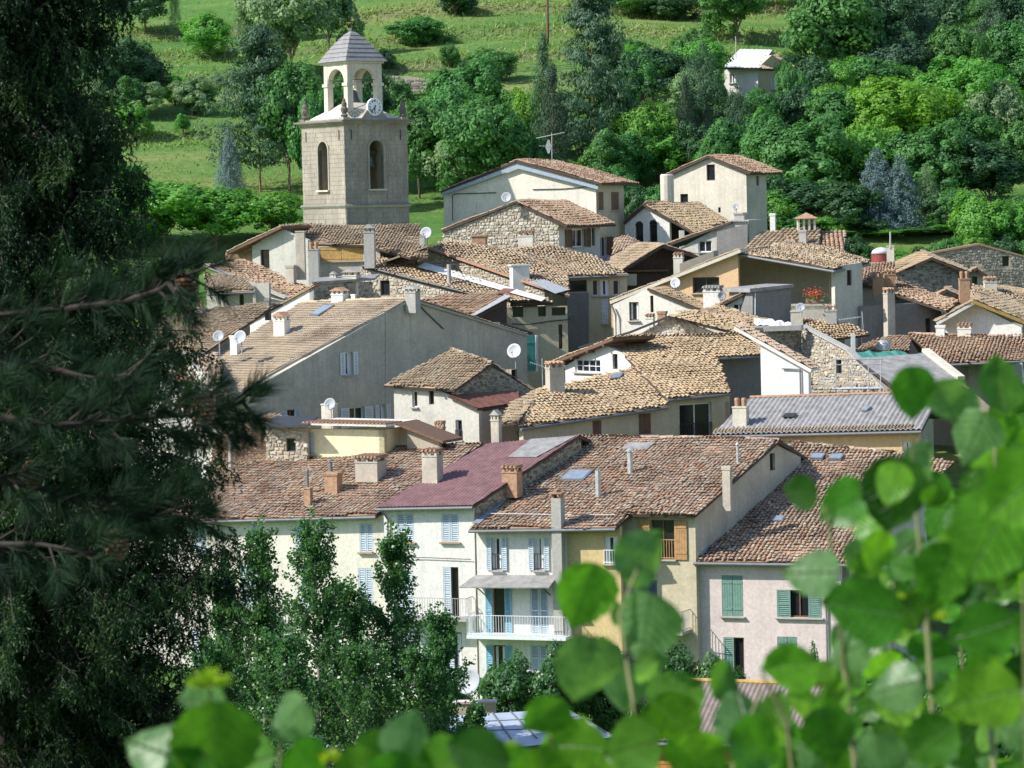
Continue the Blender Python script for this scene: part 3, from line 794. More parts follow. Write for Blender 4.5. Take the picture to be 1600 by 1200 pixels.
chimney(B, R, 655, 688, 698, 756, 26, 'grey', 'tiles')
chimney(B, R, 780, 812, 724, 755, 26, 'brick', 'tiles')
chimney(B, R, 765, 782, 640, 692, 26, 'grey', 'house', capmat='concrete')
# blue shutter house
B = bld('village_house', 'narrow white house with blue shutters, balcony and lean-to awning', 810, 154)
R3 = R = roof(B, [(733, 827), (962, 824), (1120, 685), (908, 682)], 24, 16, (848, 825, 147.4), 't_front', ridge=[(2, 3)], gutter=[(0, 1)], back=(2, 3, 7), indiv=290)
body(B, R, 'white', .86)
w = wall(B, wl(R, 0, 1, .5), [(741, 700), (882, 700)], 'white', [
    (769, 840, 784, 891, 'open', 'blue_grey_paint', 'rail'), (835, 840, 850, 891, 'open', 'blue_grey_paint', 'rail'),
    (770, 916, 789, 992, 'open', 'sky_blue_paint', 'darkframe'), (829, 916, 857, 992, 'shut', 'blue_grey_paint'),
    (771, 1008, 790, 1050, 'open', 'sky_blue_paint', 'darkframe'), (829, 1008, 857, 1050, 'shut', 'blue_grey_paint')], [R])
balcony(B, w, 729, 884, 997, 1.15, .16, 'white_paint', railmat='white_paint')
a, b = w.plane.hit(742, 900), w.plane.hit(872, 900); o1 = w.n * 1.35 - UP * .42
mb = MB(); mb.prism([a, b, b + o1, a + o1 - w.eu * .3], UP * .05); mb.build('awning', 'fibre_cement', B)
mb = MB()
for u in (.12, .9): mb.bar(a.lerp(b, u) - UP * .9, a.lerp(b, u) + o1 * .9, .04)
mb.build('awning_strut', 'iron', B)
pl = w.plane.off(.25); a = pl.hit(865, 830); b = pl.hit(880, 830); wd = (b - a).length
top = R.plane.hit(872, 805)
mb = MB(); z0, z1 = ground(a.x, a.y), top.z + .95
mb.box(V(((a.x + b.x) / 2, (a.y + b.y) / 2, (z0 + z1) / 2)), w.eu, w.n, UP, wd / 2, .3, (z1 - z0) / 2)
oc = mb.build('chimney', 'concrete', B)
mb = MB(); c = V(((a.x + b.x) / 2, (a.y + b.y) / 2, z1))
for i in (-1, 1): mb.box(c + w.eu * (wd * .35 * i) + UP * .1, w.eu, w.n, UP, wd * .12, .25, .1)
mb.box(c + UP * .24, w.eu, w.n, UP, wd * .65, .4, .035); mb.box(c + UP * .33, w.eu, w.n, UP, wd * .1, .3, .06)
mb.build('chimney_cap', 'brick', B, oc)
skylight(B, R, [(873, 754), (912, 754), (928, 738), (890, 738)])
flue(B, R, 935, 735, 778, .13, 'galv', False); flue(B, R, 985, 706, 742, .13, 'galv', True)
sheetpatch(B, R, [(738, 822), (906, 684), (910, 684), (750, 822)], 'lead', .16)
sheetpatch(B, R, [(968, 704), (1012, 704), (1024, 694), (985, 694)], 'fibre_cement', .10, 'roof_patch', .015)
mb = MB(); q = [R.plane.hit(x, y) + R.plane.n * .22 for x, y in ((758, 809), (962, 811))]
mb.tube([q[0], q[0].lerp(q[1], .5) - UP * .02, q[1]], .02, 5); mb.build('cable', 'rail_grey', B, R.o)
# yellow house
B = bld('village_house', 'yellow house with orange wooden shutters and curved balcony', 1010, 155)
R4 = R = roof(B, [(957, 803), (1087, 804), (1218, 688), (1104, 684)], 24, 16, plane=R3.plane.off(.05), style='t_front', ridge=[(2, 3)], gutter=None, back=(3, 2, 7), indiv=160)
body(B, R, 'yellow', .86)
w = wall(B, Plane(wl(R3, 0, 1, .55).p, wl(R3, 0, 1, .5).n), [(881, 700), (966, 700)], 'yellow', [(944, 838, 965, 881, 'pane', 'white_paint', 'whiterail')], [R3])
w = wall(B, wl(R, 0, 1, .45), [(963, 700), (1084, 700)], 'beige', [
    (1017, 812, 1054, 874, 'openplank', 'wood_orange', 'woodrail'), (995, 906, 1027, 958, 'shut', 'slate_paint')], [R])
balcony(B, w, 884, 1066, 988, 1.2, .14, 'concrete', True, 'rail_grey')
w2 = wall(B, wl(R, 1, 2, .25), [(1084, 640), (1250, 640)], 'grey', [(1203, 708, 1211, 735, 'void')], [R, R.back])
chimney(B, R, 1127, 1143, 728, 775, 24, 'grey', 'flat')
flue(B, R, 1153, 697, 725, .07, 'galv', True)
# pink house
B = bld('village_house', 'pink house with green plank shutters beneath a reddish tile roof', 1200, 152)
R5 = R = roof(B, [(1084, 877), (1330, 880), (1490, 722), (1424, 710), (1238, 692)], 19, 16, (1150, 877, 146.2), 't_front', w=.21, ridge=[(3, 4)], gutter=[(0, 1)], back=(4, 3, 7), indiv=290)
body(B, R, 'pink', .86)
w = wall(B, wl(R, 0, 1, .4), [(1084, 700), (1310, 700)], 'pink', [
    (1128, 899, 1161, 963, 'shutplank', 'green_paint'), (1214, 922, 1284, 965, 'wing', 'green_paint'), (1131, 996, 1163, 1075, 'half', 'green_paint'), (1215, 995, 1246, 1050, 'shutplank', 'green_paint')], [R])
for q in ([(1265, 720), (1285, 720), (1291, 712), (1271, 712)], [(1294, 721), (1314, 721), (1320, 713), (1300, 713)], [(1203, 818), (1222, 818), (1228, 810), (1210, 810)]): skylight(B, R, q)
sheetpatch(B, R, [(1090, 872), (1232, 698), (1237, 698), (1098, 872)], 'lead', .17)

def downpipe(B, w, x, y0, y1, mat='zinc', r=.045):
    p = w.plane.off(.09); mb = MB(); a = p.hit(x, y0); b = p.hit(x, y1); mb.tube([a + w.n * .25 + UP * .15, a, V((a.x, a.y, b.z))], r, 6); mb.build('downpipe', mat, B)
downpipe(B, w, 1088, 886, 1080); downpipe(B, w, 1290, 886, 1080)
# ================================================================== buildings at the foot of the picture
B = bld('workshop_building', 'low workshop with pale blue sheet metal roof at the foot of the village', 800, 126, 'building')
R = roof(B, [(640, 1160), (770, 1172), (958, 1152), (882, 1108), (655, 1122)], 5, 4, (800, 1150, 124), 'tin_roof', sheet=(.6, .002), under='iron')
q = R.P; mb = MB(); e = (q[2] - q[1]).normalized()
for k in range(9):
    t = k / 8; a = q[0].lerp(q[2], t) ; b = q[4].lerp(q[3], t); mb.bar(a + UP * .05, b + UP * .05, .05, .05)
for t in (.35, .7): mb.bar(q[0].lerp(q[4], t) + UP * .03, q[2].lerp(q[3], t) + UP * .03, .04, .03)
mb.build('roof_seams', 'zinc', B, R.o)
body(B, R, 'orange_siding', .93)
B = bld('parapet_wall', 'tan rendered parapet wall with a pink top below the large white dish', 738, 132, 'wall')
p = W(738, 1098, 131); mb = MB(); mb.box(V((p.x, p.y, (p.z + 2) / 2)), V((1, 0, 0)), V((0, 1, 0)), UP, .98, .25, (p.z - 2) / 2); mb.build('wall', 'beige', B)
mb = MB(); mb.box(p + UP * .04, V((1, 0, 0)), V((0, 1, 0)), UP, 1.02, .3, .045); mb.build('coping', 'pink', B)
dish('large pale oval satellite dish above the tan parapet, in front of the hedge', 731, 1064, 21, 130.6, 32, 18, 'dish_grey', .65)
B = bld('timber_building', 'low building with brown corrugated roof and orange wooden siding', 1170, 124, 'building')
R = roof(B, [(998, 1158), (1290, 1163), (1348, 1073), (1078, 1065)], 16, 17, (1140, 1160, 121), 'brown_sheet', sheet=(.2, .03), gutter=[(0, 1)], back=(3, 2, 5))
body(B, R, 'orange_siding', .9)
mb = MB(); a, b = R.P[3], R.P[2]; mb.tube([a + UP * .06, b + UP * .06], .1, 8); mb.build('ridge_cap', 'board_yellow', B, R.o)
w = wall(B, wl(R, 0, 1, .35), [(1004, 1100), (1286, 1100)], 'orange_siding', [(1150, 1175, 1180, 1215, 'pane')], [R])
mb = MB()
for k in range(20): mb.box(w.P3((w.poly[0][0] + w.poly[-1][0]) / 2, w.poly[0][1] + .3 + k * .16, .03), w.eu, UP, w.n, abs(w.poly[-1][0] - w.poly[0][0]) / 2, .07, .015)
mb.build('siding_boards', 'orange_siding', B, w.o, kind='stuff')

# ================================================================== second row
# brown roof above the cream house
B = bld('village_house', 'low house with brown tiles beside the dark pine, behind the cream house', 380, 170)
R = roof(B, [(325, 756), (446, 712), (482, 714), (482, 655), (420, 648), (335, 690)], 22, 17, (446, 712, 163), 't_red', back=None)
body(B, R, 'mortar', .9)
# rubble outhouse and lemon attic
B = bld('rooftop_room', 'small rubble stone room with a dark square opening beside the lemon yellow room', 447, 163.5, 'building')
w = wall(B, vert(447, 690, 162.0, 22), [(415, 668), (478, 668)], 'mortar', [(447, 685, 462, 706, 'void')], stones='stone_light', ybot=745, zb=None)
a = W(413, 668, 161.8); b = W(480, 668, 160.8); mb = MB(); mb.prism([a, b, b + V((.4, 3, .3)), a + V((.4, 3, .3))], UP * .1); mb.build('roof', 'iron', B)
body_pts = [w.P3(.2, 0), ]
B = bld('rooftop_room', 'lemon yellow rooftop room with a flat tiled eave', 540, 163.5, 'building')
pl = vert(540, 700, 161.2, 24)
w = wall(B, pl, [(478, 670), (600, 672)], 'lemon', [(478.5, 676, 491, 709, 'shutplank', 'blue_grey_paint')], ybot=760)
a, b = pl.off(.45).hit(471, 664), pl.off(.45).hit(603, 667); bk = -pl.n * 4.0
mb = MB(); mb.prism([a, b, b + bk, a + bk], UP * .10); o = mb.build('roof', 'cream', B)
mb = MB(); k = 22
for q in range(k):
    c = a.lerp(b, (q + .5) / k) + UP * .12; mb.tube([c, c + bk * .5], .07, 6)
mb.build('roof_tiles', 'terracotta', B, o, kind='stuff')
c = pl.hit(600, 672); d = -pl.n * 3.8
mb = MB(); zb = c.z - 3; mb.prism([V((c.x, c.y, zb)), V((c.x, c.y, c.z)), V((c.x, c.y, c.z)) + d, V((c.x, c.y, zb)) + d], -w.eu * .3); mb.build('wall', 'lemon', B)
q0 = b + bk * .3; q1 = W(692, 693, q0.y - 1.5)
mb = MB(); mb.prism([q0, q1, q1 + bk * .6, q0 + bk * .6], UP * .14); mb.build('lean_to_roof', 'wood_brown', B)
dv = q1 - q0; mb = MB(); s0 = q0 + dv * .15 - pl.n * .4; s1 = q0 + dv * .85 - pl.n * .4
mb.prism([s0 - UP * .05, s1 - UP * .05, V((s1.x, s1.y, s1.z - 2)), V((s0.x, s0.y, s1.z - 2))], -pl.n * .3); mb.build('wall', 'mortar', B)
# big grey gable house
B = bld('village_house', 'big house with bare grey gable, pale tiled roof and white open shutters', 560, 182)
R = roof(B, [(471, 473), (643, 466), (450, 568), (381, 608), (340, 640), (296, 580), (335, 557)], 44, 20, (643, 466, 182), 't_new', w=.2, l=.34, jit=.45, ridge=[(0, 1)], under='concrete')
RG = R
gpl = Plane(R.P[1] + V((cos(rad(44)), -sin(rad(44)), 0)) * -.15, V((cos(rad(44)), -sin(rad(44)), 0)))
bk = V((-cos(rad(44)), sin(rad(44)), 0))
g1 = gpl.hit(824, 522)
r2 = roof(B, [R.P[1], g1 + bk * -.1, g1 + bk * 7, R.P[1] + bk * 7], style='t_old', under='concrete', jit=.5)
w = wall(B, gpl, [(386, 500), (643, 440), (822, 480)], 'grey', [
    (538, 550, 551, 586, 'open', 'white_paint'), (545, 636, 569, 668, 'open', 'white_paint'), (440, 640, 470, 672, 'wing', 'blue_grey_paint'), (592, 632, 603, 668, 'open', 'white_paint')], [R, r2], drop=.12)
pl = gpl.off(.06); a, b = pl.hit(603, 489), pl.hit(603, 640); mb = MB(); mb.prism([a, a + w.eu * .45 , b + w.eu * .45, b], -gpl.n * .1); mb.build('pilaster', 'grey', B, w.o)
mb = MB(); pts = [gpl.off(.05).hit(*q) for q in ((648, 470), (668, 490), (693, 514))]; mb.tube(pts, .035, 6); mb.build('pipe', 'iron', B, w.o)
body(B, R, 'white', .9, drop=.3)
mb = MB(); c0, c1 = R.P[3], R.P[5]
wall(B, edge_plane(R, 3, 5, .35), [(300, 560), (386, 560)], 'white', (), [R])
chimney(B, R, 423, 449, 487, 527, 30, 'white', 'house'); chimney(B, R, 513, 540, 449, 474, 30, 'white', 'house')
chimney(B, R, 547, 556, 460, 470, 30, 'white', 'none'); chimney(B, R, 629, 653, 446, 470, 30, 'concrete', 'house', capmat='concrete')
chimney(B, R, 357, 373, 524, 557, 30, 'white', 'flat')
skylight(B, R, [(484, 495), (498, 496), (524, 480), (508, 479)])
dish('pale satellite dish in front of the white chimney on the pale tiled roof', 374, 527, 11.5, W(374, 527, 177).y, 28, 22, 'dish_grey', .9)
dish('smaller satellite dish on a pole at the left edge of the pale tiled roof', 341, 525, 9, 178, 10, 22, 'dish_grey', 1.2)
dish('satellite dish beside the white block chimney below the grey gable', 515, 631, 9.5, 165.5, 18, 18, 'dish_grey', 1.3)
chimney(B, None, 499, 524, 631, 664, 24, 'limestone', 'none', Y=166)
# pale house with tiled roof in the crook of the grey gable
B = bld('village_house', 'pale rendered house tucked against the grey gable, with two small attic windows', 690, 172)
R = roof(B, [(599, 602), (710, 609), (769, 567), (706, 546)], 26, 20, (700, 609, 169), 't_old', ridge=[(2, 3)], gutter=None, back=(3, 2, 5))
body(B, R, 'pale', .8)
pw = wl(R, 0, 1, .35)
w = wall(B, pw, [(614, 560), (746, 560), ], 'pale', [(644, 611, 652, 636, 'pane'), (670, 611, 678, 632, 'void'), (712, 656, 722, 688, 'pane', 'white_paint', 'rail')],
         [R, Plane(pw.hit(706, 616), V((.42, 0, .9)))], drop=.1)
gw = wall(B, wl(R, 1, 2, .25), [(712, 540), (775, 540), (852, 598)], 'mortar', [(799, 577, 808, 592, 'void')], [R, R.back], stones='stone_dark', drop=.12)
q = [pw.hit(704, 617), pw.hit(748, 641)]; bv = V((1.7, 1.6, .12))
q2 = [q[0] + V((3.6, 2.8, -.1)), q[1] + V((2.2, 2.0, .25))]
r6 = roof(B, [q[0] - V((.1, .2, 0)), q[1] - V((.1, .2, 0)), q2[1], q2[0]], style='rust_sheet', sheet=(.5, .01), name='lean_to_roof')
mb = MB(); p0 = pw.hit(746, 643); p1 = p0 + V((2.0, 1.8, 0)); mb.prism([V((p0.x, p0.y, p0.z - 6)), V((p1.x, p1.y, p0.z - 6)), p1, p0], V((-.2, .25, 0))); mb.build('wall', 'mortar', B)
chimney(B, None, 677, 694, 655, 692, 26, 'brick', 'tiles', Y=163)
# golden house, two blocks
B = bld('village_house', 'house with golden tiled hip roof and olive walls in the middle of the village', 960, 176)
AZG = -27
RL = R = roof(B, [(813, 668), (1043, 634), (1050, 610), (1003, 572), (862, 605), (845, 608)], AZG, 17, (1043, 634, 170), 't_gold', w=.25, l=.34, ridge=[(0, 5)], gutter=[(0, 1)], indiv=290)
ph = RL.P[0]; hp = RL.P[5]
RH = roof(B, [W(781, 663, ph.y + .9), ph, hp, W(800, 640, ph.y + 5.5)], style='t_old', w=.24, name='hip_roof')
RR = roof(B, [(1042, 623), (1142, 613), (1121, 558), (1214, 553), (1152, 522), (953, 530), (1000, 580)], AZG, 17, plane=RL.plane.off(.35), style='t_gold', w=.25, l=.34, ridge=[(4, 5)], gutter=[(0, 1), (2, 3)], back=(5, 4, 6), indiv=290)
for r in (RL,): body(B, r, 'olive', .86)
wA = wall(B, wl(RL, 0, 1, .4), [(815, 560), (1042, 560)], 'olive', [(926, 657, 940, 690, 'shutplank', 'wood_brown'), (998, 646, 1017, 678, 'shutplank', 'wood_brown')], [RL])
wB = wall(B, wl(RR, 0, 1, .4), [(1040, 560), (1139, 560)], 'olive', [(1062, 630, 1112, 690, 'pane', 'wood_brown', 'rail')], [RR])
pg = wl(RR, 0, 1, .4); nR = pg.n
# loggia recess under the high eave: side wall, and back wall darkened for shade
c = wB.plane.hit(1139, 600); bkv = -nR
mb = MB(); zt = RR.P[1].z - .3; zl = ground(c.x, c.y)
p1 = V((c.x, c.y, zl)); mb.prism([p1, p1 + bkv * 5, V((p1.x, p1.y, zt + 1.2)) + bkv * 5, V((p1.x, p1.y, zt))], wB.eu * -.3); mb.build('wall', 'olive', B)
q3 = RR.P[3]; 
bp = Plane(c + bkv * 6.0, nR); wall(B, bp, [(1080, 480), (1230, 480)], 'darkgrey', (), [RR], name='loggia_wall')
# dormer gable with beams on the left of the ridge
dpl = vert(930, 560, RR.P[5].y - .3, 55)
dw = wall(B, dpl, [(883, 572), (955, 528), (986, 560)], 'white', [(898, 562, 938, 582, 'multi'), (957, 553, 965, 577, 'void')], [RR.plane], ybot=625, drop=.02)
a = dpl.off(.5).hit(858, 567); b = dpl.off(.5).hit(957, 527); bv = -dpl.n * 3
dr_ = roof(B, [a, b, b + bv, a + bv], style='t_old', name='dormer_roof', under='wood_brown', thick=.16)
mb = MB()
for t in (.1, .35, .6, .85): mb.bar(a.lerp(b, t) - UP * .22, a.lerp(b, t) + bv * .5 - UP * .22, .14, .16)
mb.build('rafters', 'wood_brown', B, dr_.o)
chimney(B, None, 856, 886, 562, 606, -20, 'grey', 'tiles', Y=RL.P[5].y - .6)
skylight(B, RL, [(952, 596), (968, 594), (975, 586), (958, 588)])
T = Root('tv_aerial', 'small television aerial left of the grey chimney on the golden roof', 'aerial', W(848, 606, 174.5))
mb = MB(); mb.tube([W(848, 608, 174.5), W(847, 560, 174.5)], .022, 5); mb.build('mast', 'galv', T)
mb = MB(); mb.tube([W(828, 566, 174.5), W(852, 574, 174.5)], .015, 5)
for k in range(7): c_ = W(829 + k * 3.4, 566.3 + k * 1.13, 174.5); mb.bar(c_ - V((.03, .25, .04)), c_ + V((.03, .25, .04)), .013)
mb.build('elements', 'galv', T)
# white sloped wall right of the loggia
B = bld('village_house', 'house end wall in white render sloping down beside the dark loggia', 1215, 182)
wp = vert(1230, 590, 172.5, 30)
w = wall(B, wp, [(1188, 535), (1263, 578)], 'white', (), ybot=640)
a, b = wp.off(.3).hit(1148, 510), wp.off(.3).hit(1268, 577); bv = -wp.n * 1.1
vr = roof(B, [a, b, b + bv + UP * .1, a + bv + UP * .1], style='t_pink', name='verge_tiles', thick=.18, under='white')
mb = MB(); p = wp.off(.1); pts = [p.hit(1222, 576), p.hit(1250, 577), p.hit(1251, 620)]; mb.tube(pts, .05, 6); mb.build('downpipe', 'zinc', B)
# grey corrugated roof house
B = bld('village_house', 'ochre house with long grey corrugated tile roof below the scaffold', 1290, 170)
R = roof(B, [(1112, 680), (1440, 672), (1470, 614), (1172, 623)], 20, 17, (1280, 677, 164), 'fibre_cement', sheet=(.27, .05), gutter=[(0, 1)], back=(3, 2, 5))
body(B, R, 'yellow', .9)
w = wall(B, wl(R, 0, 1, .35), [(1125, 600), (1435, 600)], 'yellow', [(1410, 690, 1425, 730, 'pane')], [R])
mb = MB()
for k in range(60):
    a = R.plane.hit(1116 + k * 5.2, 678 - k * .12); mb.tube([a + R.plane.n * .1, a + R.plane.n * .1 + (R.P[3] - R.P[0]).normalized() * .4], .075, 6)
mb.build('eave_tiles', 't_old', B, R.o, kind='stuff')
chimney(B, R, 1142, 1169, 622, 668, 20, 'limestone', 'pots')
skylight(B, R, [(1346, 646), (1354, 646), (1362, 639), (1354, 639)]); sheetpatch(B, R, [(1222, 656), (1240, 656), (1246, 650), (1228, 650)], 'iron', .18)
mb = MB(); a = R.P[3]; b = R.P[2]; mb.tube([a + UP * .08, b + UP * .08], .1, 6); mb.build('ridge_cap', 'terracotta', B, R.o)

# ================================================================== ruin, scaffold, tarp
B = bld('ruined_wall', 'roofless rubble stone walls behind the scaffold', 1250, 186, 'ruin')
w = wall(B, vert(1210, 550, 186, -30), [(1160, 512), (1252, 512)], 'mortar', (), stones='stone_dark', ybot=640)
c = w.P3(w.poly[-1][0], 0); pl = Plane(V((c.x, c.y, 10)), V((-sin(rad(58)), -cos(rad(58)), 0)))
w = wall(B, pl, [(1253, 510), (1325, 548), (1385, 610)], 'mortar', [(1306, 562, 1315, 585, 'void')], stones='stone_light', ybot=650)
mb = MB(); 
for a, b in zip(w.poly[1:-2], w.poly[2:-1]): mb.bar(w.P3(a[0], a[1] + .05, -.1), w.P3(b[0], b[1] + .05, -.1), .5, .1)
mb.build('coping', 'concrete', B)
w = wall(B, vert(1320, 610, 176, 20), [(1262, 603), (1340, 599), (1400, 612)], 'mortar', (), stones='stone_light', ybot=650)
a = W(1163, 519, 185.6); b = W(1252, 516, 185.6); mb = MB(); mb.prism([a, b, b + V((.2, .7, 0)), a + V((.2, .7, 0))], UP * .3); mb.build('concrete_slab', 'concrete', B)
T = Root('scaffold', 'grey tube scaffold with a white trestle in front of the rubble wall', 'scaffold', W(1340, 618, 174))
mb = MB(); g = lambda x, y, d=0: W(x, y, 174 + d)
for d in (0, 1.0):
    for x in (1306, 1331, 1357, 1376): mb.tube([g(x, 622, d), g(x, 558, d)], .03, 6)
    for y in (562, 570, 584, 608): mb.tube([g(1302, y, d), g(1380, y - 1, d)], .03, 6)
mb.build('tubes', 'galv', T)
mb = MB(); a, b = g(1303, 609), g(1378, 607); mb.prism([a, b, b + V((0, 1, 0)), a + V((0, 1, 0))], UP * .05); mb.build('plank', 'white_paint', T)
T = Root('trestle', 'small white trestle standing left of the scaffold', 'trestle', W(1292, 602, 175.2))
mb = MB(); mb.bar(W(1282, 591, 175.2), W(1304, 591, 175.2), .06)
for x, y in ((1283, 1280), (1288, 1291), (1297, 1294), (1301, 1304)): mb.bar(W(x, 591, 175.2), W(y, 602.5, 175.2), .035)
mb.build('frame', 'white_paint', T)
B = bld('tarpaulin', 'green tarpaulin sheet stretched over the roof edge above the grey slope', 1390, 190, 'tarpaulin')
random.seed(5); mb = MB(); N = 14
top = [W(1334 + 112 * i / N, 549 + random.uniform(-2, 2) + (i > 10) * 4, 186 + random.uniform(-.1, .1)) for i in range(N + 1)]
bot = [W(1342 + 112 * i / N, 559 + random.uniform(-1.5, 1.5) + i * .3, 185 + random.uniform(-.1, .1)) for i in range(N + 1)]
mb.add(top + bot, [(i, i + 1, i + N + 2, i + N + 1) for i in range(N)])
mb.prism([top[0] - UP * .15, top[-1] - UP * .15, bot[-1] - UP * .15, bot[0] - UP * .15], -UP * .05)
mb.build('cloth', 'tarp_green', B)
B = bld('village_house', 'small house with grey sheet slope below the green tarpaulin', 1400, 187)
R = roof(B, [(1338, 560), (1448, 552), (1500, 592), (1420, 620), (1378, 590)], -18, 17, (1400, 575, 181), 'fibre_cement', sheet=(1.0, .004))
body(B, R, 'mortar', .92)
mb = MB(); a, b = R.plane.hit(1446, 550), R.plane.hit(1502, 594); mb.bar(a + UP * .12, b + UP * .12, .45, .22); mb.build('verge_coping', 'limestone', B, R.o)

# ================================================================== brown roof at right edge
B = bld('village_house', 'wide house with brown tile roof at the right edge behind the bush leaves', 1540, 190)
R = roof(B, [(1478, 568), (1640, 560), (1640, 522), (1570, 526), (1420, 522), (1440, 540)], 16, 17, (1550, 563, 186), 't_red', w=.22, gutter=[(0, 1)], ridge=[(3, 4)], back=(4, 3, 6))
body(B, R, 'mortar', .9)
chimney(B, R, 1461, 1477, 508, 526, 16, 'white', 'flat'); chimney(B, R, 1494, 1519, 503, 526, 16, 'cream', 'tiles')
B = bld('roof_slope', 'low tiled roof with pink patches left of the green tarpaulin', 1375, 192, 'house')
R = roof(B, [(1330, 552), (1420, 548), (1425, 524), (1390, 524), (1350, 538)], 25, 15, (1370, 550, 190), 't_red'); body(B, R, 'mortar', .9)
mb = MB(); mb.lathe(W(1380, 539, 188.5), [(.42, -.3), (.42, 0), (.36, .16), (.2, .28), (.02, .32)], 14); mb.build('roof_dome', 'galv', B)
# ================================================================== left upper cluster
B = bld('village_house', 'house with grey striped tile roof and red-brown shutters behind the pine', 300, 186)
R = roof(B, [(180, 552), (322, 549), (416, 486), (441, 474), (340, 480), (230, 500)], 26, 17, (322, 549, 180), 't_old', w=.24, gutter=[(0, 1)])
body(B, R, 'cream', .86)
w = wall(B, wl(R, 0, 1, .4), [(195, 480), (330, 480)], 'cream', [(241, 560, 258, 582, 'shutplank', 'wood_brown'), (274, 560, 291, 600, 'shutplank', 'wood_brown')], [R])
a, b = w.plane.off(.6).hit(218, 575), w.plane.off(.6).hit(300, 603); mb = MB(); mb.prism([a, b, b - w.n * .7 + UP * .15, a - w.n * .7 + UP * .15], UP * .12); o = mb.build('ledge_roof', 'terracotta', B)
mb = MB(); p = w.plane.off(.4); mb.prism([p.hit(216, 580), p.hit(302, 607), p.hit(302, 690), p.hit(216, 690)], -w.n * .3); mb.build('wall', 'white', B)
chimney(B, R, 412, 422, 466, 482, 26, 'darkgrey', 'flat'); chimney(B, R, 302, 318, 470, 492, 26, 'cream', 'pots')
# pinkish small roof in front of the pale-tile house
B = bld('village_house', 'narrow house with pinkish tile slope between pine and white wall', 320, 178)
R = roof(B, [(303, 565), (338, 600), (345, 580), (335, 552)], 60, 18, (325, 580, 175), 't_pink'); body(B, R, 'cream', .9)
wall(B, vert(320, 600, 174.4, 40), [(303, 570), (337, 601)], 'cream', (), ybot=680)
# white verge wall house (behind the pale roof)
B = bld('village_house', 'house with bright white verge wall stepping down behind the pale tiled roof', 440, 194)
pl = vert(440, 480, 189.5, 38)
w = wall(B, pl, [(362, 517), (490, 446)], 'white', (), ybot=580)
b = pl.hit(490, 446); p2 = Plane(V((b.x, b.y, b.z)), V((sin(rad(52)), -cos(rad(52)), 0)))
w2 = wall(B, p2, [(490, 446), (582, 440)], 'mortar', (), ybot=520, stones='stone_dark')
a0, a1 = pl.off(.15).hit(360, 517), pl.off(.15).hit(492, 444); bv = -pl.n * .5
roof(B, [a0, a1, a1 + bv, a0 + bv], style='t_red', name='verge_tiles', thick=.06, under='terracotta')
c0 = p2.off(.2).hit(488, 444); c1 = p2.off(.2).hit(585, 438); bv = V((.2, 3.0, 0))
mb = MB(); mb.prism([c0, c1, c1 + bv + UP * .2, c0 + bv + UP * .2], UP * .14); mb.build('roof', 'fibre_cement', B)
for x0, x1, y0 in ((514, 526, 424), (532, 560, 420)): chimney(B, None, x0, x1, y0, 444, 20, 'limestone', 'house', Y=b.y + 3.0, capmat='concrete')
# house with reddish roof slope above the porch
B = bld('village_house', 'house with reddish tiles sloping right above a shaded porch', 400, 203)
R = roof(B, [(320, 415), (384, 406), (480, 449), (452, 468)], -38, 18, (430, 445, 198), 't_red', w=.21)
body(B, R, 'white', .9)
chimney(B, R, 445, 461, 414, 444, 20, 'grey', 'flat')
mb = MB(); a, b = R.P[0], R.P[3]; mb.bar(a + UP * .05, b + UP * .05, .22, .2); mb.build('verge_tiles', 'concrete', B, R.o)
w = wall(B, Plane(R.P[3] - V((0, .1, 0)), V((-.35, -.94, 0)).normalized()), [(330, 400), (452, 400)], 'white', (), [R], drop=.2)
B = bld('porch', 'small porch with tiled roof and grey shade beneath, left of the white wall', 368, 195, 'porch')
R = roof(B, [(325, 458), (399, 454), (376, 430), (318, 428)], 14, 17, (370, 456, 193), 't_old', gutter=[(0, 1)])
mb = MB()
for x in (342, 397): a = R.plane.hit(x, 454); mb.box(V((a.x, a.y + .1, a.z - 1.7)), V((1, 0, 0)), V((0, 1, 0)), UP, .09, .09, 1.6)
mb.build('post', 'limestone', B)
w = wall(B, vert(370, 470, 195.2, 14), [(322, 440), (420, 440)], 'pale', [(374, 458, 381, 482, 'void')], [R], ybot=520)
# house left of the tower
B = bld('village_house', 'house at the foot of the tower with grey gable, door and yellow board shutters', 480, 212)
R = roof(B, [(437, 361), (480, 381), (574, 383), (640, 402), (668, 402), (656, 352), (436, 352)], 8, 15, (530, 383, 204), 't_old', w=.21)
body(B, R, 'grey', .72)
gp = vert(450, 400, 203.6, 26)
w = wall(B, gp, [(394, 385), (437, 357), (481, 375)], 'pale', [(407, 390, 421, 420, 'void')], (), ybot=460)
a, b = gp.off(.6).hit(354, 394), gp.off(.6).hit(438, 353); bv = -gp.n * 4
r_ = roof(B, [a, b, b + bv, a + bv], style='t_old', name='verge_roof', under='wood_brown', thick=.15)
w = wall(B, vert(370, 410, 206, 26), [(352, 395), (397, 375)], 'brick', (), ybot=440)
pl = vert(530, 395, 204.3, 8); w = wall(B, pl, [(481, 370), (640, 370)], 'grey', [(500, 386, 567, 408, 'shutplank', 'board_yellow')], [R], ybot=460)
chimney(B, R, 481, 499, 378, 432, 8, 'concrete', 'pots'); chimney(B, R, 568, 586, 350, 402, 8, 'concrete', 'house', capmat='concrete')
chimney(B, R, 462, 477, 361, 420, 8, 'grey', 'none')
dish('satellite dish on a grey post right of the tower foot', 665, 364, 10, 205, 25, 20, 'dish_grey', 1.1)
chimney(B, R, 655, 664, 368, 384, 8, 'concrete', 'none')
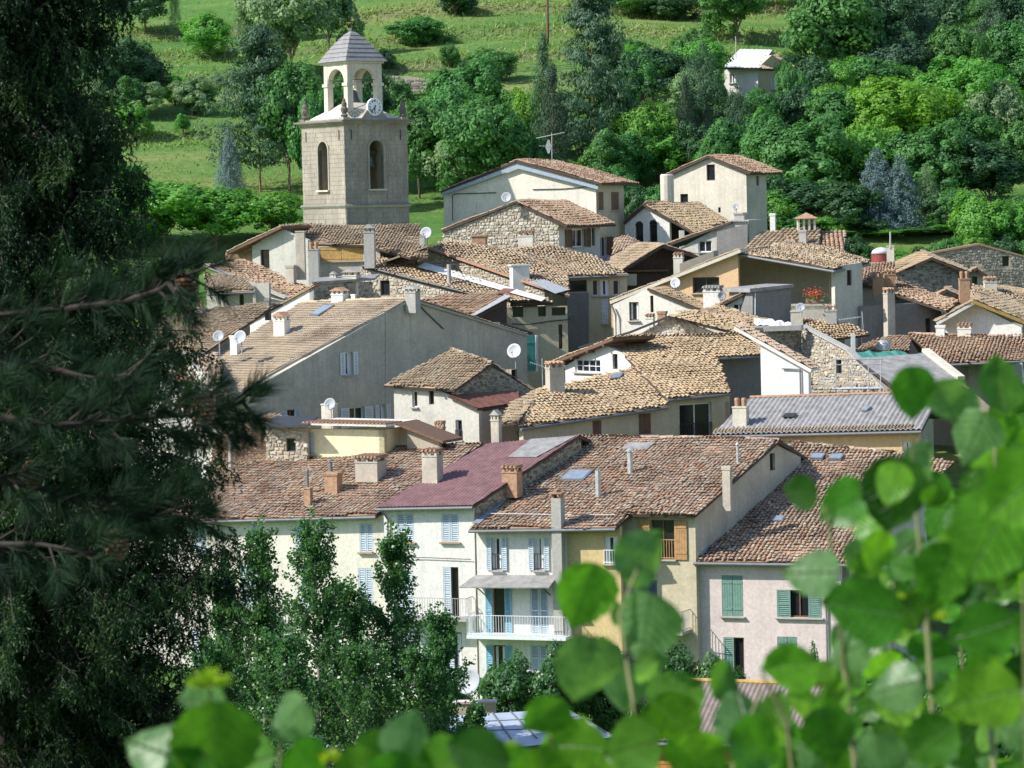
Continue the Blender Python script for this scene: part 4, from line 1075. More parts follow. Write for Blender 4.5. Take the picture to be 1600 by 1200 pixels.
# ================================================================== middle cluster of old slopes
B = bld('village_house', 'house with long rubble-edged roof sloping right below the tower', 640, 207)
Rc = roof(B, [(566, 416), (735, 459), (800, 470), (852, 467), (664, 410), (600, 400)], -14, 16, (700, 440, 199), 't_old', w=.22, jit=1.3)
body(B, Rc, 'mortar', .92)
w = wall(B, wl(Rc, 0, 1, .15), [(562, 400), (740, 430)], 'mortar', [(594, 438, 609, 462, 'void')], [Rc], stones='stone_light', drop=.1)
mb = MB(); a, b = Rc.P[0], Rc.P[1]; mb.tube([a + UP * .02, a.lerp(b, .5), b], .09, 6); mb.build('gutter', 'iron', B, Rc.o)
sheetpatch(B, Rc, [(652, 420), (846, 474), (853, 469), (664, 414)], 'white_sheet', .16)
flue(B, Rc, 702, 413, 444, .13, 'concrete', False)
B = bld('village_house', 'house with grey and orange tiles above the rubble band', 760, 208)
Rb = roof(B, [(668, 388), (852, 452), (890, 462), (888, 432), (797, 389), (702, 376)], -14, 16, (780, 425, 203), 't_old', w=.22, jit=1.3)
body(B, Rb, 'mortar', .92)
w = wall(B, wl(Rb, 0, 1, .15), [(655, 385), (850, 440)], 'mortar', (), [Rb], stones='stone_light', drop=.05)
mb = MB(); a, b = Rb.P[0], Rb.P[1]; mb.bar(a + UP * .05, b + UP * .05, .25, .14); mb.build('verge_tiles', 'terracotta', B, Rb.o)
chimney(B, Rb, 799, 830, 413, 440, -14, 'white', 'flat')
sheetpatch(B, Rb, [(825, 443), (868, 462), (890, 456), (850, 440)], 'galv', .16, 'roof_patch')
a = W(598, 411, 201); b = W(668, 386, 201); mb = MB(); mb.prism([a, b, b + V((.2, 2, 0)), a + V((.2, 2, 0))], UP * .1); mb.build('dormer_roof', 't_old', B)
mb = MB(); mb.prism([W(634, 410, 201.3), W(667, 389, 201.3), W(668, 398, 201.3), W(645, 412, 201.3)], V((0, .3, 0))); mb.build('dormer_wall', 'wood_dark', B)
B = bld('village_house', 'house with grey tile slope ending over a dark wooden attic and grey wall', 890, 210)
Ra = roof(B, [(795, 390), (887, 432), (982, 428), (930, 402), (856, 382)], -10, 16, (930, 430, 204), 't_old', w=.22, jit=1.2, gutter=[(1, 2)])
body(B, Ra, 'grey', .9)
mb = MB(); a, b = Ra.P[0], Ra.P[1]; mb.bar(a + UP * .05, b + UP * .05, .22, .14); mb.build('verge_tiles', 'terracotta', B, Ra.o)
w = wall(B, wl(Ra, 1, 2, .4), [(884, 400), (979, 400)], 'beige', [(889, 438, 917, 456, 'void', 'wood_dark'), (926, 437, 935, 462, 'pane'), (938, 437, 952, 462, 'pane'), (958, 437, 968, 461, 'pane'), (941, 467, 950, 506, 'shut', 'white_paint')], [Ra], ybot=600)
mb = MB(); p = w.plane.off(.12)
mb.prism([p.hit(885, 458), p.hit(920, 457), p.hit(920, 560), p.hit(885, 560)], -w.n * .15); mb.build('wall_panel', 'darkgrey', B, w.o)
chimney(B, Ra, 808, 834, 359, 381, 10, 'cream', 'tiles')
# small loggia house with green shutter
B = bld('village_house', 'cream house with open attic loggia and teal door shutter', 830, 200)
R = roof(B, [(797, 476), (864, 473), (850, 464), (800, 466)], -6, 16, (830, 475, 196), 't_gold', gutter=None)
w = wall(B, wl(R, 0, 1, .3), [(790, 460), (886, 460)], 'beige', [(801, 479, 853, 495, 'void'), (862, 480, 884, 493, 'void'), (873, 507, 879, 545, 'void')], [Plane(R.P[0] - UP * .02, UP)], ybot=620)
body(B, R, 'beige', .8, drop=.3)
pl = w.plane.off(.1); mb = MB(); pts = [pl.hit(x, y) for x, y in ((800, 506), (825, 507), (858, 502), (890, 499), (891, 488))]; mb.tube(pts, .035, 6); mb.build('cable', 'iron', B, w.o)
T = Root('door_shutter', 'tall teal plank shutter standing beside the white satellite dish', 'shutter', W(829, 580, 192))
class _w: pass
q = _w(); pl = vert(829, 580, 192, -14); q.plane = pl; q.n = pl.n; q.eu = V((-pl.n.y, pl.n.x, 0)); q.eu = q.eu if q.eu.x > 0 else -q.eu; O_ = pl.hit(821, 580)
q.P3 = lambda u, v, d=0: V((O_.x + q.eu.x * u, O_.y + q.eu.y * u, v)) + q.n * d
shutter(T, T.o, q, 0, O_.z, .66, pl.hit(829, 525).z, 0, 'teal_paint', False, 'shutter_leaf')
mb = MB(); mb.box(q.P3(.75, (O_.z + pl.hit(829, 525).z) / 2, -.1), q.eu, UP, q.n, .06, 1.1, .08); mb.build('frame', 'white_paint', T)
dish('round white satellite dish beside the teal shutter', 803, 548, 11.5, 184.5, 22, 15, 'dish_white', 1.0)
# red-brown tile shed
B = bld('shed', 'open shed with ribbed red-brown tiles behind the grey gable', 740, 196, 'shed')
R = roof(B, [(655, 467), (740, 497), (797, 466), (778, 456)], 34, 18, (740, 480, 193), 't_red', w=.3, l=.5)
sheetpatch(B, R, [(738, 496), (744, 497), (800, 467), (790, 465)], 'galv', .2)
sheetpatch(B, R, [(775, 463), (793, 463), (807, 456), (788, 455)], 'rust_sheet', .2, 'roof_patch')
mb = MB(); pl = vert(770, 490, 192.6, -30); mb.prism([pl.hit(748, 497), pl.hit(792, 471), pl.hit(792, 540), pl.hit(748, 540)], -pl.n * .3); mb.build('wall', 'wood_dark', B)
mb = MB(); mb.bar(W(775, 505, 189), W(826, 521, 190.5), .8, .14); mb.build('canopy', 'iron', B)

# ================================================================== upper buildings
B = bld('village_house', 'house with rubble stone gable and grey side wall in front of the tall cream house', 800, 222)
pl = vert(790, 350, 214, 22)
w = wall(B, pl, [(692, 360), (803, 316), (873, 350)], 'mortar', (), stones='stone_light', ybot=470)
c = pl.hit(873, 350); c0 = pl.hit(803, 316); bv = -pl.n * 7.5
e0 = pl.off(.2).hit(805, 314); e1 = pl.off(.2).hit(886, 353)
R = roof(B, [e0, e1, e1 + V((sin(rad(30)), cos(rad(30)), 0)) * 7, e0 + V((sin(rad(30)), cos(rad(30)), 0)) * 7], style='t_red', w=.22)
e2 = pl.off(.2).hit(689, 360); roof(B, [e2, e0, e0 + bv, e2 + bv], style='t_old', name='roof_back')
ps = Plane(c, V((cos(rad(30)), -sin(rad(30)), 0)))
wall(B, ps, [(873, 345), (937, 335)], 'pale', [(893, 358, 912, 386, 'open', 'wood_brown'), (918, 356, 923, 386, 'void'), (925, 356, 930, 384, 'void')], [R], ybot=470)
chimney(B, None, 736, 760, 367, 384, 10, 'brick', 'flat', Y=209.5)
B = bld('village_house', 'tall cream house with blue-grey verge boards right of the tower', 830, 236)
pl = vert(800, 300, 226, 24)
w = wall(B, pl, [(693, 300), (808, 254), (931, 288)], 'cream', (), ybot=480)
c = pl.hit(931, 288); h = V((sin(rad(24)), cos(rad(24)), 0))
e0 = pl.off(.25).hit(806, 250); e1 = pl.off(.25).hit(940, 286); e2 = pl.off(.25).hit(688, 300)
R = roof(B, [e0, e1, e1 + h * 7.2, e0 + h * 7.2], style='t_red', w=.22); roof(B, [e2, e0, e0 + h * 7, e2 + h * 7], style='t_red', name='roof_back')
mb = MB(); o_ = pl.off(.3); mb.prism([o_.hit(690, 301), o_.hit(808, 257), o_.hit(934, 291), o_.hit(934, 296), o_.hit(808, 263), o_.hit(690, 306)], -pl.n * .12); mb.build('verge_board', 'lead', B, R.o)
wall(B, Plane(c, V((cos(rad(24)), -sin(rad(24)), 0))), [(931, 280), (974, 275)], 'beige', [(935, 300, 943, 328, 'shutplank', 'wood_brown'), (955, 300, 967, 328, 'shutplank', 'wood_brown'), (937, 370, 948, 402, 'open', 'wood_brown'), (956, 369, 968, 400, 'open', 'wood_brown')], [R], ybot=480)
mb = MB(); o_ = pl.off(.06)
for pts in (((707, 345), (707, 305), (712, 303), (775, 301)), ((832, 296), (880, 295), (925, 291))): mb.tube([o_.hit(*q) for q in pts], .03, 5)
mb.build('pipe', 'iron', B, w.o)
mb = MB(); mb.tube([o_.hit(742, 315), o_.hit(742, 333)], .12, 6); mb.build('vent_pipe', 'cream', B, w.o)
dish('satellite dish on the cream gable under the aerial', 867, 288, 8, 225, 20, 15, 'dish_white', .5)
dish('satellite dish at the peak of the rubble gable before the cream wall', 791, 308, 8, 213, 15, 15, 'dish_grey', .5)
T = Root('tv_aerial', 'tall television aerial rising from the cream house roof', 'aerial', W(863, 275, 227))
mb = MB(); mb.tube([W(863, 290, 227), W(862, 207, 227)], .03, 6); mb.build('mast', 'galv', T)
mb = MB(); mb.tube([W(838, 216, 227), W(882, 207, 227)], .03, 5)
for k in range(9): c = W(840 + k * 5, 216 - k * 1.1, 227); mb.bar(c - V((.05, .35, 0)), c + V((.05, .35, 0)), .02)
mb.tube([W(842, 228, 227), W(861, 229, 227)], .02, 5)
for s in (-1, 1): mb.prism([W(852, 229, 227), W(856, 229 + 11 * s, 227), W(859, 229 + 10 * s, 227), W(861, 229, 227)], V((0, .05, 0)))
mb.build('elements', 'galv', T)
for lab, m_, x in (('lilac towel hanging under the shaded window', 'lilac_cloth', 950), ('blue cloth hanging right of the lilac towel', 'blue_cloth', 967)):
    T = Root('towel', lab, 'towel', W(x, 413, 216), 'laundry under the shaded windows')
    mb = MB(); N = 8; tp = [W(x - 8 + 16 * i / N, 399, 216 + .1 * (i % 2)) for i in range(N + 1)]; bt = [W(x - 8 + 16 * i / N, 413 + i % 3 * .4, 216 + .12 * ((i + 1) % 2)) for i in range(N + 1)]
    vs_ = tp + bt + [p + V((0, .04, 0)) for p in tp + bt]
    mb.add(vs_, [(i, i + 1, i + N + 2, i + N + 1) for i in range(N)] + [(i + 2 * N + 2, i + 3 * N + 3, i + 3 * N + 4, i + 2 * N + 3) for i in range(N)]); mb.build('cloth', m_, T)
# white stone house
B = bld('village_house', 'white limewashed stone house with two dark windows in front of the trees', 1110, 244)
pl = vert(1100, 300, 236, 32); h = V((sin(rad(32)), cos(rad(32)), 0))
w = wall(B, pl, [(1043, 272), (1107, 246), (1166, 272)], 'limestone', [(1104, 257, 1117, 282, 'void'), (1063, 303, 1075, 317, 'void'), (1122, 324, 1126, 332, 'void')], ybot=420)
c = pl.hit(1166, 272)
e0 = pl.off(.3).hit(1106, 243); e1 = pl.off(.3).hit(1172, 270); e2 = pl.off(.3).hit(1042, 272)
R = roof(B, [e0, e1, e1 + h * 5.2, e0 + h * 5.2], style='t_red', w=.22); roof(B, [e2, e0, e0 + h * 5, e2 + h * 5], style='t_red', name='roof_back')
wall(B, Plane(c, V((cos(rad(32)), -sin(rad(32)), 0))), [(1166, 265), (1197, 260)], 'grey', [(1182, 275, 1186, 290, 'void')], [R], ybot=420)
p = W(1042, 272, 234.5); mb = MB(); s = PX(234.5)
mb.lathe(V((p.x, p.y, p.z - 4)), [(.5, -3), (.5, 3.9), (.42, 4.0)], 12); mb.build('turret', 'limestone', B)
# arches house
B = bld('village_house', 'white house with two arched openings under a tiled roof', 1040, 234)
pl = vert(1030, 350, 226, 24); h = V((sin(rad(24)), cos(rad(24)), 0))
w = wall(B, pl, [(976, 352), (1006, 322), (1046, 345)], 'white', [(993, 352, 1005, 378, 'void'), (1015, 350, 1027, 386, 'void')], ybot=440)
for (x0, x1, y) in ((993, 1005, 352), (1015, 1027, 350)):
    mb = MB(); o_ = pl.off(.012); a, b = o_.hit(x0, y), o_.hit(x1, y); c = (a + b) / 2; r = (b - a).length / 2
    mb.prism([c + w.eu * (-cos(pi * k / 10) * r) + UP * (sin(pi * k / 10) * r) for k in range(11)], pl.n * .02); mb.build('arch_dark_plate', 'glass', B, w.o)  # dark plate on the wall, standing for the shaded arch head
e0 = pl.off(.3).hit(1009, 317); e1 = pl.off(.3).hit(1085, 366); e2 = pl.off(.3).hit(973, 348)
R = roof(B, [pl.off(.3).hit(1006, 319), pl.off(.3).hit(1085, 366), W(1138, 346, pl.p.y + 5.5), W(1092, 318, pl.p.y + 7)], style='t_gold', w=.25, ridge=[(0, 3)])
roof(B, [e2, e0, e0 + h * 5, e2 + h * 5], style='t_old', name='roof_back')
mb = MB(); o_ = pl.off(-2); mb.prism([o_.hit(1040, 340), o_.hit(1085, 366), o_.hit(1085, 420), o_.hit(1040, 420)], -pl.n * .3); mb.build('wall', 'wood_dark', B)
mb = MB(); a = pl.hit(1065, 360); mb.box(a - UP * 1.2, V((1, 0, 0)), V((0, 1, 0)), UP, .18, .18, 1.2); mb.build('post', 'white', B)
# small pink slope left of arches
B = bld('village_house', 'low house with pinkish tiles below the arched openings', 990, 222)
R = roof(B, [(955, 412), (1010, 410), (1012, 385), (978, 366), (960, 372)], 12, 18, (990, 405, 219), 't_pink'); body(B, R, 'mortar', .9)
chimney(B, R, 998, 1011, 378, 400, 12, 'brick', 'none')
# grey walled house right of arches
B = bld('village_house', 'grey house with lean roof verge and curtained window below the white stone house', 1100, 226)
pl = vert(1100, 370, 219, 20)
w = wall(B, pl, [(1055, 392), (1140, 346), (1168, 346)], 'pale', [(1091, 376, 1112, 394, 'pane')], ybot=440)
a, b, c = pl.off(.3).hit(1036, 384), pl.off(.3).hit(1142, 346), pl.off(.3).hit(1170, 346); bv = -pl.n * 4
roof(B, [a, b, b + bv, a + bv], style='t_old'); mb = MB(); mb.prism([b, c, c + bv, b + bv], UP * .12); mb.build('flat_roof', 'concrete', B)
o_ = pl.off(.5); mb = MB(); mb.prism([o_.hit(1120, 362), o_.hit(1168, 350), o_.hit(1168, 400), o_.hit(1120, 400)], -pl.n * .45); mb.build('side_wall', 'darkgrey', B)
chimney(B, None, 1146, 1168, 332, 390, 20, 'concrete', 'flat', Y=218); chimney(B, None, 1202, 1212, 333, 348, 20, 'white', 'flat', Y=224)
dish('small satellite dish on the wall of the white stone house', 1149, 323, 5, 217.5, 20, 15, 'dish_grey', .4)
# dark gable with open eave
B = bld('village_house', 'house with dark open gable and grey chimney above the apricot house', 1030, 216)
pl = vert(1030, 415, 211, -20)
a, b, c = pl.off(1.2).hit(966, 425), pl.off(1.2).hit(1035, 382), pl.off(1.2).hit(1092, 400); bv = -pl.n * 5
roof(B, [a, b, b + bv, a + bv], style='t_old', thick=.18); roof(B, [b, c, c + bv, b + bv], style='t_gold', thick=.18, name='roof_right')
w = wall(B, pl.off(-.6), [(960, 430), (1035, 386), (1090, 402)], 'wood_dark', (), ybot=480)
mb = MB(); mb.prism([pl.hit(978, 422), pl.hit(1045, 421), pl.hit(1045, 424), pl.hit(978, 425)], -pl.n * .6); mb.build('beam', 'wood_brown', B)
mb = MB(); mb.prism([pl.hit(976, 428), pl.hit(995, 428), pl.hit(995, 446), pl.hit(976, 446)], -pl.n * .3); mb.build('wall_panel', 'pale', B)
chimney(B, None, 1051, 1068, 392, 424, 15, 'pale', 'tiles', Y=208)
B = bld('terrace', 'small roof terrace with potted plants behind the apricot house verge', 1085, 211, 'terrace')
mb = MB(); mb.prism([W(1062, 412, 207.5), W(1115, 392, 207.5), W(1115, 440, 207.5), W(1062, 440, 207.5)], V((.5, 3, 0))); mb.build('wall', 'mortar', B)
# tiled roof with capped chimney
B = bld('village_house', 'house with boldly ridged grey tiles and a capped chimney', 1250, 222)
R = roof(B, [(1160, 392), (1278, 394), (1282, 356), (1190, 362)], 24, 18, (1230, 390, 214), 't_old', w=.34, l=.5, jit=.5); body(B, R, 'grey', .9)
R2 = roof(B, [(1278, 394), (1318, 398), (1322, 361), (1281, 361)], 4, 18, (1300, 390, 214), 't_red', w=.3, l=.5, jit=.5); body(B, R2, 'grey', .9)
chimney(B, R, 1247, 1261, 359, 384, 20, 'concrete', 'flat'); chimney(B, R, 1225, 1243, 369, 382, 20, 'concrete', 'pots')
p = R.plane.hit(1260, 362); mb = MB(); x_, y_ = V((1, 0, 0)), V((0, 1, 0))
for i in (-.55, -.18, .18, .55): mb.box(p + x_ * i + UP * .5, x_, y_, UP, .07, .3, .4)
o = mb.build('chimney', 'limestone', B); mb = MB(); t = p + UP * .9
mb.add([t + x_ * -.8 - y_ * .5, t + x_ * .8 - y_ * .5, t + x_ * .8 + y_ * .5, t + x_ * -.8 + y_ * .5, t + UP * .42], [(0, 1, 4), (1, 2, 4), (2, 3, 4), (3, 0, 4), (3, 2, 1, 0)]); mb.build('chimney_cap', 'terracotta', B, o)

# apricot house with terrace
B = bld('village_house', 'apricot house with deep shaded terrace and red geraniums', 1180, 204)
pl = vert(1110, 440, 198, 22); h = V((sin(rad(22)), cos(rad(22)), 0))
w = wall(B, pl, [(955, 478), (1153, 392)], 'apricot', [(1082, 433, 1124, 458, 'pane', 'white_paint', 'darkframe')], ybot=560)
c = pl.hit(1153, 392); rt = V((cos(rad(22)), -sin(rad(22)), 0))
fr = pl.hit(1155, 395)
a, b = pl.off(.5).hit(952, 470), pl.off(.5).hit(1156, 389); bv = -pl.n * 8
roof(B, [a, b, b + bv, a + bv], style='t_old', name='roof_left', under='limestone', thick=.2)
e = V((cos(rad(38)), sin(rad(38)), 0))
pf = W(1153, 396, 197.4); p1 = W(1302, 422, 193.6); p2 = W(1358, 411, 199); p3 = W(1300, 387, 206); p4 = W(1232, 382, 207); p5 = b + bv * .6
R = roof(B, [pf, p1, p2, p3, p4], style='t_old', w=.22, under='wood_dark', gutter=[(0, 1), (1, 2)], name='terrace_roof', jit=1.2)
sp = vert(1320, 450, 195.0, -32)
w3 = wall(B, sp, [(1304, 416), (1347, 410)], 'pale', [(1323, 422, 1331, 446, 'void')], ybot=560)
fp = vert(1220, 470, 196.8, 10)
mb = MB(); bw = fp.off(-4.2); mb.prism([bw.hit(1150, 395), bw.hit(1310, 415), bw.hit(1310, 520), bw.hit(1150, 520)], -fp.n * .3); mb.build('terrace_back_wall', 'beige', B)
wd = wall(B, fp, [(1225, 475), (1308, 475)], 'pale', (), ybot=560)
mb = MB(); mb.prism([fp.hit(1150, 478), fp.hit(1306, 478), fp.hit(1306, 484), fp.hit(1150, 484)], -fp.n * 4.2); mb.build('terrace_floor', 'concrete', B)
mb = MB(); q = fp.off(-.2).hit(1299, 470); mb.box(q + UP * .6, V((1, 0, 0)), V((0, 1, 0)), UP, .12, .12, 1.9); mb.build('post', 'beige', B)
# lower cream wing with own roof
pl2 = vert(1030, 480, 194.5, 22)
w4 = wall(B, pl2, [(958, 476), (1010, 452), (1098, 486)], 'cream', [(983, 472, 998, 501, 'pane', 'white_paint', 'darkframe'), (1016, 462, 1021, 488, 'void')], ybot=580)
a, b, c = pl2.off(.15).hit(950, 474), pl2.off(.15).hit(1012, 450), pl2.off(.15).hit(1100, 487); bv = -pl2.n * 3.2
roof(B, [b, c, c + bv, b + bv], style='t_gold', name='wing_roof')
chimney(B, None, 1096, 1128, 444, 488, 18, 'white', 'tiles', Y=193.5, capmat='concrete')
chimney(B, None, 1026, 1041, 486, 502, 18, 'brick', 'flat', Y=190); chimney(B, None, 1007, 1022, 491, 504, 18, 'cream', 'tiles', Y=190)
mb = MB(); pts = [pl2.off(.2).hit(x, y) for x, y in ((956, 478), (962, 492), (963, 540))]; mb.tube(pts, .06, 6); mb.build('downpipe', 'zinc', B)
dish('round satellite dish on the apricot gable', 1055, 442, 8, 197, 20, 12, 'white' if False else 'dish_white', .5)
dish('satellite dish fixed to the white tiled chimney', 1128, 462, 7, 192.5, -10, 12, 'dish_grey', .6)
T = Root('geranium', 'bright red geraniums in flower on the shaded terrace rail', 'flowers', W(1272, 472, 195.6))
mb = MB(); c = W(1272, 459, 195.6)
for k in range(90):
    p = c + V((random.gauss(0, .28), random.gauss(0, .2), random.gauss(0, .17))); mb.lathe(p, [(.01, -.04), (.055, 0), (.01, .04)], 5)
mb.build('flowers', 'flower_red', T)
mb = MB()
for k in range(70):
    p = c + V((random.gauss(0, .35), random.gauss(0, .25), random.gauss(-.2, .15))); a_ = V((random.uniform(-1, 1), random.uniform(-1, 1), random.uniform(-.3, 1))).normalized(); b_ = a_.orthogonal().normalized()
    mb.add([p - a_ * .08, p + b_ * .06, p + a_ * .08, p - b_ * .06], [(0, 1, 2, 3)])
mb.build('leaves', 'lf_green', T); mb = MB(); mb.box(W(1272, 470, 195.6), V((1, 0, 0)), V((0, 1, 0)), UP, .5, .15, .12); mb.build('planter', 'terracotta', T)
B = bld('shed', 'flat-topped dark grey shed with pale pipe in front of the apricot terrace', 1205, 194, 'shed')
pl = vert(1205, 470, 190.5, -24)
mb = MB(); mb.prism([pl.hit(1176, 456), pl.hit(1236, 450), pl.hit(1236, 530), pl.hit(1176, 530)], -pl.n * 3); mb.build('wall', 'darkgrey', B)
mb = MB(); o_ = pl.off(.2); mb.prism([o_.hit(1172, 451), o_.hit(1240, 444), o_.hit(1240, 449), o_.hit(1172, 457)], -pl.n * 3.4); mb.build('roof', 'fibre_cement', B)
mb = MB(); o_ = pl.off(.06); mb.tube([o_.hit(1180, 458), o_.hit(1180, 492)], .03, 6); mb.build('pipe', 'white_paint', B)
B = bld('village_house', 'low house with slanting grey verge left of the dark grey shed', 1150, 196)
pl = vert(1140, 480, 191.5, 24)
w = wall(B, pl, [(1103, 496), (1173, 455)], 'pale', [(1144, 474, 1163, 498, 'pane')], ybot=560)
a, b = pl.off(.3).hit(1095, 490), pl.off(.3).hit(1176, 450); bv = -pl.n * 4; roof(B, [a, b, b + bv, a + bv], style='t_old')
# low wall + roofs above golden house
B = bld('village_house', 'low limestone house with ragged tile roof behind the golden ridge', 1070, 190)
pl = vert(1070, 510, 184.5, 18)
w = wall(B, pl, [(985, 530), (1050, 494), (1130, 526)], 'limestone', (), ybot=580, stones='stone_light')
a, b, c = pl.off(.25).hit(900, 545), pl.off(.25).hit(1052, 491), pl.off(.25).hit(1160, 525)
roof(B, [W(1046, 494, 184), W(1165, 530, 183.5), W(1225, 508, 189), W(1120, 484, 190.5)], style='t_gold', jit=2.0)
mb = MB(); mb.bar(pl.off(.2).hit(905, 543), pl.off(.2).hit(985, 519), .3, .12); mb.bar(pl.off(.2).hit(985, 519), pl.off(.2).hit(1052, 492), .3, .12); mb.build('verge_coping', 'iron', B)
B = bld('village_house', 'small house with sunlit tile slope and two chimneys above the ruin', 1290, 192)
R = roof(B, [(1255, 512), (1295, 530), (1359, 522), (1330, 508), (1255, 498)], -6, 16, (1310, 520, 188), 't_gold', jit=1.5); body(B, R, 'mortar', .85, zb=13)
chimney(B, R, 1290, 1308, 474, 510, 5, 'concrete', 'tiles'); chimney(B, R, 1235, 1255, 486, 508, 5, 'limestone', 'none')
dish('satellite dish on the block chimney below the geraniums', 1251, 480, 7, 187, 10, 15, 'dish_grey', .6)
mb = MB(); mb.box(W(1333, 540, 187.2), V((1, 0, 0)), V((0, 1, 0)), UP, .12, .12, .7); mb.build('post', 'white', B)
T = Root('tv_aerial', 'low horizontal television aerial right of the sunlit block chimney', 'aerial', W(1348, 515, 187.5))
mb = MB(); mb.tube([W(1349, 518, 187.5), W(1347, 487, 187.5)], .025, 5); mb.build('mast', 'galv', T)
mb = MB(); mb.tube([W(1310, 500, 187.5), W(1346, 495, 187.5)], .018, 5)
for k in range(8): c = W(1312 + k * 4, 499.7 - k * .55, 187.5); mb.bar(c - V((0, .25, .05)), c + V((0, .25, .05)), .015)
mb.build('elements', 'galv', T)
T = Root('tarpaulin', 'crumpled white plastic sheet lying on the roof edge above the ruin', 'sheet', W(1200, 508, 187))
mb = MB(); N = 12; random.seed(3)
g_ = [[W(1178 + 58 * i / N, 497 + 3.2 * j + random.uniform(-2, 2) + i * .5, 187.5 - j * .5) for i in range(N + 1)] for j in range(4)]
vs_ = sum(g_, []); mb.add(vs_ + [v - UP * .05 for v in vs_], [(j * (N + 1) + i, j * (N + 1) + i + 1, (j + 1) * (N + 1) + i + 1, (j + 1) * (N + 1) + i) for i in range(N) for j in range(3)]); mb.build('cloth', 'tarp_white', T)

# ================================================================== right-hand cluster
B = bld('village_house', 'tall blank grey house with a square buttress chimney', 1400, 204)
R = roof(B, [(1346, 442), (1480, 486), (1500, 470), (1402, 440), (1362, 428)], -26, 15, (1420, 465, 198), 't_red', jit=1.2)
pl = vert(1400, 490, 196.5, -30)
w = wall(B, pl, [(1345, 436), (1470, 436)], 'darkgrey', [(1446, 497, 1455, 530, 'void')], [R], ybot=590, drop=.1)
body(B, R, 'darkgrey', .85)
chimney(B, None, 1385, 1403, 447, 560, -30, 'grey', 'tiles', Y=194.8); chimney(B, None, 1383, 1399, 420, 440, 0, 'brick', 'tiles', Y=200); chimney(B, None, 1364, 1382, 425, 446, 0, 'brick', 'pots', Y=199)
B = bld('village_house', 'house with smooth orange-tan roof and rubble gable at the right', 1440, 222)
pl = vert(1450, 440, 212, -12)
w = wall(B, pl, [(1398, 432), (1454, 404), (1512, 428)], 'mortar', (), stones='stone_dark', ybot=520)
roof(B, [W(1393, 430, 211.5), W(1455, 402, 211.5), W(1437, 393, 219), W(1385, 415, 219)], style='t_gold', w=.2, l=.3, jit=.3, under='wood_dark')
roof(B, [W(1455, 402, 211.5), W(1516, 428, 211.5), W(1500, 415, 219), W(1437, 393, 219)], style='t_old', name='roof_right')
chimney(B, None, 1385, 1398, 384, 420, 10, 'limestone', 'none', Y=213); mb = MB(); mb.tube([W(1391, 388, 213), W(1391, 362, 213)], .06, 6); mb.build('flue_pipe', 'galv', B)
B = bld('rubble_wall_house', 'roofless looking house with dark rubble wall and one square hole at right', 1530, 232)
pl = vert(1530, 420, 224, -6)
w = wall(B, pl, [(1440, 398), (1530, 382), (1640, 412)], 'mortar', [(1566, 400, 1577, 416, 'void')], stones='stone_dark', ybot=500)
mb = MB(); o_ = pl.off(.1); mb.prism([o_.hit(1438, 397), o_.hit(1530, 380), o_.hit(1640, 410), o_.hit(1640, 412), o_.hit(1530, 383), o_.hit(1438, 400)], -pl.n * .7); mb.build('coping_tiles', 'terracotta', B)
B = bld('village_house', 'small tile roof between the apricot house and the grey buttress house', 1370, 214)
R = roof(B, [(1336, 446), (1402, 446), (1398, 410), (1344, 410)], 10, 16, (1370, 440, 207), 't_red'); body(B, R, 'mortar', .9); wall(B, wl(R, 0, 1, .3), [(1338, 400), (1402, 400)], 'mortar', (), [R])
T = Root('round_tank', 'round burgundy tank with a pale domed lid behind the chimneys', 'tank', W(1377, 408, 220))
mb = MB(); p = W(1377, 409, 220); mb.lathe(p - UP * 1.4, [(.68, 0), (.68, 1.95)], 20); mb.build('drum', 'red_paint', T); mb = MB(); mb.lathe(p + UP * .55, [(.72, 0), (.6, .25), (.3, .42), (.02, .46)], 20); mb.build('lid', 'dish_white', T, smooth=True)
B = bld('village_house', 'white gable house with diagonal shadow and red-brown eave boards at right', 1530, 204)
pl = vert(1530, 500, 196, 22)
w = wall(B, pl, [(1468, 506), (1521, 474), (1596, 512)], 'white', (), ybot=600)
roof(B, [W(1462, 504, 195.2), W(1520, 468, 195.2), W(1526, 463, 201), W(1470, 492, 201)], style='t_old', under='white', thick=.18)
roof(B, [W(1520, 468, 195.0), W(1610, 511, 195.0), W(1640, 490, 202), W(1540, 456, 202)], style='t_old', name='roof_right', under='board_yellow', thick=.2)
chimney(B, None, 1500, 1516, 424, 476, 0, 'brick', 'pots', Y=198)
B = bld('village_house', 'house with long grey-brown slope between the white gable and the rubble wall', 1560, 214)
R = roof(B, [(1515, 464), (1640, 500), (1640, 470), (1560, 452), (1520, 446)], -10, 16, (1570, 475, 206), 't_old', jit=1.2); body(B, R, 'mortar', .9)
chimney(B, R, 1539, 1558, 430, 462, 0, 'limestone', 'tiles'); 
B = bld('village_house', 'small grey house with tilted eave under the rubble wall', 1520, 218)
pl = vert(1520, 440, 214, -6); w = wall(B, pl, [(1508, 430), (1527, 420), (1540, 430)], 'grey', [(1519, 432, 1527, 444, 'void')], ybot=500)
roof(B, [W(1503, 430, 213.5), W(1526, 418, 213.5), W(1530, 416, 217), W(1508, 426, 217)], style='t_old'); roof(B, [W(1526, 418, 213.5), W(1541, 431, 213.5), W(1545, 428, 217), W(1530, 416, 217)], style='t_old', name='roof_right')
B = bld('village_house', 'house with cream upper wall and dark eave line at the right edge', 1590, 212)
pl = vert(1590, 460, 209, -10); w = wall(B, pl, [(1550, 446), (1640, 470)], 'pale', (), ybot=530)
roof(B, [W(1530, 452, 208.6), W(1555, 440, 208.6), W(1640, 466, 208.0), W(1640, 450, 214), W(1560, 432, 214)], style='t_gold')
B = bld('village_house', 'small pale gable between orange-tan roof and white gable', 1480, 210)
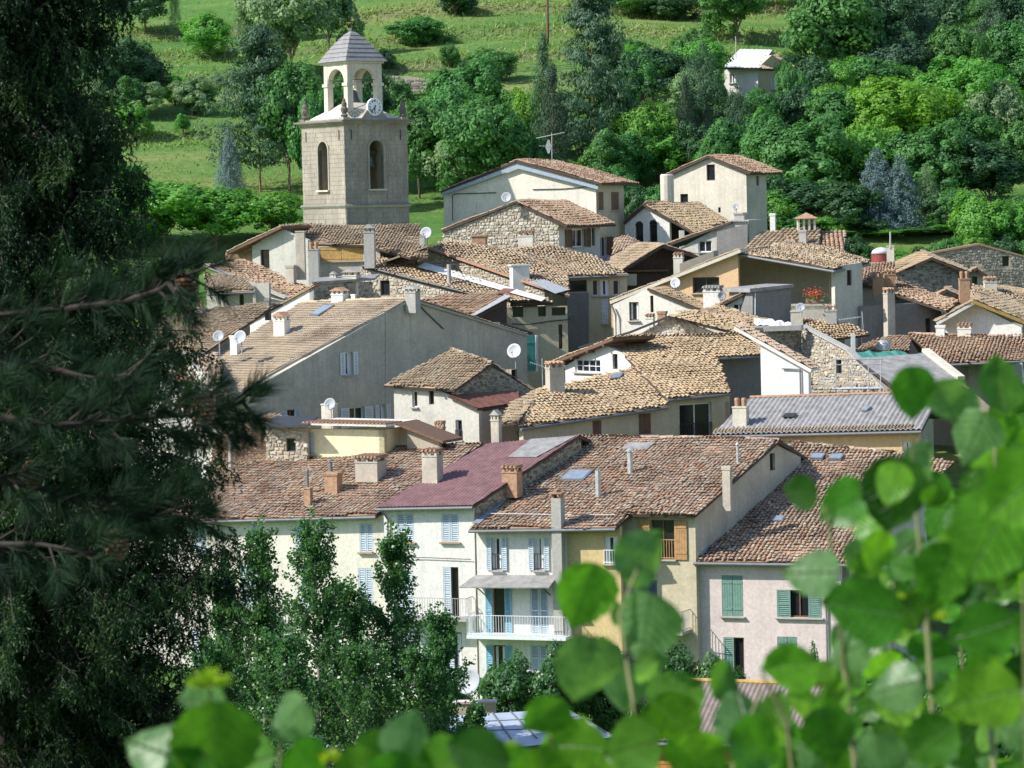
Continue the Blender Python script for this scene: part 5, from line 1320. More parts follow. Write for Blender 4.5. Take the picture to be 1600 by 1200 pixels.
pl = vert(1480, 470, 203, -8); w = wall(B, pl, [(1450, 470), (1478, 455), (1502, 466)], 'limestone', (), ybot=520)
roof(B, [W(1446, 470, 202.5), W(1478, 452, 202.5), W(1484, 449, 207), W(1454, 463, 207)], style='t_red'); roof(B, [W(1478, 452, 202.5), W(1506, 466, 202.5), W(1510, 462, 207), W(1484, 449, 207)], style='t_old', name='roof_right')
# house on the hill among trees
B = bld('hillside_house', 'pale house with pinkish roof among trees on the hillside', 1185, 318)
pl = vert(1160, 125, 306, 24)
w = wall(B, pl, [(1131, 104), (1184, 106)], 'white', [(1140, 115, 1150, 130, 'pane')], ybot=190)
c = pl.hit(1184, 106); p2 = Plane(c, V((sin(rad(46)), -cos(rad(46)), 0)))
wall(B, p2, [(1184, 106), (1206, 86), (1238, 104)], 'beige', [(1205, 120, 1216, 140, 'pane'), (1213, 154, 1228, 172, 'pane')], ybot=195)
roof(B, [W(1127, 106, 305.4), W(1188, 107, 304.6), W(1207, 78, 312), W(1156, 78, 313)], style='white_sheet', sheet=(.4, .02))  # near-white colour carries the overexposed sunlight on this pale roof
roof(B, [W(1188, 107, 304.6), W(1207, 78, 312), W(1243, 105, 312), W(1240, 108, 310)], style='t_pink', w=.4, l=.6, jit=.4, name='roof_right')
p = W(1150, 92, 309); mb = MB(); mb.tube([p - UP, p + UP * 2.2], .04, 6); mb.build('aerial_mast', 'galv', B)
B = bld('hillside_house', 'red-tiled cottage corner at the far right edge above the rubble wall', 1600, 262)
pl = vert(1600, 312, 262, 30); w = wall(B, pl, [(1588, 306), (1660, 302)], 'cream', (), ybot=400)
roof(B, [W(1584, 306, 261.5), W(1660, 302, 260), W(1660, 288, 266), W(1596, 292, 266)], style='t_red', w=.3)

# ================================================================== bell tower
def tower():
    az = -37; Y = 220.0
    a = V((cos(rad(37)), sin(rad(37)), 0)); b = V((-a.y, a.x, 0)); S = 5.35
    c0 = W(537, 190, Y); zt = c0.z; zs = W(538, 322, Y).z; zg = ground(c0.x, c0.y + 3) - 1
    ctr = V((c0.x, c0.y, 0)) + (a + b) * (S / 2)
    T = Root('bell_tower', 'square stone bell tower with open lantern, slate cap and white clock', 'tower', (ctr.x, ctr.y, zg))
    faces = [(-b, a), (-a, -b), (b, -a), (a, b)]     # outward normal, left-to-right axis seen from outside
    lo, hi, hw = W(537, 296, Y).z, W(537, 233, Y).z, .60   # arched opening: sill, spring
    nst = 0
    for fi, (n, u) in enumerate(faces):
        F = lambda x, z, d=0: V((ctr.x, ctr.y, z)) + u * x + n * (S / 2 + d)
        def half(z):
            if z < lo or z > hi + hw: return 0
            if z < hi: return hw
            return sqrt(max(0, hw * hw - (z - hi) ** 2))
        core = MB(); th = .85; e = S / 2 - .03
        zz = [zg] + list(np.linspace(zs - 1.5, lo, 6)) + list(np.linspace(lo, hi, 8))[1:] + list(np.linspace(hi, hi + hw, 10))[1:] + [zt]
        for z0, z1 in zip(zz[:-1], zz[1:]):
            h = half((z0 + z1) / 2) if fi < 2 else 0
            if h < .02: core.box(F(0, (z0 + z1) / 2, -th / 2 - .03), u, n, UP, e, th / 2, (z1 - z0) / 2)
            else:
                for sgn in (-1, 1): core.box(F(sgn * (h + e) / 2, (z0 + z1) / 2, -th / 2 - .03), u, n, UP, (e - h) / 2, th / 2, (z1 - z0) / 2)
        wo = core.build('wall', 'towerwall', T)
        if fi < 2:
            z = zs - 1.6
            while z < zt - .05:
                ch = .31 if z > zs else .36
                zc = z + ch / 2; x = -S / 2 - random.uniform(0, .4); h = half(zc)
                while x < S / 2:
                    L = random.uniform(.5, .95); x0, x1 = max(x, -S / 2 + .0), min(x + L, S / 2)
                    segs = [(x0, x1)]
                    if h > 0:
                        hh = h + .17
                        segs = [s_ for s_ in ((x0, min(x1, -hh)), (max(x0, hh), x1)) if s_[1] - s_[0] > .08]
                    for s0, s1 in segs:
                        if s1 - s0 < .08: continue
                        nst += 1; g = .007; pr = random.uniform(.0, .016) + (.02 if z < zs else 0)
                        vs_ = [F(s0 + g, z + g, -.06), F(s1 - g, z + g, -.06), F(s1 - g, z + ch - g, -.06), F(s0 + g, z + ch - g, -.06)]
                        vf = [F(s0 + g, z + g, pr), F(s1 - g, z + g, pr), F(s1 - g, z + ch - g, pr), F(s0 + g, z + ch - g, pr)]
                        mb = MB(); mb.add(vs_ + vf, [(4, 5, 6, 7), (0, 1, 5, 4), (1, 2, 6, 5), (2, 3, 7, 6), (3, 0, 4, 7)], random.random())
                        mb.build('stone_block', 'ashlar', T, wo)
                    x += L
                z += ch
            # moulded arch surround
            mb = MB(); N = 12; ri, ro = hw, hw + .16
            prof = [(-1, lo)] + [None]
            pin = [(-ri, lo)] + [(-cos(pi * k / N) * ri, hi + sin(pi * k / N) * ri) for k in range(N + 1)] + [(ri, lo)]
            pou = [(-ro, lo)] + [(-cos(pi * k / N) * ro, hi + sin(pi * k / N) * ro) for k in range(N + 1)] + [(ro, lo)]
            M = len(pin)
            vs_ = [F(*p, .05) for p in pin] + [F(*p, .05) for p in pou] + [F(*p, -.3) for p in pin] + [F(*p, -.06) for p in pou]
            mb.add(vs_, [(k, k + 1, M + k + 1, M + k) for k in range(M - 1)] + [(k, 2 * M + k, 2 * M + k + 1, k + 1) for k in range(M - 1)] + [(M + k, M + k + 1, 3 * M + k + 1, 3 * M + k) for k in range(M - 1)])
            mb.build('arch_surround', 'ashlar', T, wo)
            mb = MB(); mb.box(F(0, lo - .06, .06), u, n, UP, .75, .14, .06); mb.build('sill', 'limestone', T, wo)
            # bell hung in the opening
            c = F(.12 if fi else -.1, hi - .55, -.75); mb = MB()
            mb.lathe(c - UP * .65, [(.46, 0), (.43, .06), (.33, .22), (.27, .5), (.24, .68), (.14, .8), (.05, .86)], 16); bo = mb.build('bell', 'bronze', T, smooth=True)
            mb = MB(); mb.box(c + UP * .32, u, n, UP, .62, .09, .12); mb.build('yoke', 'wood_dark', T, bo)
            for x in (-S / 2 + .6, S / 2 - .6):   # iron wall ties
                mb = MB(); mb.box(F(x, zt - .9, .03), u, n, UP, .03, .02, .35); mb.build('wall_tie', 'iron', T, wo)
    def ring(z0, z1, out0, out1, mat, name):
        mb = MB(); q0 = [V((ctr.x, ctr.y, z0)) + (a * i + b * j) * (S / 2 + out0) for i, j in ((-1, -1), (1, -1), (1, 1), (-1, 1))]
        q1 = [V((ctr.x, ctr.y, z1)) + (a * i + b * j) * (S / 2 + out1) for i, j in ((-1, -1), (1, -1), (1, 1), (-1, 1))]
        mb.add(q0 + q1, [(3, 2, 1, 0), (4, 5, 6, 7)] + [(i, (i + 1) % 4, (i + 1) % 4 + 4, i + 4) for i in range(4)]); return mb.build(name, mat, T)
    ring(zs - .12, zs + .02, .06, .2, 'limestone', 'string_course'); ring(zs + .02, zs + .14, .2, .08, 'darkgrey', 'string_course_cap')
    ring(zt - .22, zt, .05, .3, 'ashlar', 'cornice'); ring(zt, zt + .13, .38, .40, 'darkgrey', 'cornice_slab')
    ztop = zt + .13
    # low stone pyramid under the lantern
    zl = W(537, 165, Y).z
    q0 = [V((ctr.x, ctr.y, ztop)) + (a * i + b * j) * (S / 2 - .15) for i, j in ((-1, -1), (1, -1), (1, 1), (-1, 1))]
    q1 = [V((ctr.x, ctr.y, zl + .3)) + (a * i + b * j) * .55 for i, j in ((-1, -1), (1, -1), (1, 1), (-1, 1))]
    mb = MB(); mb.add(q0 + q1, [(4, 5, 6, 7)] + [(i, (i + 1) % 4, (i + 1) % 4 + 4, i + 4) for i in range(4)]); mb.build('lantern_base', 'limestone', T)
    # lantern
    Lh = 1.48; zsp = W(545, 130, Y).z; zc = W(545, 96, Y).z; pw = .235
    for i, j in ((-1, -1), (1, -1), (1, 1), (-1, 1)):
        c = V((ctr.x, ctr.y, 0)) + (a * i + b * j) * (Lh - pw)
        mb = MB(); mb.box(V((c.x, c.y, (ztop + zsp) / 2)), a, b, UP, pw, pw, (zsp - ztop) / 2)
        o = mb.build('pillar', 'limestone', T)
        mb = MB(); mb.box(V((c.x, c.y, zsp + .02)), a, b, UP, pw + .08, pw + .08, .11); mb.build('capital', 'limestone', T, o)
        # corner finial on the cornice
        c2 = V((ctr.x, ctr.y, ztop)) + (a * i + b * j) * (S / 2 - .2)
        mb = MB(); mb.box(c2 + UP * .1, a, b, UP, .27, .27, .1)
        mb.lathe(c2 + UP * .2, [(.2, 0), (.28, .12), (.16, .22), (.24, .42), (.27, .58), (.17, .72), (.2, .86), (.17, 1.0), (.09, 1.1), (.12, 1.18), (.02, 1.3)], 10); mb.build('finial', 'stone_dark', T)
    for n, u in faces:
        mb = MB(); N = 12; r = Lh - 2 * pw; zt2 = zc; F = lambda x, z, d: V((ctr.x, ctr.y, z)) + u * x + n * (Lh - pw + d)
        pts = [(-cos(pi * k / N) * r, zsp + .13 + sin(pi * k / N) * min(r, zc - zsp - .35)) for k in range(N + 1)]
        for k in range(N):
            p, q = pts[k], pts[k + 1]; t = [(p[0], zt2), (q[0], zt2)]
            vs_ = [F(*p, d) for d in (pw * .85, -pw * .85)] + [F(*q, d) for d in (pw * .85, -pw * .85)] + [F(*t[0], d) for d in (pw * .85, -pw * .85)] + [F(*t[1], d) for d in (pw * .85, -pw * .85)]
            mb.add(vs_, [(0, 2, 6, 4), (1, 5, 7, 3), (0, 1, 3, 2), (4, 6, 7, 5)])
        for s in (-1, 1): mb.box(F(s * (r + pw), (zsp + .13 + zt2) / 2, 0), u, n, UP, pw, pw * .85, (zt2 - zsp - .13) / 2)
        mb.build('arch', 'limestone', T)
        mb = MB(); mb.tube([F(-r, zsp + .35, 0), F(r, zsp + .35, 0)], .025, 5); mb.build('tie_rod', 'iron', T)
    mb = MB(); mb.box(V((ctr.x, ctr.y, zc + .06)), a, b, UP, Lh + .12, Lh + .12, .07); mb.build('lantern_cornice', 'limestone', T)
    # slate cap in courses, slightly bell-shaped
    zr0, zr1 = zc + .13, W(545, 43, Y).z; K = 7
    ro = None
    for k in range(K):
        t0, t1 = k / K, (k + 1) / K; f = lambda t: (Lh + .2) * (1 - t) ** .8 + .05
        h0, h1 = f(t0) + .05, f(t1); z0, z1 = zr0 + (zr1 - zr0) * t0, zr0 + (zr1 - zr0) * t1
        q0 = [V((ctr.x, ctr.y, z0)) + (a * i + b * j) * h0 for i, j in ((-1, -1), (1, -1), (1, 1), (-1, 1))]
        q1 = [V((ctr.x, ctr.y, z1)) + (a * i + b * j) * h1 for i, j in ((-1, -1), (1, -1), (1, 1), (-1, 1))]
        mb = MB(); mb.add(q0 + q1, [(3, 2, 1, 0), (4, 5, 6, 7)] + [(i, (i + 1) % 4, (i + 1) % 4 + 4, i + 4) for i in range(4)]); mb.build('slate_course', 'slate', T)
    mb = MB(); p = V((ctr.x, ctr.y, zr1)); mb.lathe(p, [(.14, -.05), (.1, .12), (.05, .2), (.03, .9)], 8)
    mb.build('finial_rod', 'iron', T); mb = MB(); mb.lathe(p + UP * .75 + a * .1, [(.01, -.12), (.12, 0), (.01, .12)], 8); mb.box(p + UP * .55 - a * .15, a, b, UP, .25, .015, .03); mb.build('weather_vane', 'gold', T)
    # lantern bell
    mb = MB(); mb.lathe(V((ctr.x, ctr.y, zl + .35)), [(.55, 0), (.5, .08), (.38, .3), (.3, .65), (.16, .85), (.05, .9)], 14); mb.build('bell', 'bronze', T, smooth=True)
    # clock on a stone gablet, facing right of the camera
    n, u = faces[0]; base = V((ctr.x, ctr.y, ztop)) + n * (S / 2 - .25)
    cc = Plane(base, n).hit(585, 167); mb = MB(); r = .57
    x0 = (cc - base).dot(u)
    mb.prism([base + u * (x0 - 1.2), base + u * (x0 + 1.2), base + u * (x0 + .55) + UP * .75, base + u * (x0 - .55) + UP * .75], -n * .3); mb.build('clock_gablet', 'ashlar', T)
    mb = MB(); mb.lathe(cc, [(r + .05, -.1), (r + .05, .05), (r, .06), (.01, .06)], 28, u, UP, n); ck = mb.build('clock', 'clock_white', T)
    mb = MB(); d = .075
    rom = ['XII', 'I', 'II', 'III', 'IIII', 'V', 'VI', 'VII', 'VIII', 'IX', 'X', 'XI']
    for k, s in enumerate(rom):
        th = -k * pi / 6 + pi / 2; rad_ = u * cos(th) + UP * sin(th); tan_ = u * sin(th) - UP * cos(th)
        wd = {'I': .045, 'V': .085, 'X': .085}; tot = sum(wd[q] for q in s); x = -tot / 2; h = .075
        for q in s:
            c = cc + rad_ * (r * .76) + tan_ * (x + wd[q] / 2) + n * d
            if q == 'I': mb.bar(c - rad_ * h, c + rad_ * h, .02, .008, n)
            elif q == 'V':
                for g in (-1, 1): mb.bar(c - rad_ * h, c + rad_ * h + tan_ * (.03 * g), .018, .008, n)
            else:
                for g in (-1, 1): mb.bar(c - rad_ * h - tan_ * (.03 * g), c + rad_ * h + tan_ * (.03 * g), .018, .008, n)
            x += wd[q]
    mb.build('numerals', 'black', T, ck)
    for th, L, wd, nm in ((-pi / 2 - .1, .33, .07, 'hour_hand'), (-pi / 2 - .75, .5, .05, 'minute_hand')):
        mb = MB(); v = u * cos(th) + UP * sin(th); mb.bar(cc - v * .12 + n * .09, cc + v * L + n * .09, wd, .012, n); mb.build(nm, 'black', T, ck)
    # half sundial plate beside it
    c = base + u * (x0 - 1.75) + UP * .75 + n * .12; mb = MB()
    mb.prism([c + u * (-cos(pi + pi * k / 12) * .62) + UP * (sin(pi + pi * k / 12) * .62) for k in range(13)], -n * .06); so = mb.build('sundial', 'limestone', T)
    mb = MB()
    for k in range(1, 6): th = pi + pi * k / 6; mb.bar(c + n * .01 + (u * cos(th) + UP * sin(th)) * .2, c + n * .01 + (u * cos(th) + UP * sin(th)) * .55, .03, .008, n)
    mb.bar(c + n * .01 - u * .1, c + n * .3 + u * .7 + UP * .3, .04); mb.build('sundial_marks', 'black', T, so)
tower()

# ================================================================== hillside odds and ends
p = W(856, 86, 338); T = Root('utility_pole', 'thin brown utility pole on the meadow behind the cypress', 'pole', (p.x, p.y, ground(p.x, p.y)))
mb = MB(); t = W(855, -40, 338); mb.tube([V((p.x, p.y, ground(p.x, p.y) - .5)), t], [.16, .12], 8); mb.build('shaft', 'wood_brown', T)
mb = MB(); mb.bar(t - UP * .6 - V((.8, 0, 0)), t - UP * .6 + V((.8, 0, 0)), .1); mb.build('crossarm', 'wood_brown', T)
p = W(422, 150, 300); T = Root('utility_pole', 'thin grey pole carrying wires left of the tower top', 'pole', (p.x, p.y, ground(p.x, p.y)))
mb = MB(); t = W(422, 95, 300); mb.tube([V((p.x, p.y, ground(p.x, p.y) - .5)), t], .09, 6); mb.build('shaft', 'galv', T)
mb = MB(); mb.bar(t - V((.8, 0, .1)), t + V((.8, 0, -.1)), .08); mb.build('crossarm', 'galv', T)
T = Root('overhead_wires', 'thin dark overhead wires crossing the hillside behind the tower top', 'wires', W(640, 105, 312))
mb = MB()
for k in range(3):
    a, b = t + V((-.6 + .6 * k, 0, -.05)), W(900, 100 + 3 * k, 320); mb.tube([a.lerp(b, s) - UP * (3.0 * s * (1 - s)) for s in np.linspace(0, 1, 14)], .02, 4)
mb.build('wire', 'iron', T)
B = bld('dry_stone_wall', 'dry stone terrace wall on the hillside right of the tower lantern', 640, 322, 'wall')
w = wall(B, vert(640, 125, 316, 4), [(594, 118), (640, 119), (690, 127)], 'mortar', (), stones=None, thick=.8, ybot=145)
rubble_face(B, w, 'stone_dark', .3, .45)
# ================================================================== foliage
def veined(name):
    mt = MATS[name]; n = mt.node_tree.nodes; l = mt.node_tree.links; b = n['Principled BSDF']
    tc = n.new('ShaderNodeTexCoord'); sp = n.new('ShaderNodeSeparateXYZ'); l.new(tc.outputs['Object'], sp.inputs[0])
    def mth(op, a, b_=None):
        m_ = n.new('ShaderNodeMath'); m_.operation = op
        for k, q in enumerate((a, b_)):
            if q is None: continue
            if isinstance(q, (int, float)): m_.inputs[k].default_value = q
            else: l.new(q, m_.inputs[k])
        return m_.outputs[0]
    ax = mth('ABSOLUTE', sp.outputs['X']); d = mth('SUBTRACT', sp.outputs['Y'], mth('MULTIPLY', ax, .75))
    fr = mth('ABSOLUTE', mth('SUBTRACT', mth('FRACT', mth('MULTIPLY', d, 8.0)), .5))     # 0.5 at a side vein
    side = ramp(n, [(.40, (0, 0, 0)), (.5, (1, 1, 1))]); l.new(fr, side.inputs[0])
    rib = ramp(n, [(.0, (1, 1, 1)), (.022, (0, 0, 0))]); l.new(ax, rib.inputs[0])
    vein = mixc(n, l, 1.0, side.outputs[0], rib.outputs[0], 'LIGHTEN')
    blot = ramp(n, [(.35, (.62, .62, .62)), (.65, (1.25, 1.2, 1.1))]); l.new(noise(n, l, 3.2, 5, .7, tc.outputs['Object']), blot.inputs[0])
    for sock in [b.inputs['Base Color']] + [q.inputs[0] for q in n if q.type == 'BSDF_TRANSLUCENT']:
        src = sock.links[0].from_socket
        c = mixc(n, l, 1.0, src, blot.outputs[0], 'MULTIPLY'); c = mixc(n, l, mth('MULTIPLY', vein, .38), c, (.26, .40, .14)); l.new(c, sock)
    bump(n, l, b, mth('MULTIPLY', vein, -1.0), .8, .02)
veined('lf_hazel')
leafmat('lf_shoot', [(.26, .38, .03), (.34, .46, .04), (.42, .50, .06)], .45, .45, .01)
leafmat('lf_spent', [(.09, .045, .02), (.12, .06, .03), (.15, .08, .04)], .1, .8, .0)

def nrm(a): return a / (np.linalg.norm(a, axis=-1, keepdims=True) + 1e-9)
def quads(P, N, size, aspect=.62, rng=RNG):
    """leaf-shaped quads: centre P, facing N"""
    k = len(P); t = nrm(np.cross(N, rng.normal(size=(k, 3)))); b = np.cross(nrm(N), t)
    s = np.asarray(size).reshape(-1, 1) if np.ndim(size) else np.full((k, 1), size)
    v = np.stack([P - t * s, P + b * s * aspect - t * s * .1, P + t * s, P - b * s * aspect - t * s * .1], 1)
    return v.reshape(-1, 3), np.arange(4 * k).reshape(-1, 4)
def sph(k, rng=RNG): return nrm(rng.normal(size=(k, 3)))
def clump_crown(C, cr, per, leaf, aspect=.62, flat=1.0, upb=.25, rng=RNG):
    C = np.asarray(C); k = len(C); D = sph(k * per, rng); r = np.repeat(np.asarray(cr), per)[:, None]
    off = D * r * rng.uniform(.55, 1.05, (k * per, 1)); off[:, 2] *= flat
    P = np.repeat(C, per, 0) + off
    ctr = C.mean(0); rad_ = nrm((P - ctr) / (C.std(0) + 1e-6))
    N = nrm(D * .8 + rad_ * .7 + rng.normal(size=D.shape) * .42 + np.array([0, 0, upb]))
    v, f = quads(P, N, leaf * rng.uniform(.65, 1.3, k * per), aspect, rng)
    base = np.repeat(rng.uniform(0, 1, k), per)
    return v, f, np.clip(base * .55 + rng.uniform(0, .45, k * per), 0, 1)
PROTO = {}
def trunk_mesh(kind, seed):
    rng = random.Random(seed); mb = MB()
    if kind in ('pine', 'spruce', 'cypress', 'cedar'):
        mb.tube([(0, 0, -.05), (.01, 0, .5), (0, 0, .97)], [.026, .017, .004], 6)
    else:
        mb.tube([(0, 0, -.05), (.015, .01, .18), (0, .02, .42)], [.035, .026, .016], 6)
        for k in range(9):
            th = rng.uniform(0, 2 * pi); z0 = rng.uniform(.10, .40); L = rng.uniform(.18, .36)
            mb.tube([(0, 0, z0), (cos(th) * L * .5, sin(th) * L * .5, z0 + L * .5), (cos(th) * L, sin(th) * L, z0 + L * 1.1)], [.014, .009, .003], 5)
    return mb
def make_proto(kind, mat, seed):
    rng = np.random.default_rng(seed)
    if kind in ('broad', 'bush'):
        # a crown of several unequal lobes on its limbs, clumps over each lobe
        nl = 11 if kind == 'broad' else 9; C = []; cr = []
        for k in range(nl):
            th = 2 * pi * k / nl * 1.618 + rng.uniform(-.5, .5); rr = rng.uniform(.08, .30); zz = rng.uniform(.24, .80) if kind == 'broad' else rng.uniform(.22, .62)
            if k == 0: rr, zz = .03, (.74 if kind == 'broad' else .62)
            R_l = rng.uniform(.18, .27) * (1.12 - .3 * zz)
            D_ = sph(17, rng); D_[:, 2] = np.abs(D_[:, 2]) * np.sign(rng.uniform(-.6, 1, 17))
            for d_ in D_:
                C.append(np.array([cos(th) * rr, sin(th) * rr, zz]) + d_ * R_l * rng.uniform(.6, 1.0) * np.array([1, 1, .95])); cr.append(rng.uniform(.05, .105))
        C = np.array(C); C[:, 2] = np.clip(C[:, 2], .07, .97)
        v, f, q = clump_crown(C, cr, 98, .0182, rng=rng)
    elif kind == 'pine':
        C = []; cr = []
        for z in np.arange(.16, .99, .04):
            L = .5 * (1 - max(0, z - .30) / .70) ** .62 * (1 if z > .3 else .75 + z * .8)
            for b in range(7):
                th = rng.uniform(0, 2 * pi); l = L * rng.uniform(.55, 1.05)
                for t in (.35, .65, 1.0):
                    C.append((cos(th) * l * t + rng.normal() * .02, sin(th) * l * t + rng.normal() * .02, z + l * t * .12 + rng.normal() * .008)); cr.append(rng.uniform(.05, .085))
        v, f, q = clump_crown(C, cr, 34, .018, .28, .42, .5, rng)
    elif kind in ('spruce', 'cedar'):
        C = []; cr = []; st = .03 if kind == 'spruce' else .045
        for z in np.arange(.04, 1.0, st):
            L = .5 * (1 - z) ** (.85 if kind == 'spruce' else .7) + .01
            nb = max(3, int(22 * L) + 3)
            for b in range(nb):
                th = 2 * pi * (b + rng.uniform(0, 1)) / nb; l = L * rng.uniform(.7, 1.08)
                for t in (.45, .8, 1.0) if L > .12 else (.9,):
                    C.append((cos(th) * l * t, sin(th) * l * t, z - l * t * (.22 if kind == 'spruce' else -.18))); cr.append(.045 + .045 * L)
        v, f, q = clump_crown(C, cr, 22, .014, .34, .7, .4, rng)
    elif kind == 'cypress':
        n = 190; z = rng.uniform(.02, .98, n); L = .46 * np.clip(np.sin(np.clip(z * 1.02 + .1, 0, 1) * pi) ** .55, .05, 1) * (1 - z * .45)
        th = rng.uniform(0, 2 * pi, n); r = L * rng.uniform(.55, .95, n)
        C = np.stack([np.cos(th) * r, np.sin(th) * r, z], 1)
        v, f, q = clump_crown(C, rng.uniform(.09, .15, n), 60, .016, .3, .8, .6, rng)
        v[:, 2] = v[:, 2]
    cm = newmesh('crown', v, f, mat, q)
    mb = trunk_mesh(kind, seed); tm = newmesh('trunk', mb.v, mb.f, {'pine': 'bark_pine', 'broad': 'bark'}.get(kind, 'bark'), None)
    return cm, tm
NAMES = {'broad': 'broadleaf_tree', 'bush': 'bush', 'pine': 'pine_tree', 'spruce': 'spruce_tree', 'cypress': 'cypress_tree', 'cedar': 'conifer_tree'}
LAND = [(0, 'the left edge'), (80, 'the dark spruce trunk'), (160, 'the small blue spruce'), (203, 'the thin-trunked tree'), (286, 'the tiny sapling'), (357, 'the lone blue spruce'), (440, 'the tower'), (600, 'the tower clock'), (680, 'the cream house eave'), (740, 'the cream house gable'), (808, 'the cream house peak'), (862, 'the television aerial'), (920, 'the tall pine'), (975, 'the cream house corner'), (1030, 'the white turret'), (1107, 'the white stone house'), (1165, 'the hillside house'), (1215, 'the slim white chimney'), (1260, 'the capped chimney'), (1320, 'the ridged tiles'), (1374, 'the blue spruces'), (1441, 'the pale spruce'), (1500, 'the glossy tree'), (1550, 'the rubble wall'), (1610, 'the right edge')]
USED = {}
def autolabel(kind, mat, x, yb, wpx):
    tone = {'lf_green': 'mid green', 'lf_bright': 'bright green', 'lf_dark': 'dark green', 'lf_pale': 'pale grey-green', 'lf_lime': 'yellow-green'}.get(mat, 'green')
    tier = 'high above' if yb < 130 else ('above' if yb < 230 else 'low behind')
    lm = min(LAND, key=lambda q: abs(q[0] - x))[1]
    t = '%s %s %s %s' % (tone, 'bushy tree' if kind == 'bush' else 'round tree', tier, lm)
    k = USED.get(t, 0); USED[t] = k + 1
    if k: t = ('', 'wider ', 'smaller ', 'taller ', 'narrower ', 'fuller ', 'lower ')[min(k, 6)] + t + (', partly hidden' if k > 1 else ', behind another')
    return t
def plant(kind, mat, x, ytop, ybase, wpx, label, seed=0, Y=None, rot=None, cat=None, group='trees on the hillside', name=None):
    if Y is None:
        yb = min(max(ybase, -160), 338)
        lo, hi = 255.0, 560.0             # distance at which the ground shows at ybase
        for _ in range(40):
            mid = (lo + hi) / 2; p = W(x, yb, mid)
            if p.z > ground(p.x, mid): lo = mid
            else: hi = mid
        Y = lo
        if ybase > 338: Y = 256 - min(8, (ybase - 338) * .1)
    t = W(x, ytop, Y); z0 = ground(t.x, t.y); h = t.z - z0; wd = wpx * PX(Y) * (1.16 if kind in ('broad', 'bush') else 1.0)
    key = (kind, mat, seed % 2)
    if key not in PROTO: PROTO[key] = make_proto(kind, mat, 11 + seed % 2 * 7 + len(kind))
    cm, tm = PROTO[key]
    o = link(name or NAMES[kind], None, None, V((t.x, t.y, z0))); o.scale = (wd, wd, max(.8, h)); o.rotation_euler = (0, 0, random.uniform(0, 6.28) if rot is None else rot)
    tag(o, label or autolabel(kind, mat, x, ybase, wpx), cat or {'bush': 'bush'}.get(kind, 'tree'), group)
    c = link('crown', cm, o); tk = link('trunk', tm, o)
    # trunk keeps a sensible girth whatever the crown's width
    g = max(.35, min(1.0, 4.0 / max(wd, .1))); tk.scale = (g, g, 1)
    return o
random.seed(21)
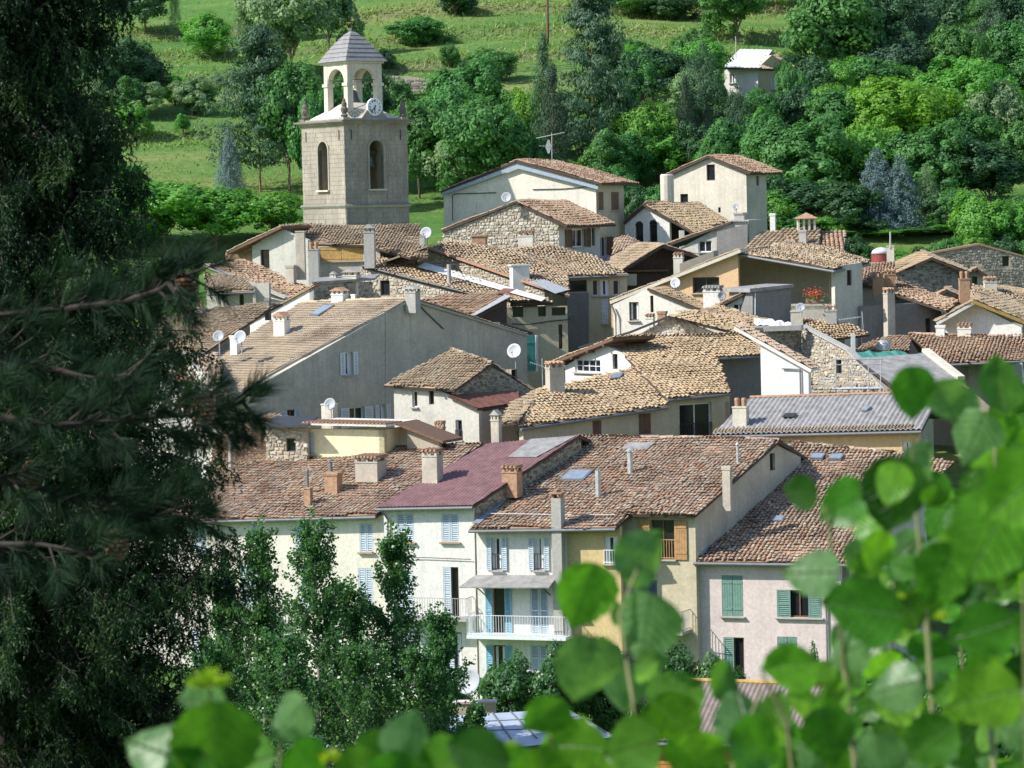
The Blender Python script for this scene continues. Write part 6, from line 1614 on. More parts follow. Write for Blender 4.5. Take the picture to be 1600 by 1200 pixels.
TREES = [
 ('spruce', 'lf_blue', 357, 196, 322, 72, 'small blue spruce left of the tower on the meadow'),
 ('spruce', 'lf_blue', 160, 176, 232, 44, 'small blue spruce half hidden by the dark conifer branches at left'),
 ('spruce', 'lf_blue', 18, 122, 215, 60, 'blue spruce at the far left seen through dark branches'),
 ('pine', 'lf_pine', 400, 36, 300, 205, 'broad dark pine between blue spruce and tower'),
 ('broad', 'lf_pale', 452, -40, 128, 150, 'large pale silvery tree left of the tower cap'),
 ('broad', 'lf_pale', 398, -50, 70, 100, 'pale tree at the top edge left of the silvery one'),
 ('broad', 'lf_pale', 510, -50, 95, 105, 'pale grey-green tree right behind the tower cap'),
 ('bush', 'lf_bright', 326, 8, 88, 96, 'pale green bush on the meadow at upper left'),
 ('cypress', 'lf_pale', 272, -30, 55, 26, 'slender pale poplar at the top left meadow edge'),
 ('broad', 'lf_dark', 215, 62, 178, 130, 'dark rounded tree beside the upper left meadow'),
 ('broad', 'lf_dark', 150, 70, 185, 120, 'dark tree behind the conifer branches at upper left'),
 ('broad', 'lf_dark', 225, -40, 48, 110, 'dark tree at the top edge above the upper left meadow'),
 ('bush', 'lf_bright', 272, 104, 165, 58, 'bright clump at the left end of the meadow hedge'),
 ('bush', 'lf_green', 308, 112, 180, 70, 'dark green hedge bush between the two meadows'),
 ('broad', 'lf_bright', 203, 158, 222, 66, 'small round tree with thin trunk on the lower meadow'),
 ('broad', 'lf_bright', 286, 178, 210, 30, 'tiny sapling on the lower meadow'),
 ('broad', 'lf_bright', 255, 276, 440, 215, 'bright rounded tree behind the pine at left'),
 ('broad', 'lf_bright', 335, 284, 425, 175, 'bright green tree in front of the blue spruce'),
 ('broad', 'lf_bright', 425, 296, 400, 130, 'light green tree at the left foot of the tower'),
 ('broad', 'lf_bright', 180, 300, 450, 150, 'bright tree showing through the conifer branches at left'),
 ('broad', 'lf_green', 446, 84, 305, 135, 'mid green tree directly left of the tower belfry'),
 ('broad', 'lf_green', 490, 130, 330, 90, 'mid green tree behind the left tower edge'),
 ('broad', 'lf_green', 540, 105, 290, 110, 'green tree seen through the tower lantern'),
 ('broad', 'lf_dark', 585, 110, 240, 80, 'dark tree seen through the right lantern arch'),
 ('broad', 'lf_green', 652, 150, 310, 112, 'deep green tree touching the right tower edge'),
 ('broad', 'lf_green', 622, 118, 220, 80, 'small tree above the tower clock'),
 ('broad', 'lf_green', 700, 128, 292, 130, 'green tree right of the tower near the terrace wall'),
 ('broad', 'lf_green', 735, 88, 250, 140, 'light green tree below the terrace bush'),
 ('broad', 'lf_green', 760, 140, 335, 160, 'full green tree above the cream house gable'),
 ('broad', 'lf_lime', 815, 138, 265, 84, 'yellow-green tree left of the dark cypress'),
 ('bush', 'lf_green', 655, 14, 72, 104, 'rounded bush on the dry meadow above the tower clock'),
 ('bush', 'lf_dark', 710, -30, 26, 78, 'dark bush at the top edge of the dry meadow'),
 ('bush', 'lf_green', 770, 62, 128, 105, 'wide bush on the meadow left of the pole'),
 ('bush', 'lf_dark', 600, 70, 112, 50, 'small dark bush at the right of the tower cap'),
 ('cypress', 'lf_dark', 848, 60, 285, 76, 'grey-green cypress with ragged tip at the pole'),
 ('cypress', 'lf_cypress', 862, 100, 315, 76, 'dark cypress behind the television aerial'),
 ('pine', 'lf_pine', 922, -25, 290, 190, 'tall pine with pale trunk behind the cream house'),
 ('broad', 'lf_green', 968, 120, 285, 80, 'green tree to the right of the tall pine'),
 ('broad', 'lf_bright', 1008, 150, 295, 110, 'light green tree left of the white stone house'),
 ('broad', 'lf_green', 955, 205, 320, 110, 'low green tree between cream house and white stone house'),
 ('broad', 'lf_green', 1082, 38, 135, 84, 'rounded green tree above the spiky conifer'),
 ('cedar', 'lf_pine', 1098, 66, 270, 130, 'spiky grey-green conifer above the white stone house'),
 ('cypress', 'lf_cypress', 1070, 122, 285, 46, 'dark narrow cypress above the white stone house peak'),
 ('cypress', 'lf_cypress', 1105, 165, 280, 36, 'small dark cypress right of the taller one'),
 ('cedar', 'lf_pine', 1150, 128, 275, 80, 'soft pointed conifer in front of the hillside house'),
 ('broad', 'lf_green', 1190, 168, 320, 110, 'green tree below the hillside house'),
 ('broad', 'lf_green', 1130, 180, 300, 90, 'green tree behind the white stone house roof'),
 ('broad', 'lf_green', 1290, -40, 155, 185, 'large spreading tree right of the hillside house'),
 ('broad', 'lf_green', 1150, -50, 70, 120, 'tree at the top edge above the hillside house'),
 ('broad', 'lf_dark', 1340, -30, 150, 170, 'large dark tree at the upper right'),
 ('pine', 'lf_pine', 1420, -50, 140, 150, 'dark pine at the top edge, upper right'),
 ('pine', 'lf_pine', 1562, -40, 150, 130, 'pine with bare reddish trunk at upper right'),
 ('broad', 'lf_dark', 1490, -30, 120, 130, 'dark tree left of the bare-trunked pine'),
 ('broad', 'lf_dark', 1610, -20, 150, 130, 'dark tree at the upper right corner'),
 ('broad', 'lf_lime', 1400, 112, 275, 175, 'sunlit yellow-green tree in the middle of the right slope'),
 ('broad', 'lf_bright', 1495, 98, 260, 150, 'bright tree right of the yellow-green one'),
 ('broad', 'lf_green', 1308, 132, 265, 130, 'green tree left of the yellow-green one'),
 ('broad', 'lf_green', 1255, 182, 350, 165, 'wide green tree behind the capped chimney'),
 ('broad', 'lf_bright', 1350, 190, 340, 130, 'light green tree above the blue spruces'),
 ('broad', 'lf_green', 1450, 190, 350, 140, 'green tree right above the blue spruces'),
 ('broad', 'lf_pale', 1560, 118, 270, 110, 'pale tree near the right edge'),
 ('broad', 'lf_dark', 1545, 215, 360, 160, 'dark tree at the right edge above the bright one'),
 ('broad', 'lf_green', 1610, 170, 340, 120, 'green tree cut by the right edge'),
 ('broad', 'lf_dark', 1250, 275, 400, 140, 'dark tree behind the ridged tile roof'),
 ('broad', 'lf_dark', 1320, 280, 410, 110, 'dark tree left of the blue spruces'),
 ('spruce', 'lf_blue', 1370, 228, 400, 122, 'left one of the two tall blue spruces'),
 ('spruce', 'lf_blue', 1406, 240, 405, 108, 'right one of the two tall blue spruces'),
 ('spruce', 'lf_pale', 1446, 254, 400, 92, 'pale green spruce right of the blue spruces'),
 ('broad', 'lf_green', 1500, 290, 420, 100, 'green tree behind the glossy bright one'),
 ('broad', 'lf_green', 1600, 300, 420, 100, 'green tree behind the glossy one at the right edge'),
 ('broad', 'lf_dark', 1470, 300, 410, 90, 'dark tree between pale spruce and glossy tree'),
 ('bush', 'lf_green', 990, -30, 25, 110, 'bush at the top edge right of the tall pine'),
 ('bush', 'lf_dark', 1050, -20, 32, 100, 'dark bush at the top edge over the grass strip'),
 ('bush', 'lf_green', 985, 55, 95, 70, 'grey-green shrub on the terrace right of the pine'),
 ('bush', 'lf_bright', 905, 240, 300, 90, 'light bush at the foot of the tall pine'),
 ('bush', 'lf_green', 700, 60, 108, 40, 'small shrub on the meadow bank'),
]
_mk = ('the small tile roof', 'the blue spruces foot', 'the pale spruce foot', 'the dark tree foot', 'the cream house', 'the tall pine foot', 'the arched house', 'the white stone house', 'the grey lean roof', 'the ridged tiles', 'the capped chimney', 'the burgundy tank', 'the orange-tan roof', 'the rubble wall', 'the rubble wall hole', 'the right edge')
for q, (x, yt) in enumerate(((1335, 376), (1385, 380), (1440, 380), (1490, 372), (955, 262), (985, 275), (1020, 268), (1215, 285), (1180, 300), (1235, 318), (1300, 325), (1345, 335), (1425, 350), (1480, 345), (1540, 345), (1600, 340))):
    TREES.append(('bush', ('lf_green', 'lf_bright', 'lf_dark')[q % 3], x, yt, 420, 92, 'undergrowth bush behind ' + _mk[q]))
for i, (k, m_, x, yt, yb, w_, lab) in enumerate(TREES): plant(k, m_, x, yt, yb, w_, lab, i)
for q, (x, yt, lab) in enumerate(((1325, 352, 'low dark bush behind the ridged tile roof end'), (1362, 374, 'low bush left of the burgundy tank'), (1402, 376, 'low bush right of the burgundy tank'), (1440, 376, 'low bush behind the orange-tan roof peak'), (1478, 356, 'low bush at the left end of the rubble wall'), (1520, 350, 'low bush behind the rubble wall peak'), (1565, 352, 'low bush above the rubble wall hole'), (1610, 356, 'low bush at the right end of the rubble wall'), (1215, 340, 'low bush behind the slim white chimney'), (1275, 346, 'low bush right of the capped chimney'))):
    plant('bush', ('lf_dark', 'lf_green', 'lf_bright')[q % 3], x, yt, 420, 76, lab, q, Y=239, group='undergrowth behind the village')
plant('broad', 'lf_bright', 1525, 300, 420, 118, 'bright glossy tree above the rubble wall', 1, Y=241)
plant('broad', 'lf_bright', 1590, 312, 420, 105, 'bright glossy tree at the right edge above the rubble wall', 2, Y=241)
plant('broad', 'lf_green', 1236, 92, 210, 60, 'green tree leaning over the right side of the hillside house', 2)
plant('broad', 'lf_green', 1118, 112, 200, 56, 'green tree at the left corner of the hillside house', 1)
plant('broad', 'lf_green', 1205, 148, 230, 62, 'green tree hiding the foot of the hillside house', 0)
# the dense wood between the single trees
random.seed(77)
for q in range(64):
    x = random.uniform(560, 1640); yb = random.uniform(150, 335)
    if x < 900 and yb < 190: yb += 70
    if 640 < x < 700 and yb > 290: continue
    if 1110 < x < 1250 and yb < 215: continue
    h = random.uniform(85, 130) * (.75 + .25 * yb / 335)
    plant(random.choice(('broad', 'broad', 'broad', 'bush')), random.choice(('lf_green', 'lf_green', 'lf_bright', 'lf_dark', 'lf_pale')), x, yb - h, yb, random.uniform(75, 125), None, q, group='dense wood behind the village')
for q in range(34):
    x = random.uniform(1130, 1650); yb = random.uniform(15, 170); h = random.uniform(100, 160)
    if x < 1260 and yb > 60: continue
    plant(random.choice(('broad', 'broad', 'pine')), random.choice(('lf_green', 'lf_green', 'lf_dark', 'lf_pine')), x, yb - h, yb, random.uniform(85, 130), None, q, group='tall wood on the upper right slope')
for q in range(16):
    x = random.uniform(930, 1130); yb = random.choice((random.uniform(-10, 12), random.uniform(130, 200))); h = random.uniform(55, 105)
    plant('broad', random.choice(('lf_green', 'lf_dark', 'lf_bright')), x, yb - h, yb, random.uniform(60, 95), None, q, group='dense wood behind the village')
for q in range(22):
    x = random.uniform(-20, 470); yb = random.choice((random.uniform(55, 70), random.uniform(150, 200), random.uniform(300, 335))) 
    if 220 < x < 345 and (60 < yb < 130 or 200 < yb < 300): continue
    if 290 < x < 410 and yb > 200: continue
    h = random.uniform(45, 90)
    plant('broad', random.choice(('lf_green', 'lf_dark', 'lf_bright', 'lf_pale')), x, yb - h, yb, random.uniform(60, 105), None, q, group='hedgerow trees left of the tower')
# rough grass and scrub on the meadows
def rough_grass():
    rng = np.random.default_rng(9); n = 48000
    y = rng.uniform(258, 420, n); x = rng.uniform(-75, 75, n) * (y / 400)
    k = rng.uniform(0, 1, n) < .35; yt = np.array([t for t, _ in TERR])[rng.integers(0, len(TERR), n)]
    y = np.where(k, yt + 3 * np.sin(x * .03) + rng.normal(0, 1.6, n), y)
    z = np.array([ground(a, b) for a, b in zip(x, y)])
    P = np.stack([x, y, z + .04], 1); D_ = nrm(rng.normal(size=(n, 3)) * np.array([.5, .5, .3]) + np.array([0, 0, .7])); s = rng.uniform(.10, .26, (n, 1)) * np.where(k, 2.0, 1.0)[:, None]
    t = nrm(np.cross(D_, rng.normal(size=(n, 3)))) * s * .22
    v = np.stack([P - t - D_ * .15, P + t - D_ * .15, P + t * .5 + D_ * s, P - t * .5 + D_ * s], 1).reshape(-1, 3)
    tag(link('rough_grass', newmesh('rough_grass', v, np.arange(4 * n).reshape(-1, 4), 'lf_grass', np.where(k, rng.uniform(.3, 1, n), rng.uniform(0, .8, n)))), 'rough meadow grass and scrub on the hillside', 'grass', kind='stuff')
leafmat('lf_grass', [(.09, .20, .045), (.15, .26, .065), (.24, .31, .10), (.33, .33, .14)], .3, .8, .0)
rough_grass()
# woodland far up the slope beyond the frame: one mass
def far_wood():
    rng = np.random.default_rng(4); P = []
    for y in range(430, 590, 18):
        for x in range(-240, 241, 14): P.append((x + rng.uniform(-6, 6), y + rng.uniform(-9, 9)))
    C = np.array([(x, y, ground(x, y) + 4) for x, y in P]); v, f, q = clump_crown(C, rng.uniform(4, 7, len(C)), 60, 1.0, rng=rng)
    tag(link('far_woodland', newmesh('far_woodland', v, f, 'lf_green', q)), 'dense green woodland far up the slope', 'woodland', kind='stuff')
far_wood()

# ------------------------------------------------------------------ poplars and hedge before the front row
def poplar(x, ytop, half, Y, label, seed):
    rng = np.random.default_rng(seed); t = W(x, ytop, Y); z0 = ground(t.x, t.y); H = t.z - z0; R0 = half * PX(Y)
    T = Root('poplar_tree', label, 'tree', (t.x, t.y, z0), 'poplars before the cream house')
    cl = []; mb = MB(); mb.tube([(t.x, t.y, z0 - .2), (t.x + .05, t.y, z0 + H * .5), (t.x, t.y, z0 + H * .97)], [.13, .08, .015], 7)
    nb = int(H * 11)
    for b in range(nb):
        hf = rng.uniform(.05, .93); th = rng.uniform(0, 2 * pi)
        L = R0 * (1.12 * (1 - hf) ** .7 + .14) * rng.uniform(.6, 1.25); z = z0 + hf * H
        p0 = np.array([t.x, t.y, z]); p1 = p0 + np.array([cos(th) * L * .6, sin(th) * L * .6, L * .35]); p2 = p0 + np.array([cos(th) * L, sin(th) * L, L * 1.0])
        if p2[2] > t.z: p2[2] = t.z - .1
        mb.tube([tuple(p0), tuple(p1), tuple(p2)], [.022, .014, .005], 4)
        for s in np.arange(.25, 1.05, .11):
            c = (1 - s) ** 2 * p0 + 2 * s * (1 - s) * p1 + s * s * p2; cl.append(c + rng.normal(0, .06, 3))
    for s in np.linspace(.4, 1.0, 30): cl.append(np.array([t.x, t.y, z0 + H * s]) + rng.normal(0, .07, 3))
    cl = np.array(cl); k = len(cl); per = 15
    P = np.repeat(cl, per, 0) + rng.normal(0, .105, (k * per, 3))
    N = nrm(rng.normal(size=P.shape) + np.array([-.35, -.25, .45]))
    v, f = quads(P - np.array(T.loc), N, rng.uniform(.046, .082, k * per), .8, rng)
    link('crown', newmesh('crown', v, f, 'lf_poplar', rng.uniform(0, 1, k * per)), T.o)
    mb.build('trunk', 'bark_grey', T)
for a in [(405, 808, 52, 121, 'poplar spire nearest the dark conifer, against the cream wall', 1), (490, 799, 66, 120, 'tallest poplar spire in the middle of the poplar group', 2),
          (613, 815, 56, 121.5, 'poplar spire before the left corner of the white house', 3), (548, 903, 60, 123, 'short poplar between the two tall spires', 4),
          (352, 868, 56, 123, 'poplar partly behind the hanging conifer tips', 5), (688, 948, 52, 119, 'short poplar left of the large satellite dish', 6), (660, 1010, 64, 117, 'low bushy poplar in front of the short poplar', 7),
          (742, 1092, 20, 116, 'thin poplar sapling before the sheet metal roof', 8), (440, 985, 75, 116, 'low poplar at the foot of the tallest spire', 9), (570, 1000, 75, 115, 'low poplar below the poplar group', 10), (330, 1000, 70, 117, 'low poplar in the shade of the dark conifer', 11)]: poplar(*a)
for i, (x, yt, w_, Y, m_, lab) in enumerate([(795, 990, 130, 137, 'lf_poplar', 'leafy hedge tree below the blue balcony'), (868, 975, 120, 136, 'lf_poplar', 'leafy hedge tree behind the big leaf'), (950, 968, 130, 138, 'lf_poplar', 'leafy hedge tree below the yellow house'),
        (1048, 972, 120, 136, 'lf_poplar', 'leafy hedge tree beneath the curved balcony'), (1125, 985, 105, 135, 'lf_poplar', 'leafy hedge tree beside the lower green shutter'), (1215, 1048, 110, 133, 'lf_poplar', 'low hedge bush before the pink house'), (1265, 968, 60, 132, 'lf_poplar', 'upright shrub against the pink house'), (1225, 1012, 40, 131, 'lf_poplar', 'small shrub below the lower pink house window'), (1320, 1030, 130, 130, 'lf_poplar', 'hedge bush at the right end of the pink house'), (700, 1035, 90, 136, 'lf_poplar', 'hedge tree left of the large dish'),
        (1400, 985, 160, 128, 'lf_green', 'green bush beyond the brown corrugated roof'), (1530, 960, 190, 127, 'lf_green', 'green bush behind the right-hand leaves')]):
    plant('bush', m_, x, yt, 1100, w_, lab, i, Y=Y, group='hedge before the front row')
for i, (x, yt, w_, Y, lab) in enumerate([(480, 1090, 260, 108, 'dark bush under the poplars at the foot of the picture'), (640, 1120, 240, 106, 'dark bush below the low poplars'), (350, 1120, 240, 105, 'dark bush beneath the dark conifer'), (900, 1195, 260, 104, 'dark bush at the bottom edge before the workshop'), (1120, 1190, 260, 103, 'dark bush at the bottom edge before the timber building'), (1350, 1120, 260, 104, 'dark bush at the bottom right behind the leaves')]):
    plant('bush', 'lf_dark', x, yt, 1300, w_, lab, i, Y=Y, group='bushes below the village')

# ------------------------------------------------------------------ big spruce at left
def needles(A, Bv, n_per, ln, wd, rng, spread=.9):
    """needle triangles along segments A->B"""
    k = len(A); t = rng.uniform(0, 1, (k, n_per, 1)); P = A[:, None] + (Bv - A)[:, None] * t
    d = nrm(Bv - A)[:, None]; r = rng.normal(size=(k, n_per, 3)); r = nrm(r - d * (r * d).sum(-1, keepdims=True))
    dirn = nrm(d * .75 + r * spread); L = ln * rng.uniform(.7, 1.2, (k, n_per, 1))
    side = nrm(np.cross(dirn, rng.normal(size=dirn.shape)))
    v = np.stack([P - side * wd, P + side * wd, P + dirn * L], 2).reshape(-1, 3)
    return v, np.arange(len(v)).reshape(-1, 3)
def big_spruce():
    rng = np.random.default_rng(8); Y = 30.0
    b = W(-10, 600, Y); z0 = ground(b.x, b.y); top = W(-10, -420, Y).z
    T = Root('spruce_tree', 'huge dark spruce with hanging branches filling the left side', 'tree', (b.x, b.y, z0))
    ys = [-420, -100, 0, 90, 150, 225, 300, 345, 450, 560, 700, 800, 880, 940, 990, 1080, 1200, 1500]
    xm = [40, 190, 220, 212, 170, 232, 232, 225, 305, 330, 335, 350, 395, 400, 345, 335, 340, 340]
    SA, SB, tone = [], [], []; bb = MB()
    bb.tube([(b.x, b.y, z0 - .3), (b.x, b.y, (z0 + top) / 2), (b.x, b.y, top)], [.26, .16, .02], 9)
    nbough = 820
    for q in range(nbough):
        py = rng.uniform(-400, 1420); z = W(0, py, Y).z; side = q % 6
        th = rng.normal(0, .28 if side < 2 else .85) if side < 5 else rng.uniform(1.2, 5.1)
        reach = (np.interp(py + 45, ys, xm) + 10) * PX(Y)
        L = reach * rng.uniform(.5, 1.06)
        d = np.array([cos(th), -abs(sin(th)) * .8 if side < 4 else sin(th), 0]); sag = rng.uniform(.05, .32); up = rng.uniform(.05, .25)
        pts = np.array([np.array([b.x, b.y, z + rng.normal(0, .1)]) + d * L * t + np.array([rng.normal(0, .012), rng.normal(0, .012), -sag * L * t + up * L * t * t]) for t in np.linspace(0, 1, 9)])
        bb.tube([tuple(p) for p in pts], list(np.linspace(.016, .004, 9)), 5)
        perp = np.array([-d[1], d[0], 0]); tn = rng.uniform(0, .5)
        for t in np.arange(.10, 1.0, .034 / max(L, .3)):
            i = t * 8; k = int(i); p = pts[k] + (pts[min(k + 1, 8)] - pts[k]) * (i - k)
            s = rng.choice([-1, 1]); l = rng.uniform(.12, .42) * (1.1 - .55 * t)
            e = p + perp * s * l * rng.uniform(.1, .8) + d * l * rng.uniform(.1, .7) + np.array([0, 0, -l * rng.uniform(.2, 1.1)])
            SA.append(p); SB.append(e); tone.append(tn + rng.uniform(0, .3) + (.3 if rng.uniform() < .12 else 0))
            for g in range(3):
                t2 = rng.uniform(.25, .95); p2 = p + (e - p) * t2
                SA.append(p2); SB.append(p2 + rng.normal(0, .055, 3) + np.array([0, 0, -rng.uniform(.05, .2)])); tone.append(tone[-1])
        SA.append(pts[6]); SB.append(pts[8] + d * .08); tone.append(.8)
    SA, SB = np.array(SA), np.array(SB); n_per = 8
    v, f = needles(SA, SB, n_per, .044, .0080, rng, .55); print('spruce tris', len(f))
    v -= np.array(T.loc)
    link('crown', newmesh('crown', v, f, 'lf_spruce', np.clip(np.repeat(tone, n_per) + rng.uniform(-.1, .1, len(f)), 0, 1)), T.o)
    bb.build('trunk', 'bark_near', T)
    return len(f)
big_spruce()

# ------------------------------------------------------------------ nearer pine bough with long needles
def near_pine():
    rng = np.random.default_rng(12); Y = 12.0
    b = W(-420, 700, Y); z0 = ground(b.x, b.y)
    T = Root('pine_tree', 'blurred near pine with long needle tufts reaching in from the left', 'tree', (b.x, b.y, z0))
    bb = MB(); bb.tube([(b.x, b.y, z0 - .3), (b.x, b.y, W(0, 300, Y).z), (b.x, b.y, W(0, -700, Y).z)], [.13, .10, .05], 9)
    br = [[(-420, 560), (-60, 498), (100, 482), (195, 470), (250, 452), (285, 425)], [(-420, 640), (-60, 640), (80, 665), (200, 655), (285, 648), (335, 648), (385, 625)], [(-420, 760), (-60, 735), (70, 765), (160, 795), (240, 805), (290, 790)],
          [(-420, 470), (-60, 545), (60, 570), (140, 590), (205, 585)], [(-420, 800), (-60, 850), (60, 850), (150, 865)]]
    tufts = []
    for k, pts in enumerate(br):
        P = [W(x, y, Y + .25 * sin(k * 2 + i)) for i, (x, y) in enumerate(pts)]
        bb.tube(P, list(np.linspace(.018, .005, len(P))), 6)
        for i in range(1, len(pts)):
            n = 10 if i < len(pts) - 1 else 8
            for q in range(n):
                s = (q + rng.uniform(0, 1)) / n; p = P[i - 1].lerp(P[i], s)
                if pts[i][0] < -50: continue
                dirn = V((rng.uniform(.2, 1), rng.uniform(-.8, .5), rng.uniform(-.8, .9))).normalized(); l = rng.uniform(.05, .2)
                e = p + dirn * l; bb.tube([p, e], [.006, .004], 4); tufts.append((e, dirn))
    for x, y, dx, dy in ((402, 618, .75, .65), (330, 645, .9, .2), (306, 420, .25, .97), (300, 405, .5, .8), (318, 792, .9, -.15), (322, 800, .8, .3), (210, 585, .9, .1), (232, 440, .3, .9), (292, 640, .4, .8), (310, 690, .7, -.6)):
        tufts.append((W(x, y, Y), (CR * dx + CU * dy).normalized()))
    A, Bv = [], []
    for e, d in tufts:
        A.append(np.array(e) - np.array(d) * .05); Bv.append(np.array(e) + np.array(d) * .035)
    v, f = needles(np.array(A), np.array(Bv), 130, .115, .0014, rng, .62); v -= np.array(T.loc)
    link('needles', newmesh('needles', v, f, 'lf_needle', np.repeat(rng.uniform(0, 1, len(A)), 130)), T.o)
    bb.build('branches', 'bark_near', T)
    for x, y, s in ((50, 742, .045), (182, 852, .05), (292, 452, .05), (318, 640, .05)):
        mb = MB(); c = W(x, y, Y - .1)
        for r in range(7):
            t = r / 6; R_ = s * (sin(pi * (.12 + .8 * t)) ** .8) * .7
            for g in range(8):
                th = g * 2 * pi / 8 + r * .4; p = c + V((cos(th) * R_, sin(th) * R_, (t - .5) * s * 2)); o = V((cos(th), sin(th), .3)).normalized()
                mb.box(p, o, V((-sin(th), cos(th), 0)), o.cross(V((-sin(th), cos(th), 0))), s * .25, s * .22, s * .1)
        mb.build('cone', 'bark_pine', T)
near_pine()

# ------------------------------------------------------------------ foreground hazel
def leaf_mesh(seed):
    rng = random.Random(seed); NL, NW = 12, 6; vs_ = []; fs = []
    bend = rng.uniform(-.25, .25); cup = rng.uniform(.05, .28); wv = rng.uniform(0, 6)
    for i in range(NL + 1):
        t = i / NL; wd = .47 * (sin(pi * min(1, t * .97 + .03) ** .78) ** .72 if t < 1 else 0) * (1 - .25 * t)
        if t > .86: wd *= (1 - t) / .14 * .85 + .15 * (t < 1)
        ser = 1 + .045 * (1 if i % 2 else -1)
        for j in range(NW + 1):
            s = j / NW * 2 - 1; x = s * wd * (ser if abs(s) > .9 else 1)
            z = cup * abs(s) ** 1.2 * wd + bend * (t - .4) ** 2 + .025 * sin(wv + t * 9 + abs(s) * 4) * abs(s)
            z += .012 * cos(t * 2 * pi * 7 + abs(s) * 5) * (abs(s) > .1)
            vs_.append((x, t, z))
    for i in range(NL):
        for j in range(NW):
            a = i * (NW + 1) + j; fs.append((a, a + 1, a + NW + 2, a + NW + 1))
    return newmesh('leaf', vs_, fs, 'lf_hazel', [min(.98, max(.02, rng.gauss(.45, .3)))] * len(fs), True)
LEAVES = [leaf_mesh(s) for s in range(16)]
def hazel(name, label, base_px, stems, leaves, shoots=()):
    p = W(*base_px); T = Root(name, label, 'shrub', (p.x, p.y, ground(p.x, p.y)), 'leafy shrubs in the foreground')
    for st in stems:
        P = [W(*q) for q in st]; g = P[0]; P = [V((g.x, g.y, ground(g.x, g.y)))] + P
        mb = MB(); mb.tube(P, list(np.linspace(.0055, .0022, len(P))), 6); mb.build('stem', 'twig_green', T)
    F = _f
    for (x, y, s, ang, Y, tilt, tw, back) in leaves:
        c = W(x, y, Y); L = s * PX(Y); a = rad(ang); ya = CR * cos(a) + CU * sin(a); n = -F
        # lean the blade back, then roll it about its own length
        ya2 = (ya * cos(rad(tilt)) + F * sin(rad(tilt))).normalized(); n2 = (n - ya2 * n.dot(ya2)).normalized(); xa = ya2.cross(n2)
        n3 = (n2 * cos(rad(tw)) + xa * sin(rad(tw))).normalized(); xa = ya2.cross(n3)
        if back: n3 = -n3; xa = ya2.cross(n3)
        o = link('leaf', random.choice(LEAVES), T.o)
        m4 = Matrix.Identity(4); org = c - ya2 * (L * .5) - T.loc
        for q in range(3): m4[q][0] = xa[q] * L; m4[q][1] = ya2[q] * L; m4[q][2] = n3[q] * L; m4[q][3] = org[q]
        o.matrix_local = m4
    for (x, y, s, Y) in shoots:
        c = W(x, y, Y); r = s * PX(Y); k = 46; D = sph(k); D[:, 2] = np.abs(D[:, 2]) * .8 + .1
        A = np.tile(np.array(c - T.loc) - np.array([0, 0, r * .5]), (k, 1)); t = nrm(np.cross(D, RNG.normal(size=D.shape))) * r * .16
        v = np.stack([A, A + D * r * .6 + t, A + D * r * 1.15, A + D * r * .6 - t], 1).reshape(-1, 3)
        link('young_shoot', newmesh('young_shoot', v, np.arange(4 * k).reshape(-1, 4), 'lf_shoot', RNG.uniform(0, 1, k)), T.o)
random.seed(33)
R_ = random.uniform
# middle shrub (big leaf over the balcony corner)
mid = [(912, 932, 118, 250, 4.0, 15, -10, 0), (1003, 866, 108, 48, 4.1, 25, 20, 1), (1010, 985, 128, 262, 4.0, 20, 25, 1), (915, 1050, 128, 255, 3.9, 25, -15, 1), (968, 1075, 110, 280, 4.2, 35, 30, 1),
       (850, 1118, 92, 215, 3.8, 25, -25, 0), (905, 1165, 150, 180, 3.9, 40, -35, 0), (1062, 1085, 110, 30, 4.1, 30, -25, 0), (1055, 1125, 120, 320, 4.0, 30, 20, 0), (1162, 1118, 118, 100, 4.0, 30, 30, 1), (1210, 1112, 78, 70, 4.1, 20, -15, 0),
       (1182, 1170, 118, 330, 3.8, 30, -20, 0), (985, 1170, 120, 200, 3.7, 40, 10, 0), (1090, 1185, 120, 290, 3.7, 30, 15, 0), (1130, 1060, 80, 60, 4.2, 40, 30, 0), (975, 960, 60, 120, 4.1, 40, 20, 0), (1020, 1040, 70, 20, 4.0, 30, 30, 1)]
hazel('hazel_shrub', 'hazel shoot with large blurred leaves in front of the yellow house', (1000, 1200, 4.0), [[(1010, 1290, 4.0), (990, 1100, 4.0), (968, 960, 4.05), (1000, 880, 4.1)], [(1120, 1290, 4.0), (1160, 1150, 4.0), (1190, 1080, 4.0)], [(900, 1290, 3.9), (860, 1150, 3.85)]], mid, [(545, 0, 1, 4.0)][:0])
low = [(335, 1172, 170, 265, 3.6, 20, -10, 0), (240, 1172, 120, 168, 3.7, 35, 25, 1), (316, 1098, 96, 178, 3.8, 30, -20, 1), (452, 1126, 92, 228, 3.8, 25, 25, 1), (395, 1190, 90, 200, 3.7, 30, 30, 0), (478, 1196, 96, 300, 3.7, 30, -20, 0), (300, 1215, 120, 240, 3.6, 30, 10, 0)]
hazel('hazel_shrub', 'hazel shoot with a yellow-green tip at the bottom left', (325, 1200, 3.7), [[(330, 1290, 3.7), (332, 1150, 3.75), (327, 1062, 3.75)], [(430, 1290, 3.8), (440, 1150, 3.8)]], low, [(326, 1056, 36, 3.75)])
cen = [(642, 1152, 108, 70, 3.7, 30, 25, 1), (590, 1170, 90, 40, 3.8, 30, 20, 0), (745, 1178, 120, 165, 3.6, 30, -15, 0), (690, 1195, 110, 210, 3.7, 30, 10, 0), (560, 1205, 110, 200, 3.7, 30, -20, 0), (800, 1195, 110, 330, 3.8, 35, 20, 0), (850, 1210, 110, 280, 3.7, 30, 0, 0), (620, 1215, 110, 260, 3.6, 30, 0, 0)]
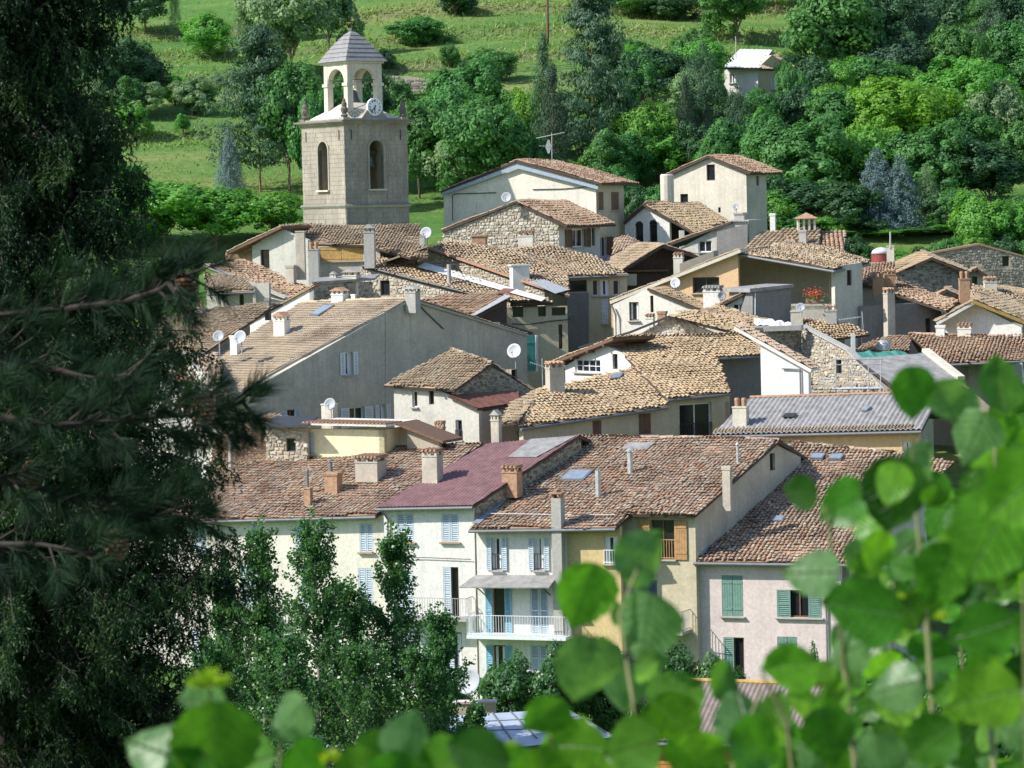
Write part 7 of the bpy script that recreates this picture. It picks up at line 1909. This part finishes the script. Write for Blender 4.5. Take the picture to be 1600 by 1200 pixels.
hazel('hazel_shrub', 'low hazel leaves along the bottom centre edge', (650, 1200, 3.7), [[(620, 1300, 3.7), (620, 1180, 3.7)], [(740, 1300, 3.7), (750, 1190, 3.7)], [(510, 1300, 3.7), (512, 1185, 3.7)]], cen, [(512, 1178, 22, 3.7), (800, 1160, 12, 3.7)])
right = [(1425, 615, 88, 272, 4.3, 10, -12, 0), (1478, 628, 90, 300, 4.5, 30, 25, 1), (1560, 598, 97, 95, 4.4, 25, 20, 0), (1520, 690, 105, 250, 4.6, 30, 25, 1), (1250, 768, 69, 172, 4.2, 40, -15, 0), (1318, 790, 97, 210, 4.1, 20, 15, 0), (1395, 775, 128, 262, 4.0, 15, 5, 0), (1545, 845, 167, 245, 3.2, 10, 5, 0), (1590, 770, 151, 220, 3.1, 20, 0, 0),
         (1265, 895, 96, 182, 4.0, 25, 25, 1), (1345, 950, 143, 172, 3.8, 30, -25, 0), (1395, 1075, 97, 200, 3.9, 30, 25, 1), (1322, 1022, 82, 215, 4.1, 30, 25, 1), (1232, 1040, 105, 190, 4.0, 35, -20, 0), (1530, 985, 113, 200, 3.7, 20, -10, 0), (1535, 1090, 128, 195, 3.5, 20, -10, 0), (1295, 1150, 105, 285, 3.8, 20, 0, 0), (1440, 720, 82, 60, 4.4, 30, 25, 1), (1470, 900, 113, 250, 3.9, 15, 0, 0), (1590, 1130, 105, 250, 3.6, 20, 25, 1), (1450, 1160, 105, 220, 3.7, 20, 5, 0), (1380, 1190, 97, 280, 3.6, 20, 20, 1)]
random.seed(5)
def xmin(y): return float(np.interp(y, [560, 640, 700, 790, 880, 960, 1040, 1110, 1230], [1480, 1430, 1400, 1330, 1320, 1290, 1250, 1200, 1080]))
for k in range(150):
    y = 600 + 635 * R_(0, 1) ** .7; x = R_(xmin(y) + 25, 1690)
    if y < 740 and x < 1490: continue
    right.append((x, y, R_(46, 84), R_(160, 330), R_(3.9, 5.4), R_(5, 50), R_(-40, 40), random.random() < .3))
for k in range(90):
    y = R_(650, 1235); x = R_(xmin(y) + 60, 1690)
    if y < 740 and x < 1520: continue
    right.append((x, y, R_(50, 85), R_(150, 340), R_(5.4, 7.2), R_(5, 60), R_(-50, 50), random.random() < .3))
hazel('hazel_shrub', 'dense hazel bush with blurred leaves filling the lower right corner', (1480, 1200, 4.2),
      [[(1530, 1320, 6.2), (1500, 1000, 6.2), (1520, 760, 6.2)], [(1380, 1320, 6.0), (1390, 1050, 6.0), (1400, 850, 6.0)], [(1470, 1320, 4.2), (1450, 1000, 4.3), (1432, 800, 4.35), (1424, 680, 4.35)], [(1350, 1320, 4.0), (1320, 1050, 4.1), (1300, 860, 4.1), (1290, 790, 4.1)], [(1560, 1320, 4.0), (1540, 1000, 4.2), (1555, 700, 4.4)], [(1250, 1320, 4.0), (1230, 1130, 4.0), (1190, 1050, 4.0)], [(1610, 1320, 3.2), (1600, 900, 3.2)]],
      right, [(1470, 960, 14, 3.9), (1405, 930, 12, 3.9)])
